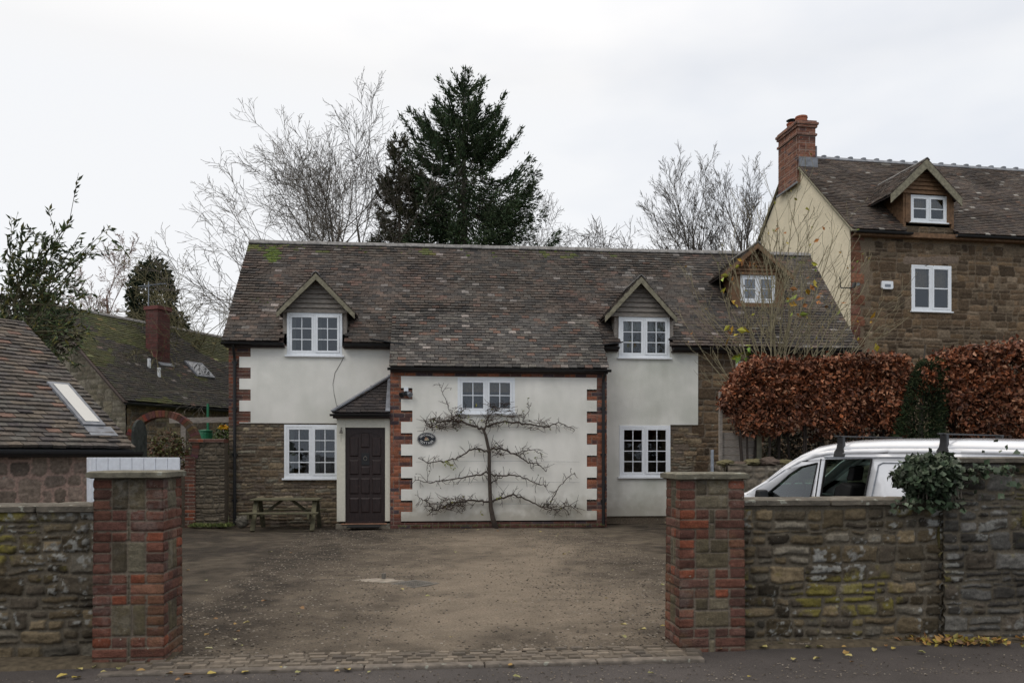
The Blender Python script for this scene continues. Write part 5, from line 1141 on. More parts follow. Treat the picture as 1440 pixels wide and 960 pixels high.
leafy_tree('brown_shrub', (PW(238, 640, 18.6).x, 18.6, 0), 1.9, [(0, 0, 1.55, .42, .3, .5), (-.35, 0, 1.45, .3, .3, .45), (.25, 0, 1.3, .3, .3, .5)], 1900, .07, [(.12, .06, .035), (.09, .06, .03), (.07, .08, .03), (.10, .10, .025)], 'russet and green shrub seen through the brick arch', 52, cat='shrub', trunk=.03, twigs=60, tcol=(.1, .06, .04))
mb = MB(); mb.prism([PW(290, 640, 22)+Vector((0, 0, -1.4)), Vector((-2, 22, 0)), Vector((-2, 34, 3.1)), Vector((-11, 34, 3.1)), Vector((-10.5, 22, 0))], (0, 0, -.05)); tag(mb.build('lawn_bank', M['grass']), kind='structure')

# near laurel at the left edge
rn = np.random.default_rng(17); YL = 14.0
t = empty('laurel_shrub', (PW(20, 640, YL).x, YL, 0), 0, 'tall evergreen shrub with long glossy leaves at the left edge', 'shrub'); base = Vector((0, 0, 0))
tr = MB(); lf = MB(); rg = random.Random(17)
def lpt(px, py, dy=0): p = PW(px, py, YL+dy); return np.array([p.x-PW(20, 640, YL).x, dy, p.z])
tr.tube([(0, 0, 0), lpt(20, 560), lpt(24, 440)], [.09, .07, .05], 6, BK); tr.build('trunk', M['bark'], t, smooth=True)
LC = [(.055, .085, .03), (.07, .10, .035), (.04, .06, .025), (.10, .125, .05), (.14, .13, .03), (.03, .045, .02)]
tgt = [(98, 310), (146, 325), (112, 330), (88, 325), (70, 335), (50, 330), (30, 325), (10, 335), (140, 340), (128, 350), (110, 370), (120, 395), (95, 400), (80, 350), (60, 360), (40, 380), (10, 370), (100, 430), (70, 430), (130, 470), (148, 478), (60, 480), (90, 500), (20, 470), (20, 400), (100, 460), (60, 400), (118, 440), (112, 512), (70, 350), (130, 340), (86, 376), (45, 345), (-20, 370), (-10, 420)]
br = MB()
for (x, y) in tgt:
    dy = rg.uniform(-.5, .5); e = lpt(x, y, dy); s0 = lpt(rg.uniform(15, 30), y+rg.uniform(60, 130) if y < 440 else y-10, dy*.2); mid = (s0+e)/2+np.array([0, 0, -.12 if y < 420 else .15])
    ts = np.linspace(0, 1, 9)[:, None]; pts = (1-ts)**2*s0+2*ts*(1-ts)*mid+ts**2*e
    br.tube(pts, np.linspace(.018, .004, 9), 4, (.10, .09, .05), cap=False)
    dens = 36 if x < 105 else 15
    for k in range(5 if x < 100 else 3):       # side shoots
        q = pts[rg.randint(3, 8)]; dd = np.array([rg.gauss(.1, .25), rg.gauss(0, .25), rg.gauss(.1, .22)]); e2 = q+dd; br.tube([q, q+dd*.5, e2], [.006, .005, .003], 3, (.1, .09, .05), cap=False)
        u = rn.uniform(.2, 1.05, 12)[:, None]; leaves(lf, q+dd*u, .115, LC, rn, fold=.1, asp=.3, dirs=np.tile(dd/np.linalg.norm(dd), (12, 1))*.9, droop=.1)
    u = rn.uniform(.3, 1.03, dens); P = np.stack([np.interp(u, np.linspace(0, 1, 9), pts[:, j]) for j in range(3)], 1); dd = (e-mid)/np.linalg.norm(e-mid)
    leaves(lf, P, .125, LC, rn, fold=.1, asp=.3, dirs=np.tile(dd, (dens, 1))*1.1, droop=.05)
br.build('branches', M['bark'], t); lf.build('crown', M['leaf'], t)
# darker mass behind it
leafy_tree('evergreen_bush', (PW(30, 640, 21).x, 21, 0), 5.6, [(0, 0, 4.6, 1.0, .8, 1.1), (.9, 0, 4.5, .6, .6, .8), (-1, 0, 4.6, 1.1, .8, 1.2)], 4500, .13, [(.05, .045, .025), (.06, .05, .03), (.04, .045, .02)], 'dull olive bush behind the glossy shrub at the left edge', 53, cat='shrub', trunk=.1, twigs=90)

# ------------------------------------------------------------------ the big house on the right
B = Frame(PW(1196, 640, 23).x, 23.0, 9)
bh_ = empty('big_stone_house', B.T(0, 0), B.a, 'tall stone house with cream gable end and red brick chimney on the right', 'house')
bez = EYE+(HZ-313)*23/F; bhalf = 3.3; bk = (11.08-bez)/bhalf; BL = 8.5; brz0 = 11.08; GB = .9
def brz(v): return bez+(v)*bk
mb = MB(); BW1 = [*B.hp(1282, 438, 0)]; 
def bwr(x0, x1, y0, y1, v): return (B.u(x0, v), B.u(x1, v), B.z((x0+x1)/2, y1, v), B.z((x0+x1)/2, y0, v))
WH = bwr(1281, 1337, 373.5, 438, 0); WG = bwr(1280, 1331, 275, 313, -.02)
rg = random.Random(77)
def keepb(A, Bz): return ~inrect(A, Bz+GB, (WH[0]+.02, WH[1]-.02, WH[2]+.02, WH[3]-.02)) & ~inrect(A, Bz+GB, (WG[0]+.02, WG[1]-.02, WG[2]+.02, 99))
rb = rects_rubble(BL, bez-GB, STONE_SAND+[(.12, .09, .06), (.17, .13, .09)], .08, .2, .18, .6, rg, tallp=.25)
qz = [(-.05, .30 if k % 2 else .42, .30*k, .30*k+.28, rg.choice([(.17, .075, .045), (.15, .07, .05), (.14, .065, .04)])) for k in range(26)]
lint = [(WH[0]-.25, WH[1]+.25, WH[3]-GB+.04, WH[3]-GB+.26, (.17, .13, .10))]
panel(mb, (0, 0, GB), (1, 0, 0), (0, -1, 0), BL, bez-GB-.02, .025, [r for r in rb if r[0] > .35]+qz+lint, mortar=(.15, .115, .08), proud=.022, warp=.03, rnd=.03, rough=.6, cvar=.25, seed=101, keep=keepb)
mb.build('stone_wall_face', M['masonry'], bh_, smooth=True)
mb = MB(); mb.prism([(-.0, -.012, GB-.9), (0, 2*bhalf, GB-.9), (0, 2*bhalf, bez-.05), (0, bhalf, brz0-.1), (0, -.012, bez-.06)], (-.03, 0, 0))
mb.build('rendered_gable', M['render_cream'], bh_)
mb = MB(); mb.prism([(BL, .0, 0), (BL, 2*bhalf, 0), (BL, 2*bhalf, bez-.05), (BL, bhalf, brz0-.1), (BL, 0, bez-.06)], (-.3, 0, 0), (.15, .11, .07)); mb.box((0, 2*bhalf-.3, 0), (BL-.31, 2*bhalf, bez-.1), (.15, .11, .07)); mb.box((.0, .005, 0), (BL-.31, .3, GB+.01), (.15, .11, .07))
mb.build('back_wall', M['masonry'], bh_)
mb = MB(); mb.box((.05, .1, 4.6), (BL-.4, 2*bhalf-.35, 4.7)); mb.box((.05, .1, 7.0), (BL-.4, 2*bhalf-.35, 7.1)); mb.build('floor', M['dark_room'], bh_)
DG = (WG[0]-.22, WG[1]+.22)
TB = [(.085, .062, .048), (.07, .052, .042), (.10, .07, .052), (.06, .046, .04), (.09, .07, .055)]
def in_big(c): return not (DG[0] < c.x < DG[1] and c.z < WG[3]+.15)
mb = MB(); OV = .25; tiles(mb, (-.09, -OV, bez-OV*bk), (1, 0, 0), Vector((0, 1, bk)), BL+.1, math.hypot(bhalf+OV, (bhalf+OV)*bk), in_big, pal=TB, oddp=.05, odd=[(.30, .28, .25), (.12, .10, .08), (.16, .09, .06)], gauge=.105, sag=.03, seed=41)
tiles(mb, (BL, 2*bhalf+OV, bez-OV*bk), (-1, 0, 0), Vector((0, -1, bk)), BL+.09, math.hypot(bhalf+OV, (bhalf+OV)*bk), pal=TB, gauge=.25, tw=.35, seed=42)
for (a, b) in ((-.07, DG[0]), (DG[1], BL)): mb.prism([(a, -OV+.03, bez-OV*bk-.04), (a, bhalf, brz0-.06), (a, bhalf, brz0-.1), (a, -OV+.03, bez-OV*bk-.08)], (b-a, 0, 0), (.03, .03, .03))
vv = (WG[3]+.1-bez)/bk; mb.prism([(DG[0], vv, brz(vv)-.06), (DG[0], bhalf, brz0-.06), (DG[0], bhalf, brz0-.1), (DG[0], vv, brz(vv)-.1)], (DG[1]-DG[0], 0, 0), (.03, .03, .03))
mb.prism([(-.07, 2*bhalf+OV-.03, bez-OV*bk-.04), (-.07, bhalf, brz0-.06), (-.07, bhalf, brz0-.1), (-.07, 2*bhalf+OV-.03, bez-OV*bk-.08)], (BL+.07, 0, 0), (.03, .03, .03))
mb.build('roof', M['tiles'], bh_)
ridge(bh_, (.62, bhalf, brz0), (BL, bhalf, brz0), half=.14, drop=.12, seg=.45, lump=True, mname='lead', seed=9)
for (va, vb_) in ((-OV-.02, 2.72), (3.99, 2*bhalf+OV)):
    gz = lambda v: bez+min(v, 2*bhalf-v)*bk-.055
    mb = MB(); mb.bar((-.055, va, gz(va)), (-.055, vb_, gz(vb_)), .045, .15, (1, 0, 0)); mb.build('bargeboard', M['barge'], bh_)
mb = MB(); mb.box((0, -OV+.02, bez-OV*bk-.16), (BL, -OV+.05, bez-OV*bk-.03)); mb.box((0, -OV+.05, bez-OV*bk-.17), (BL, -.01, bez-OV*bk-.13)); mb.build('fascia', M['timber_brown'], bh_)
for (a, b) in ((0, DG[0]+.1), (DG[1]-.1, BL)): gutter(bh_, (a, -OV-.04, bez-OV*bk-.06), (b, -OV-.04, bez-OV*bk-.06), .06)
dormer(0, (1307, 223), (1250, 280), (1350, 270), -.32, -.02, (WG[0]-.14, WG[1]+.14, WG[2], WG[3]+.02), lambda z: (z-bez)/bk, 'dormer with brown timber gable', timber='timber_brown', bargem='barge', fr=B, par=bh_, tile_pal=TB, bw=.2)
for (a, b) in ((WG[0]-.16, WG[0]), (WG[1], WG[1]+.16)): MB().box((a, -.05, WG[2]-.02), (b, .1, WG[3]+.02)).build('corner_post', M['timber_brown'], bh_)
window(bh_, *WG, -.03, 1, 2, bar=.03, sash=.05, curtain=('blind', .55, .95, 0, 1)); window(bh_, *WH, -.03, 1, 2, bar=.035, sash=.055, curtain=('blind', .5, 1, 0, 1))
# chimney
cs0, cs1 = 2.73, 3.98; cw = .60; czt = B.z(1127, 170, cs0); czb = 10.02
mb = MB(); x0 = -.13
def bbox_panels(mb, x0, x1, y0, y1, z0, z1, seed, res=.02, pal=BRICK_CH):
    for (o2, U2, N2, L2) in (((x0, y0), (1, 0, 0), (0, -1, 0), x1-x0), ((x0, y1), (1, 0, 0), (0, 1, 0), x1-x0), ((x0, y0), (0, 1, 0), (-1, 0, 0), y1-y0), ((x1, y0), (0, 1, 0), (1, 0, 0), y1-y0)):
        panel(mb, (o2[0], o2[1], z0), U2, N2, L2, z1-z0, res, rects_brick(L2, z1-z0, pal, BRICK_BLUE, .08, rng=rg), mortar=(.25, .19, .16), proud=.006, rnd=.008, seed=seed)
    mb.add([(x0, y0, z1), (x1, y0, z1), (x1, y1, z1), (x0, y1, z1)], [(0, 1, 2, 3)], (.22, .1, .07)); mb.add([(x0, y0, z0), (x1, y0, z0), (x1, y1, z0), (x0, y1, z0)], [(3, 2, 1, 0)], (.22, .1, .07))
bbox_panels(mb, x0, x0+cw, cs0, cs1, czb, czt-.62, 111)
bbox_panels(mb, x0-.0, x0+cw, cs0, cs1, czt-.62, czt-.45, 112, pal=BRICK_OLD)
for i, (a, b, e) in enumerate(((-.45, -.38, .04), (-.38, -.08, .0), (-.20, -.12, .045), (-.12, -.04, .075), (-.04, .02, .03))): bbox_panels(mb, x0-e, x0+cw+e, cs0-e, cs1+e, czt+a+.002*i, czt+b, 113+i)
co = mb.build('chimney', M['brick'], bh_, smooth=False)
mb = MB(); mb.lathe((x0+.3, cs0+.32, czt+.02), [(.19, 0), (.18, .17), (.20, .19), (.19, .24), (.13, .25)], 16); mb.build('chimney_pot', M['terracotta_pot'], co)
mb = MB(); mb.lathe((x0+.3, cs1-.30, czt+.02), [(.15, 0), (.14, .22), (.16, .24), (.16, .28)], 16); mb.build('chimney_pot', M['terracotta_pot'], co)
mb = MB(); mb.tube([(x0+.3, cs1-.3, czt+.27), (x0+.3, cs1-.3, czt+.36)], .08, 12); mb.lathe((x0+.3, cs1-.3, czt+.40), [(.17, 0), (.14, .02), (.04, .05)], 16)
for a in range(4): mb.bar((x0+.3+.1*cos(a*pi/2), cs1-.3+.1*sin(a*pi/2), czt+.34), (x0+.3+.1*cos(a*pi/2), cs1-.3+.1*sin(a*pi/2), czt+.41), .015, .015, (1, 0, 0))
mb.build('cowl', M['plastic_black'], co)
mb = MB(); mb.box((x0+.03, cs0-.05, 10.52), (x0+cw+.06, cs0-.012, 10.82)); mb.box((x0+cw+.008, cs0-.02, 10.6), (x0+cw+.05, bhalf+.6, brz0+.12)); mb.bar((x0-.03, cs0-.05, czb+.0), (x0-.03, cs1+.05, czb-.05), .05, .05); mb.build('flashing', M['lead'], co)
# alarm box and floodlight
uu, zz = B.hp(1247, 401, -.05); t = empty('alarm_box', B.T(uu, -.03, zz), B.a, 'white alarm box on the stone front of the big house', 'alarm box')
mb = MB(); mb.prism([(-.17, 0, .11), (.17, 0, .11), (.18, 0, -.08), (.14, 0, -.12), (-.14, 0, -.12), (-.18, 0, -.08)], (0, -.07, 0)); mb.build('casing', M['upvc'], t, bevel=.012)
mb = MB(); mb.box((-.09, -.074, -.06), (.09, -.071, .02)); mb.build('badge', M['steel'], t)
uu, zz = B.hp(1198, 403, -.2); t = empty('floodlight', B.T(-.03, -.02, zz), B.a, 'black floodlight with small aerial arm on the corner of the big house', 'wall light')
mb = MB(); mb.bar((0, 0, 0), (-.02, -.25, -.04), .03, .03); mb.bar((-.06, -.2, -.04), (-.35, -.12, -.03), .025, .03); mb.bar((-.35, -.12, -.03), (-.38, -.12, .28), .02, .02, (0, 1, 0)); mb.build('arm', M['plastic_black'], t)
mb = MB(); mb.prism([(-.10, -.22, -.05), (.12, -.22, -.0), (.12, -.22, .10), (-.06, -.22, .09)], (0, -.1, 0)); mb.build('lamp_head', M['plastic_black'], t, bevel=.01)
mb = MB(); mb.add([(.0, -.323, -.005), (.10, -.323, .012), (.10, -.323, .08), (.0, -.323, .075)], [(0, 1, 2, 3)]); mb.build('lens', M['glass_sky'], t)

# ------------------------------------------------------------------ raised garden, retaining wall, hedge
TZr = 1.30
edge = [(3.35, 12.7), (5.0, 12.55), (9.0, 12.2), (24, 11.0)]
mb = MB(); poly = edge+[(60, 12), (60, 60), (7.8, 60), (7.8, 24), (8.0, 22.9), (7.6, 17.7), (4.15, 17.15)]
tri = geometry.tessellate_polygon([[Vector((x, y, 0)) for x, y in poly]]); mb.add([(x, y, TZr) for x, y in poly], [tuple(reversed(t_)) if False else t_ for t_ in tri])
mb.prism([(x, y, TZr-.003) for x, y in [(3.35, 12.72), (4.15, 17.1), (4.2, 17.1), (3.45, 12.72)]], (0, 0, -1.3)); tag(mb.build('raised_ground', M['earth']), kind='structure')
def seg_wall(p, q, h, name, label, seed, pal, res=.02, cop=False, hvar=0, mort=(.12, .105, .085)):
    p = Vector((*p, 0)); q = Vector((*q, 0)); d = q-p; a = math.atan2(d.y, d.x); t = empty(name, p, a, label, 'retaining wall'); w = d.length; rg = random.Random(seed); mb = MB()
    panel(mb, (0, 0, -.03), (1, 0, 0), (0, -1, 0), w, h+.03, res, rects_rubble(w, h, pal, .07, .15, .14, .36, rg, tallp=.3), mortar=mort, proud=.04, warp=.03, rnd=.04, rough=.5, cvar=.25, seed=seed, keep=(lambda A, Bz: Bz < h-hvar*(.5+.5*fbm(A*3, A*0, seed))))
    mb.box((.02, .03, -.03), (w-.02, .3, h-hvar-.03), (.09, .08, .06)); mb.build('stonework', M['masonry'], t, smooth=True); return t
RET = [(.17, .145, .115), (.13, .11, .085), (.10, .085, .065), (.20, .175, .14), (.08, .07, .05)]
seg_wall((3.35, 12.7), (5.0, 12.55), 1.34, 'retaining_wall', 'rough dark retaining wall under the hedge, seen above the right gate pillar', 121, RET, hvar=.06)
seg_wall((5.0, 12.55), (9.0, 12.2), 1.32, 'retaining_wall', 'retaining wall hidden behind the white van', 122, RET, res=.03)
seg_wall((9.0, 12.2), (24, 11.0), 1.32, 'retaining_wall', 'retaining wall beyond the right edge under the hedge', 123, RET, res=.06)
seg_wall((4.15, 17.15), (3.35, 12.7), 1.34, 'retaining_wall', 'side retaining wall running back to the cottage', 124, RET, res=.03)
# boulders on the retaining wall
rg = random.Random(5)
for k, (px, py, s) in enumerate(((1022, 630, .16), (1040, 634, .13), (1058, 634, .2), (1082, 642, .24), (1105, 640, .18))):
    p = PW(px, py, 12.9); rock('coping_stone', (p.x, 12.9, TZr-.02), (s*.9, .16, s*.36), rg.choice([(.12, .09, .07), (.10, .075, .06), (.13, .115, .06)]), ['squat brown stone at the left end of the rough wall top', 'small mossy stone second from the left on the rough wall top', 'broad dark stone on the rough wall top below the green post', 'largest weathered stone on the rough wall top left of the van roof', 'flat mossy stone on the rough wall top closest to the van windscreen'][k], 'stone', 'loose stones on top of the rough wall', seed=k+5)
mb = MB(); p = PW(1001.5, 700, 12.4); mb.tube([(p.x, 12.4, 0), (p.x, 12.4, EYE+(HZ-632)*12.4/F)], .025, 10); o = mb.build('metal_post', M['steel'], bevel=0); tag(o, 'thin grey metal post standing behind the right gate pillar', 'post')
t = empty('timber_fence', (PW(1015, 640, 13.6).x, 13.6, TZr), 0, 'short dark boarded fence under the left end of the copper hedge', 'fence')
mb = MB()
for k in range(4): mb.box((0, 0, .02+k*.13), (.62, .022, .14+k*.13))
mb.build('boards', M['timber_grey'], t)
mb = MB(); mb.box((.56, -.08, -.05), (.64, -.002, .56)); mb.build('post', M['barge'], t); mb = MB(); mb.box((-.05, -.05, -.05), (.0, .02, 1.2)); mb.build('post', M['timber_grey'], t)

COP = [(.19, .068, .03), (.155, .052, .024), (.25, .10, .05), (.10, .036, .019), (.33, .17, .10), (.07, .027, .016), (.19, .057, .02), (.135, .05, .026)]
def hedge(name, x0, x1, Y0, dp, zlo, zhi, n, pal, size, label, seed, cat='hedge', m='leaf', stems=20, base=TZr):
    rn = np.random.default_rng(seed); rg = random.Random(seed); t = empty(name, ((x0+x1)/2, Y0+dp/2, base), 0, label, cat); cx = (x0+x1)/2; cy = Y0+dp/2
    lf = MB(); X = rn.uniform(x0, x1, n); D = rn.uniform(0, 1, n)**1.4*dp; Z = rn.uniform(0, 1, n)
    lo = zlo(X); hi = zhi(X); Z = lo+(hi-lo)*Z**.9; Yv = Y0+D+.12*fbm(X*3, Z*3, seed)
    P = np.stack([X-cx, Yv-cy, Z-base], 1)
    # extra skin on the top and front
    n2 = n//3; X2 = rn.uniform(x0, x1, n2); P2 = np.stack([X2-cx, Y0+rn.uniform(0, dp, n2)-cy, zhi(X2)+rn.normal(0, .05, n2)-base], 1); P = np.concatenate([P, P2]); P = P[(fbm(P[:, 0]*4, P[:, 2]*4+P[:, 1]*3, seed+3) > -.42) | (P[:, 1] > 0)]
    leaves(lf, P, size, pal, rn, fold=.22, asp=.62, dirs=np.tile([[0, -.6, -.25]], (len(P), 1)), curl=.2, clump=.7, cf=2.2, vary=.45)
    st = MB()
    for k in range(stems):
        x = rg.uniform(x0+.1, x1-.1); y = Y0+rg.uniform(.25, .75)*dp; zt = float(zhi(np.array(x)))-.1; dx = rg.gauss(0, .15)
        st.tube([(x-cx, y-cy, -.03), (x-cx+dx*.4, y-cy, (zt-base)*.5), (x-cx+dx, y-cy+rg.gauss(0, .1), zt-base)], [.022, .016, .006], 5, (.035, .027, .022), cap=False)
    st.build('stems', M['bark'], t); lf.build('foliage', M[m], t); return t
Yh = 13.0
hx = lambda px: PW(px, 0, Yh).x; hzf = lambda py: EYE+(HZ-py)*Yh/F
xs_t = [hx(p) for p in (1028, 1040, 1060, 1085, 1130, 1180, 1230, 1275, 1330, 1440)]; zt_t = [hzf(y) for y in (555, 530, 512, 507, 511, 509, 505, 503, 502, 500)]; zb_t = [hzf(y) for y in (575, 600, 612, 612, 606, 605, 606, 606, 606, 606)]
hedge('beech_hedge', hx(1026), hx(1280), Yh, .8, lambda X: np.interp(X, xs_t, zb_t)+.16*fbm(X*5, X*0, 3), lambda X: np.interp(X, xs_t, zt_t)-.02+.07*fbm(X*3, X*0, 4)+.06*fbm(X*12, X*0, 6), 21000, COP, .075, 'long clipped beech hedge of copper leaves above the white van', 131)
Yh2 = 12.75; xx = [PW(p, 0, Yh2).x for p in (1298, 1312, 1332, 1360, 1440)]
hedge('beech_hedge', xx[0], xx[-1]+1.0, Yh2, .8, lambda X: np.interp(X, xx, [2.9, 2.5, 2.2, 1.75, 1.7]), lambda X: np.interp(X, xx, [EYE+(HZ-y)*Yh2/F for y in (552, 518, 503, 494, 488)])+.05*fbm(X*5, X*0, 8), 13000, COP, .082, 'taller copper beech hedge at the right edge beyond the dark conifer', 132, stems=30)
# small dark conifer between the hedges
rn = np.random.default_rng(9); YC = 13.0; t = empty('small_conifer', (PW(1292, 0, YC).x, YC, TZr), 0, 'small dark green conifer between the two copper hedges', 'conifer')
mb = MB(); mb.tube([(0, 0, -.02), (0.1, 0, 1.9)], [.05, .01], 6, BK); mb.build('trunk', M['bark'], t)
n = 7000; Z = rn.uniform(.1, 1, n)*1.62; lean = np.interp(Z, [0, 2], [-.16, .26]); Rr = np.interp(Z, [0, .5, 1.2, 1.8], [.34, .34, .27, .14])*(.7+.35*rn.uniform(0, 1, n)); a = rn.uniform(0, 2*pi, n)
P = np.stack([lean+Rr*np.cos(a), -.1+Rr*np.sin(a)*.9, Z], 1); lf = MB(); leaves(lf, P, .085, [(.022, .038, .016), (.03, .045, .018), (.015, .026, .012), (.04, .05, .018)], rn, fold=.05, asp=.2, dirs=np.stack([np.cos(a), np.sin(a), .5+0*a], 1)*.7); lf.build('crown', M['conifer'], t)

rn = np.random.default_rng(15); n = 5200; mb = MB(); X = rn.uniform(4.3, 10.5, n); Z = TZr+rn.uniform(0, 1, n)**1.3*.55; Yv = 13.75+rn.uniform(0, .5, n)
leaves(mb, np.stack([X, Yv, Z], 1), .09, [(.03, .03, .015), (.04, .032, .02), (.025, .03, .015), (.05, .035, .02)], rn, fold=.15); tag(mb.build('shade_leaves', M['leaf']), 'dark leaves added to fill the shaded void behind the hedge stems', 'shade_leaves', kind='stuff')  # dark leaves added to stand in for the shade under the hedge
# bare shrub with a few yellow leaves in front of the right dormer
YS = 14.6; bx = PW(1085, 0, YS).x
t = empty('magnolia_shrub', (bx, YS, TZr), 0, 'tall bare many-stemmed shrub with a few yellow leaves in front of the right dormer', 'shrub')
T = Tree(55); SC = (.20, .175, .11)
cfgM = dict(levels=3, kids=[7, 3, 2], start=[.25, .25, .25], ang=[(18, 42), (18, 42), (20, 45)], len=[(.22, .42), (.4, .6), (.5, .8)], up=[.05, .09, .12, .12], wander=.1, seg=.2, rmin=.0035, taper=.35, rk=.6)
ends = [(985, 420, .2), (1000, 490, .35), (1010, 400, -.1), (1035, 385, .3), (1048, 345, -.2), (1068, 330, .2), (1085, 350, -.3), (1100, 310, .1), (1118, 292, -.2), (1133, 320, .3), (1150, 330, 0), (1165, 375, -.3), (1185, 385, .1), (1215, 430, .2), (1235, 500, -.2), (1250, 450, .2), (1120, 370, .5), (1060, 420, .5), (1025, 450, -.4), (1140, 420, -.5), (1180, 450, .4), (1205, 480, -.1), (970, 478, -.1), (1075, 380, -.6), (1095, 400, .6)]
for (ex, ey, dy) in ends:
    s0 = Vector((T.r.gauss(0, .14), T.r.gauss(0, .12), .9)); e = PW(ex, ey, YS+dy)-Vector((bx, YS, TZr)); d = e-s0; Ln = d.length
    out_ = Vector((d.x, d.y, d.z*.55)).normalized() if abs(d.x) > .6 else d.normalized()
    c2 = dict(cfgM); c2['up'] = [.09 if abs(d.x) > .6 else .02, .1, .12, .12]; c2['kids'] = [max(3, int(Ln*3.6)), 3, 2]
    T.grow(s0, out_, Ln*.98, .016, 0, c2, SC)
for k in range(5): T.trunk.tube([(k*.05-.1, .02*k-.05, -.05), (T.r.gauss(0, .1), T.r.gauss(0, .08), .55), (T.r.gauss(0, .14), T.r.gauss(0, .1), 1.0)], [.05, .04, .025], 6, SC)
T.trunk.build('stems', M['bark'], t, smooth=True); T.crown.build('twigs', M['bark'], t)
lf = MB(); rn = np.random.default_rng(4); YLc = [(.42, .33, .03), (.34, .33, .04), (.45, .26, .03), (.20, .26, .04), (.30, .12, .03)]
for (px, py, n, sc, pl) in ((1030, 465, 7, .16, YLc), (1048, 496, 8, .17, [(.16, .28, .04), (.30, .34, .04)]), (1025, 390, 3, .12, YLc), (1045, 368, 4, .12, YLc), (1110, 420, 6, .14, YLc[1:]), (1140, 405, 6, .14, YLc), (1122, 440, 4, .13, YLc[3:]), (1158, 414, 3, .14, YLc[4:]), (1228, 452, 2, .13, YLc), (1236, 494, 4, .13, YLc), (1160, 330, 2, .12, YLc[4:]), (1125, 282, 2, .13, YLc[1:2]), (1100, 330, 3, .1, YLc), (1180, 428, 3, .11, YLc), (1135, 447, 2, .13, YLc), (1030, 425, 3, .09, YLc), (1140, 376, 2, .1, YLc), (1018, 412, 2, .1, YLc)):
    p = PW(px, py, YS-.2)-Vector((bx, YS, TZr)); P = np.array(p)+rn.normal(size=(n, 3))*np.array([.07, .07, .06]); leaves(lf, P, sc, pl, rn, fold=.12, asp=.6, droop=.6)
P = np.array([list(q) for q, d in T.tips]); k = rn.uniform(0, 1, len(P)) < .10; leaves(lf, P[k], .06, YLc+[(.12, .07, .03)], rn, fold=.15, asp=.5, droop=.5)
leaves(lf, P, .028, [(.15, .12, .07), (.20, .17, .09)], rn, fold=.1, asp=.6, dirs=np.tile([[0, 0, 1.5]], (len(P), 1)))
lf.build('leaves', M['leaf'], t)

# ------------------------------------------------------------------ espaliered fruit tree on the extension wall
EVp = -.13; ub_, _ = H.hp(697, 745, EVp)
t = empty('espalier_tree', H.T(ub_, EVp), H.a, 'bare fruit tree trained flat against the white wall of the extension', 'fruit tree')
def ep(px, py, dv=0): u, z = H.hp(px, py, EVp+dv); return np.array([u-ub_, dv, z])
EC = (.055, .043, .035); rg = random.Random(23); rn = np.random.default_rng(23)
mb = MB(); mb.tube([ep(699, 750), ep(693, 728), ep(690, 712), ep(689, 690), ep(688, 660), ep(688, 635), ep(683, 612), ep(679, 602)], [.06, .05, .042, .038, .036, .034, .03, .026], 8, EC); mb.build('trunk', M['bark'], t, smooth=True)
limbs = [([(680, 603), (665, 598), (650, 594), (636, 590), (622, 592), (605, 598), (596, 592)], .022), ([(680, 604), (690, 596), (705, 592), (730, 594), (750, 597), (768, 600), (785, 594), (808, 604)], .02),
         ([(687, 636), (675, 630), (660, 633), (640, 645), (620, 648), (603, 650), (588, 644)], .017), ([(688, 632), (705, 630), (722, 638), (740, 648), (755, 652), (768, 663)], .018),
         ([(689, 664), (675, 666), (650, 672), (625, 675), (605, 678), (584, 675)], .016), ([(689, 668), (700, 668), (720, 668), (738, 672), (755, 680), (770, 682)], .016),
         ([(689, 705), (670, 703), (650, 705), (630, 710), (612, 718), (600, 706), (590, 700)], .019), ([(690, 706), (705, 700), (722, 695), (740, 702), (760, 712), (780, 716), (800, 711), (812, 714)], .019),
         ([(770, 714), (778, 700), (786, 685), (800, 670), (808, 664)], .011), ([(690, 680), (700, 672), (712, 668)], .012), ([(722, 638), (735, 634), (750, 632), (762, 638)], .01), ([(683, 600), (684, 590), (690, 582), (700, 576)], .014), ([(640, 592), (648, 580), (655, 574)], .008), ([(636, 586), (630, 570), (622, 550), (617, 538)], .0055), ([(735, 592), (742, 580), (747, 566)], .006)]
tw = MB(); lfm = MB(); spots = []
for pts, r_ in limbs:
    P = np.array([ep(x, y, rg.uniform(-.03, .02)) for x, y in pts]); n = (len(P)-1)*5+1; s_ = np.linspace(0, len(P)-1, n); Q = np.stack([np.interp(s_, np.arange(len(P)), P[:, j]) for j in range(3)], 1)
    Q[1:-1] += rn.normal(size=(n-2, 3))*np.array([.008, .006, .012]); b_ = MB(); b_.tube(Q, np.linspace(r_*1.25, max(.005, r_*.4), n), 6, EC, cap=False); b_.build('branch', M['bark'], t, smooth=True)
    for i in range(1, n):
        for k in range(2 if r_ > .012 else 1):
            if rg.random() < .62:
                ln = rg.uniform(.05, .22); a = rg.gauss(pi/2, .8) if rg.random() < .65 else rg.gauss(-pi/2, .7); d = np.array([cos(a), rg.uniform(-.5, .15), sin(a)]); q = Q[i]; p1 = q+d*ln*.5+rn.normal(size=3)*.012; p2 = q+d*ln+rn.normal(size=3)*.03
                tw.tube([q, p1, p2], [.0065, .005, .003], 3, EC, cap=False); spots.append(p2)
                if rg.random() < .6:
                    d2 = d+rn.normal(size=3)*.7; p3 = p1+d2*ln*.5; tw.tube([p1, (p1+p3)/2+rn.normal(size=3)*.01, p3], [.005, .004, .0025], 3, EC, cap=False); spots.append(p3)
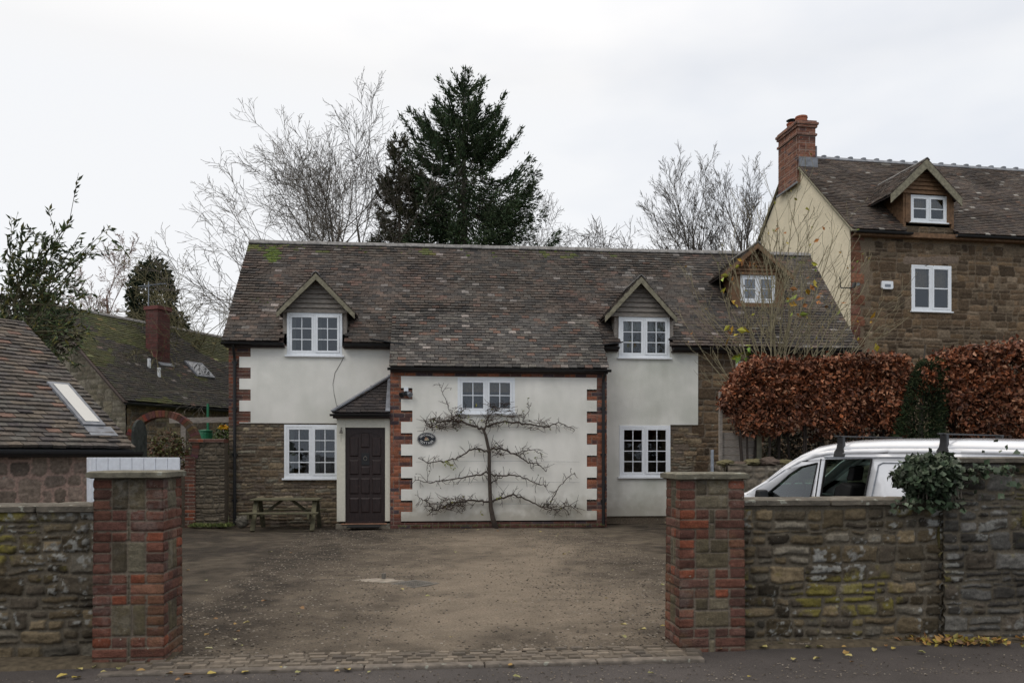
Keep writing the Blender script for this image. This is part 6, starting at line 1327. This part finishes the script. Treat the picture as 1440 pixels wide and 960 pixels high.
def dense(px0, px1, py0, py1, n):     # matted spurs
    for k in range(n):
        q = ep(rg.uniform(px0, px1), rg.uniform(py0, py1), rg.uniform(-.08, .02)); d = rn.normal(size=3)*np.array([.10, .03, .06]); tw.tube([q, q+d*.5+rn.normal(size=3)*.01, q+d], [.006, .005, .003], 3, (.06, .04, .03), cap=False); spots.append(q+d)
dense(612, 648, 586, 602, 120); dense(595, 615, 590, 605, 25); dense(620, 655, 700, 716, 110); dense(600, 622, 708, 722, 30); dense(682, 720, 565, 592, 70); dense(690, 705, 622, 642, 35); dense(765, 795, 706, 718, 40); dense(745, 775, 590, 606, 35); dense(715, 735, 580, 596, 25); dense(635, 655, 572, 592, 30)
tw.build('twigs', M['bark'], t)
sp = np.array(spots); k = rn.uniform(0, 1, len(sp)) < .10; leaves(lfm, sp[k], .055, [(.10, .12, .03), (.20, .20, .05), (.05, .05, .02), (.06, .05, .035)], rn, fold=.15, droop=.3)
for (px, py, n, c) in ((628, 650, 12, (.22, .25, .04)), (637, 655, 6, (.22, .25, .04)), (671, 571, 3, (.35, .32, .03)), (700, 700, 4, (.25, .28, .05)), (674, 720, 3, (.30, .30, .08)), (756, 640, 5, (.14, .17, .05)), (660, 586, 6, (.2, .22, .07)), (610, 588, 5, (.08, .09, .03)), (712, 590, 4, (.15, .13, .04))):
    q = ep(px, py, -.03); leaves(lfm, q+rn.normal(size=(n, 3))*.035, .06, [c], rn, droop=.5)
lfm.build('leaves', M['leaf'], t)
mb = MB()
for y in (600, 648, 677, 708): mb.tube([ep(585, y+1, .07), ep(700, y, .05), ep(815, y+1, .07)], .0025, 3, (.2, .2, .2))
mb.build('training_wire', M['steel'], t)
# low weeds at the foot of the walls
rn = np.random.default_rng(12)
def weeds(px0, px1, v, n, label, h=.06, pal=((.06, .08, .025), (.09, .10, .03), (.12, .11, .04))):
    mb = MB(); u0, u1 = H.u(px0, v), H.u(px1, v); U_ = rn.uniform(u0, u1, n); V_ = v+rn.normal(0, .05, n); P = np.stack([H.o[0]+U_*H.c-V_*H.s, H.o[1]+U_*H.s+V_*H.c, 0.01+0*U_], 1)
    leaves(mb, P, h, list(pal), rn, fold=.1, asp=.35, dirs=np.tile([[0, 0, 1.2]], (n, 1))); o = mb.build('weeds', M['leaf']); tag(o, label, 'weeds', kind='stuff')
weeds(268, 326, .33, 420, 'low green weeds along the foot of the garden wall', .08, ((.08, .11, .03), (.14, .16, .05)))
weeds(560, 850, -.09, 350, 'sparse weeds along the brick plinth of the extension', .05)

# ------------------------------------------------------------------ drain covers in the yard
def yz(p):
    dx, dy = p.x-G.o[0], p.y-G.o[1]; return float(yardz(np.array([dx*G.c+dy*G.s]), np.array([-dx*G.s+dy*G.c]))[0])
dc = gw(583, 820.5); t = empty('manhole_cover', (dc.x, dc.y, yz(dc)-.016), R(45)+H.a, 'square iron manhole cover set in the gravel yard', 'manhole cover')
mb = MB(); mb.box((-.17, -.17, -.01), (.17, .17, .022)); 
for i in range(9):
    for j in range(9): mb.box((-.15+i*.034, -.15+j*.034, .022), (-.15+i*.034+.02, -.15+j*.034+.02, .027))
mb.build('cover', M['iron'], t)
mb = MB(); mb.box((-.20, -.20, -.01), (.20, -.172, .026)); mb.box((-.20, .172, -.01), (.20, .20, .026)); mb.box((-.20, -.172, -.01), (-.172, .172, .026)); mb.box((.172, -.172, -.01), (.20, .172, .026)); mb.build('rim', M['iron'], t, bevel=.005)
dc = gw(530, 817); mb = MB(); rg = random.Random(2); n = 14
mb.prism([(dc.x+.30*cos(2*pi*i/n)*rg.uniform(.6, 1.1), dc.y+.17*sin(2*pi*i/n)*rg.uniform(.6, 1.2), yz(dc)-.02) for i in range(n)], (0, 0, .026), (.24, .21, .17)); o = mb.build('concrete_slab', M['slab'], bevel=.01); tag(o, 'pale broken concrete patch beside the manhole cover', 'concrete patch')
mb = MB(); p = gw(539.5, 815); mb.tube([(p.x, p.y, .02), (p.x, p.y, .075)], .025, 10); o = mb.build('drain_peg', M['iron']); tag(o, 'small dark peg sticking up from the pale concrete patch', 'peg')
# fallen leaves, one by one
rg = random.Random(31)
def leaf_mesh(c, s, seed):
    r_ = random.Random(seed); mb = MB(); n = 10; V = []
    for i in range(n):
        a = 2*pi*i/n; rad = s*(.5+.16*cos(a))*r_.uniform(.85, 1.15); V.append((rad*cos(a), rad*sin(a)*.7, .004+.014*abs(sin(a*1.0))*r_.uniform(.4, 1.3)))
    V.append((0, 0, .003)); mb.add(V, [(i, (i+1) % n, n) for i in range(n)], c)
    mb.add([(s*.6, 0, .004), (s*.95, .01, .006), (s*.95, .014, .006)], [(0, 1, 2)], [x*.5 for x in c]); return mb
LP = [(.36, .28, .07), (.30, .19, .06), (.40, .34, .13), (.24, .23, .09), (.22, .12, .05), (.33, .31, .17)]
protos = [leaf_mesh(c, .07, i).build('fallen_leaf', M['leaf']) for i, c in enumerate(LP)]
for p in protos: C.objects.unlink(p)
pos = []
for (x, y) in ((343, 945), (383, 943), (395, 941), (350, 943), (420, 945), (475, 943), (488, 941), (520, 944), (630, 934), (720, 935), (725, 951), (300, 947), (262, 949), (330, 938), (112, 941), (145, 945), (105, 953), (240, 947), (252, 955), (90, 950), (170, 940), (132, 937), (200, 944)): pos.append((x, y, 'road'))
for (x, y) in ((424, 859), (420, 867), (335, 893), (295, 918), (348, 880), (305, 890), (332, 882), (302, 875), (270, 885), (264, 805), (290, 820), (379, 779), (372, 849), (345, 858), (640, 779), (785, 753), (750, 775), (793, 782), (930, 826), (876, 883), (874, 873), (877, 900), (933, 885), (634, 901), (602, 842), (565, 832), (800, 779), (725, 850), (482, 888), (340, 913), (330, 905), (290, 898), (410, 780), (890, 805), (905, 890), (852, 845)): pos.append((x, y, 'yard'))
for (x, y) in ((650, 748), (672, 747), (700, 749), (716, 748), (735, 747), (782, 756), (655, 746), (760, 750)): pos.append((x, y, 'wall'))
for (x, y) in ((1063, 908), (1100, 906), (1108, 907), (1136, 909), (1152, 909), (1188, 909), (1190, 917), (1148, 926), (1195, 922), (1197, 930), (1242, 904), (1246, 907), (1257, 911), (1230, 913), (1268, 897), (1053, 951), (1116, 927), (1297, 917), (1075, 910), (914, 946), (1014, 913)): pos.append((x, y, 'kerb'))
LABS = {'road': ('yellowing leaf fallen on the road in front of the drive', 'fallen leaves on the road before the drive'), 'yard': ('pale yellow leaf fallen on the gravel yard', 'fallen leaves on the gravel yard'),
        'wall': ('yellow leaf lying at the foot of the fruit tree', 'fallen leaves under the fruit tree'), 'kerb': ('yellow leaf fallen on the road along the right wall', 'fallen leaves along the right wall')}
for (x, y, k) in pos:
    p = gw(x, y); o = rg.choice(protos).copy(); C.objects.link(o); s = rg.uniform(.4, .95)
    z = .03 if k in ('yard', 'wall') else .0
    o.location = (p.x, p.y, z); o.rotation_euler = (rg.uniform(-.2, .2), rg.uniform(-.2, .2), rg.uniform(0, 6.3)); o.scale = (s, s, s); tag(o, LABS[k][0], 'leaf', LABS[k][1])
rn = np.random.default_rng(77); mb = MB(); c = gw(1325, 902); n = 190
P = np.stack([c.x+rn.normal(0, .20, n)+.1, c.y+rn.normal(0, .045, n)-.02-.1*0, .004+rn.uniform(0, .03, n)], 1); P[:, 1] -= (P[:, 0]-c.x)*.12
leaves(mb, P, .055, [(.36, .28, .05), (.30, .17, .05), (.20, .10, .04), (.28, .24, .07), (.13, .08, .04)], rn, fold=.1, asp=.6, dirs=np.stack([rn.normal(size=n), rn.normal(size=n), .1+0*P[:, 0]], 1)*1.2)
P = np.stack([c.x+rn.uniform(-.1, 1.2, 60), c.y+rn.normal(0, .05, 60), .004+rn.uniform(0, .01, 60)], 1); leaves(mb, P, .07, [(.42, .34, .05), (.30, .16, .05), (.12, .08, .04)], rn, fold=.1, asp=.6, dirs=np.stack([rn.normal(size=60), rn.normal(size=60), 0*P[:, 0]], 1)*1.5)
tag(mb.build('leaf_litter', M['leaf']), 'drift of yellow and orange leaves against the taller wall', 'leaf litter', kind='stuff')
# soil gathered along the wall foot
mb = MB()
for (u0, u1, v) in ((ul-5, ul+.5, -.06), (ur, u_b+4.5, .04)):
    n = int((u1-u0)/.05); A = np.linspace(u0, u1, n); W = .12+.05*fbm(A*2, A*0, 7); hh = .018+.012*fbm(A*5, A*0, 9); V = []
    for a, ww, h1 in zip(A, W, hh): V += [tuple(G.T(a, v-ww, -.06)), tuple(G.T(a, v-ww*.5, h1*.6)), tuple(G.T(a, v+.2, h1+.01))]
    mb.add(V, [(3*i+j, 3*i+3+j, 3*i+4+j, 3*i+1+j) for i in range(n-1) for j in range(2)], (.05, .04, .03))
tag(mb.build('soil', M['earth'], smooth=True), kind='structure')

# ------------------------------------------------------------------ ivy over the corner of the taller wall
rn = np.random.default_rng(6); t = empty('ivy', G.T(u_b+.02, YW-.1, 0), G.a, 'dark glossy ivy clump hanging over the corner of the taller wall by the van', 'ivy')
lf = MB(); IV = [(.035, .06, .03), (.05, .075, .04), (.03, .045, .025), (.07, .095, .055), (.10, .12, .08), (.025, .035, .02)]
n = 2100; v = rn.normal(size=(n, 3)); v /= np.linalg.norm(v, axis=1)[:, None]; P = np.array([-.16, .05, 1.27])+v*np.array([.22, .2, .19])*(rn.uniform(.6, 1.08, n)*(1+.35*fbm(v[:, 0]*2, v[:, 2]*2, 3)))[:, None]; P[:, 0] += (1.3-P[:, 2])*.12
n2 = 110; P2 = np.stack([rn.uniform(.0, .5, n2), -.035+rn.normal(0, .03, n2), 1.36-rn.exponential(.05, n2)*1.2], 1)
n3 = 80; P3 = np.stack([rn.uniform(.35, 2.8, n3), .1+rn.normal(0, .12, n3), 1.43+np.abs(rn.normal(0, .03, n3))*np.interp(rn.uniform(.25, 2.8, n3), [.25, 1.2, 2], [.6, 1.5, 2.2])], 1)
n4 = 120; P4 = np.stack([-.18+rn.normal(0, .13, n4), .0+rn.normal(0, .05, n4), 1.12-rn.uniform(0, .10, n4)], 1)
P = np.concatenate([P, P2, P3, P4]); leaves(lf, P, .048, IV, rn, fold=.08, asp=.95, dirs=np.tile([[-.2, -.7, -.5]], (len(P), 1)))
lf.build('foliage', M['leaf'], t)
st = MB(); rg = random.Random(3)
for k in range(16): a = rg.uniform(-.3, .1); st.tube([(.05, .1, 1.35), (a, .0, 1.3), (a-.05, -.05+rg.gauss(0, .05), 1.1)], [.01, .007, .004], 4, BK)
st.build('stems', M['bark'], t)

# ------------------------------------------------------------------ white van
AV = R(55); VO = Vector((PW(1172, 0, 9.65).x, 9.65, 0)); da = Vector((cos(AV), -sin(AV), 0)); dwv = Vector((sin(AV), cos(AV), 0))
van = empty('white_van', VO, -AV, 'silver white panel van with open sliding side door parked behind the low wall', 'van')
# local: x = rearwards, y = across (away), z
VWd = 1.55
def vp(px, py):
    k = (px-720)/F; t_ = (k*VO.y-VO.x)/(da.x-k*da.y); Y = VO.y+t_*da.y; return t_, EYE-(py-HZ)*Y/F
prof_t = [-2.35, -2.25, -1.95, -1.45, -1.27]; prof_z = [.42, .66, .77, .88, .92]
for (x, y) in ((1075, 679), (1100, 660), (1120, 649), (1140, 642.5), (1155, 639.5), (1172, 638)): a, b = vp(x, y); prof_t.append(a); prof_z.append(b)
prof_t += [.6, 1.4, 2.1, 2.2]; zr = prof_z[-1]; prof_z += [zr+.005, zr, zr-.02, zr-.05]
zs_f = lambda t_: float(np.interp(t_, prof_t, prof_z))
crown_f = lambda t_: float(np.interp(t_, [-2.35, -1.3, -1.0, -.3, .3, 2.2], [.05, .05, .05, .15, .17, .15]))
def side_off(z, t_): # tumblehome
    o = .0 if z < .9 else (z-.9)*.22
    nose = max(0, (-1.6-t_))*.35
    return o+nose**1.3+.03*max(0, (.35-z))
wA = [vp(x, y) for x, y in ((1076, 700), (1090, 683), (1106, 667), (1121, 656), (1143, 650.5), (1139, 700))]
belt = .89; wA[0] = (vp(1071, 704)[0], belt); wA[-1] = (wA[-1][0], belt)
x1_, z1_ = vp(1155, 646); x2_, z2_ = vp(1219, 645); xo1 = vp(1152, 700)[0]; xo2 = vp(1210, 700)[0]
dO = [(xo1, .35), (x1_, z1_), (x2_, z2_-.0), (xo2, .35)]
out_l = [(-2.35, .25), (-2.35, .42)]+[(a, b) for a, b in zip(prof_t[1:], prof_z[1:])]+[(2.2, .25), (1.65, .25)]
for k in range(9): a = pi*k/8; out_l.append((1.35+.31*cos(a), .25+.31*sin(a)+.02))
out_l += [(1.03, .25), (-1.32, .25)]
for k in range(9): a = pi*k/8; out_l.append((-1.63+.31*cos(a), .25+.31*sin(a)+.02))
out_l += [(-1.95, .25)]
def side_sheet(y_sign, holes):
    import bmesh
    polys = [[Vector((x, z, 0)) for x, z in out_l]]+[[Vector((x, z, 0)) for x, z in h] for h in holes]
    flat = [p for pl in polys for p in pl]; tri = geometry.tessellate_polygon(polys)
    bm = bmesh.new(); vs = [bm.verts.new((p.x, 0, p.y)) for p in flat]
    for t3 in tri:
        try: bm.faces.new([vs[i] for i in t3])
        except ValueError: pass
    for z in (.35, .6, .9, 1.1, 1.25, 1.35): bmesh.ops.bisect_plane(bm, geom=bm.verts[:]+bm.edges[:]+bm.faces[:], plane_co=(0, 0, z), plane_no=(0, 0, 1))
    for x in (-2.2, -2.0, -1.8, -1.6): bmesh.ops.bisect_plane(bm, geom=bm.verts[:]+bm.edges[:]+bm.faces[:], plane_co=(x, 0, 0), plane_no=(1, 0, 0))
    for v_ in bm.verts:
        o = side_off(v_.co.z, v_.co.x); v_.co.y = o if y_sign < 0 else VWd-o
    bmesh.ops.recalc_face_normals(bm, faces=bm.faces[:])
    V = [tuple(v_.co) for v_ in bm.verts]; bm.verts.index_update(); Fc = [tuple(v_.index for v_ in f.verts) for f in bm.faces]; bm.free(); return V, Fc
mb = MB(); V, Fc = side_sheet(-1, [wA, dO]); mb.add(V, Fc); V, Fc = side_sheet(1, [wA, ]); mb.add(V, Fc)
ts = [t_ for t_ in np.unique(np.round(np.concatenate([np.array(prof_t), np.linspace(-2.3, 2.2, 24)]), 3))]
ws_a, ws_b = vp(1071, 700)[0]+.0, -.36; M_ = 14; ring = {}
glassF = []; bodyF = []; Vv = []
for t_ in ts:
    zs = zs_f(t_); cr_ = crown_f(t_); o = side_off(zs, t_)
    for j in range(M_+1):
        s_ = j/M_; y = o+(VWd-2*o)*(.5-.5*cos(pi*s_)); Vv.append((t_-(.10*sin(pi*s_) if t_ < -.2 else .0), y, zs+cr_*(1-abs(2*s_-1)**2.6)))
for i in range(len(ts)-1):
    for j in range(M_):
        q = (i*(M_+1)+j, i*(M_+1)+j+1, (i+1)*(M_+1)+j+1, (i+1)*(M_+1)+j); tm = (ts[i]+ts[i+1])/2
        (glassF if ws_a-.05 < tm < ws_b-.12 and 2 < j < M_-3 else bodyF).append(q)
mb.add(Vv, bodyF)
# nose, tail
mb.add([(-2.35, side_off(.4, -2.35), .25), (-2.35, VWd-side_off(.4, -2.35), .25), (-2.35, VWd-side_off(.42, -2.35), .42), (-2.35, side_off(.42, -2.35), .42)], [(0, 1, 2, 3)])
yo = side_off(zr, 2.2); mb.add([(2.2, .0, .25), (2.2, VWd, .25), (2.2, VWd, .9), (2.2, VWd-yo, zr-.05), (2.2, yo, zr-.05), (2.2, 0, .9)], [(0, 1, 2, 3, 4, 5)])
mb.add([(2.2+0, y, z) for (x, y, z) in Vv[-(M_+1):]], [tuple(range(M_+1))])
mb.add([(-2.3, .1, .27), (2.15, .05, .27), (2.15, VWd-.05, .27), (-2.3, VWd-.1, .27)], [(0, 1, 2, 3)])
vb = mb.build('body', M['van_paint'], van, smooth=True)
md = vb.modifiers.new('w', 'WELD'); md.merge_threshold = .004
es = vb.modifiers.new('e', 'EDGE_SPLIT'); es.split_angle = R(32)
sdm = vb.modifiers.new('s', 'SOLIDIFY'); sdm.thickness = .012; sdm.offset = -1
us_ = sorted({i for f in glassF for i in f}); mp_ = {a: k for k, a in enumerate(us_)}; mb = MB(); mb.add([Vv[i] for i in us_], [[mp_[i] for i in f] for f in glassF]); mb.build('windscreen', M['car_glass'], van, smooth=True)
for s in (-1, 1):
    mb = MB(); mb.add([(x, (side_off(z, x)+.012) if s < 0 else VWd-side_off(z, x)-.012, z) for x, z in wA], [tuple(range(len(wA)))]); mb.build('door_window', M['car_glass'], van)
def strip_line(pts, r, nm, m, closed=False):
    mb = MB(); P = [(x, side_off(z, x)-.004, z) for x, z in pts]; P = P+[P[0]] if closed else P
    for a, b in zip(P[:-1], P[1:]): mb.bar(a, b, .012, r*2, (0, 1, .001))
    return mb.build(nm, M[m], van)
strip_line(wA, .007, 'window_seal', 'rubber', True)
dOv = [(xo1+(x1_-xo1)*k/5, .35+(z1_-.35)*k/5) for k in range(6)]+[(xo2+(x2_-xo2)*k/5, .35+(z2_-.35)*k/5) for k in range(5, -1, -1)]
strip_line(dOv, .014, 'door_seal', 'rubber', False)
mb = MB(); mb.bar((x1_-.03, side_off(z1_, 0)-.004, z1_+.028), (2.0, side_off(z1_, 0)-.004, z1_+.028), .012, .012, (0, 1, 0)); mb.build('gutter_trim', M['steel'], van)
# pressed panel lines on the rear side
px_ = [vp(1228, 656), vp(1300, 656)]; pl = [(px_[0][0]-.03, .92), (px_[0][0]+.01, z1_-.06), (px_[0][0]+.06, z1_-.035), (1.9, z1_-.035), (1.96, .92)]
strip_line(pl, .005, 'panel_line', 'steel'); 
# B pillar seam, bonnet seam
strip_line([(x1_-.075, z1_+.01), (xo1-.055, .9), (xo1-.055, .4)], .005, 'door_seam', 'rubber')
# interior
mb = MB(); mb.box((-1.2, .08, .3), (2.1, VWd-.08, .34)); mb.box((-1.25, .1, .34), (-.98, VWd-.1, .86)); mb.build('cabin_floor', M['rubber'], van)
for y in (.22, .98):
    mb = MB(); mb.prism([(-.25, y, .5), (-.05, y, .52), (.10, y, 1.08), (-.04, y, 1.12), (-.14, y, 1.05)], (0, .42, 0)); mb.prism([(-.62, y, .5), (-.62, y, .62), (-.1, y, .6), (-.1, y, .45)], (0, .42, 0))
    sto = mb.build('seat', M['rubber'], van, bevel=.03); mb = MB(); mb.prism([(.04, y+.1, 1.13), (.07, y+.1, 1.30), (.0, y+.1, 1.31), (-.05, y+.1, 1.14)], (0, .22, 0)); mb.build('headrest', M['rubber'], sto, bevel=.02)
mb = MB(); mb.tube([(-.83+.03*cos(a)*0+.06*sin(a), .42+.18*cos(a), .95+.17*sin(a)) for a in np.linspace(0, 2*pi, 20)], .014, 6, cap=False); mb.build('steering_wheel', M['rubber'], van)
mb = MB(); mb.prism([(wA[0][0]+.02, -.02, .86), (wA[0][0]+.14, -.02, .86), (wA[0][0]+.12, -.02, 1.0), (wA[0][0]+.05, -.02, 1.01)], (0, -.17, 0)); mb.build('wing_mirror', M['plastic_black'], van, bevel=.02)
# roof bars
for k, tt in enumerate((0.0, 1.22)):
    zb_ = zs_f(tt); mb = MB(); yo = side_off(zb_, tt); zbar = zb_+.21
    mb.bar((tt, yo-.10, zbar), (tt, VWd-yo+.06, zbar), .024, .014); bo_ = mb.build('roof_bar', M['plastic_black'], van, bevel=.005)
    for s in (0, 1):
        y0 = yo+.015 if s == 0 else VWd-yo-.015; sg = 1 if s == 0 else -1; mb = MB()
        V = []
        for (z, hx_, hy) in ((-.035, .075, .035), (.03, .07, .04), (.07, .045, .035), (.12, .038, .03), (.215, .035, .028)):
            for (sx, sy) in ((-1, -1), (1, -1), (1, 1), (-1, 1)): V.append((tt+sx*hx_, y0+sg*.02*(z > 0)+sy*hy, zb_+z))
        fs = [(i*4+j, i*4+(j+1) % 4, i*4+4+(j+1) % 4, i*4+4+j) for i in range(4) for j in range(4)]+[(3, 2, 1, 0), (16, 17, 18, 19)]
        mb.add(V, fs); mb.build('bar_foot', M['plastic_black'], bo_, bevel=.008)
for (x) in (-1.63, 1.35):
    for s in (0, 1):
        mb = MB(); y0 = .02 if s == 0 else VWd-.20; pr = [(.0, 0), (.17, 0), (.175, .01)]
        ang = np.linspace(0, 2*pi, 29)[:-1]; V = []; rads = [(.19, 0), (.28, .0), (.295, .03), (.295, .15), (.28, .18), (.19, .18)]
        for r_, y in rads: V += [(x+r_*cos(a), y0+y, .295+r_*sin(a)) for a in ang]
        n = 28; fs = [(i*n+j, i*n+(j+1) % n, (i+1)*n+(j+1) % n, (i+1)*n+j) for i in range(5) for j in range(n)]; mb.add(V, fs); wo = mb.build('wheel', M['rubber'], van, smooth=True)
        mb = MB(); V = []
        for r_, y in ((.19, .02), (.15, .05), (.05, .03), (.0, .03)): V += [(x+r_*cos(a), y0+(y if s == 0 else .18-y), .295+r_*sin(a)) for a in ang]
        mb.add(V, [(i*n+j, i*n+(j+1) % n, (i+1)*n+(j+1) % n, (i+1)*n+j) for i in range(3) for j in range(n)]); mb.build('rim', M['steel'], wo)
for y in (.10, VWd-.32): mb = MB(); mb.box((-2.34, y, .5), (-2.16, y+.22, .64)); mb.build('headlight', M['chrome'], van, bevel=.02)
for y in (.0, VWd-.12): mb = MB(); mb.box((2.16, y, .75), (2.215, y+.12, 1.15)); mb.build('tail_light', M['terracotta_pot'], van, bevel=.01)
mb = MB(); mb.box((-2.42, .15, .27), (-2.2, VWd-.15, .45)); mb.build('bumper', M['plastic_black'], van, bevel=.03); mb = MB(); mb.box((2.15, .05, .27), (2.28, VWd-.05, .45)); mb.build('bumper', M['plastic_black'], van, bevel=.03)
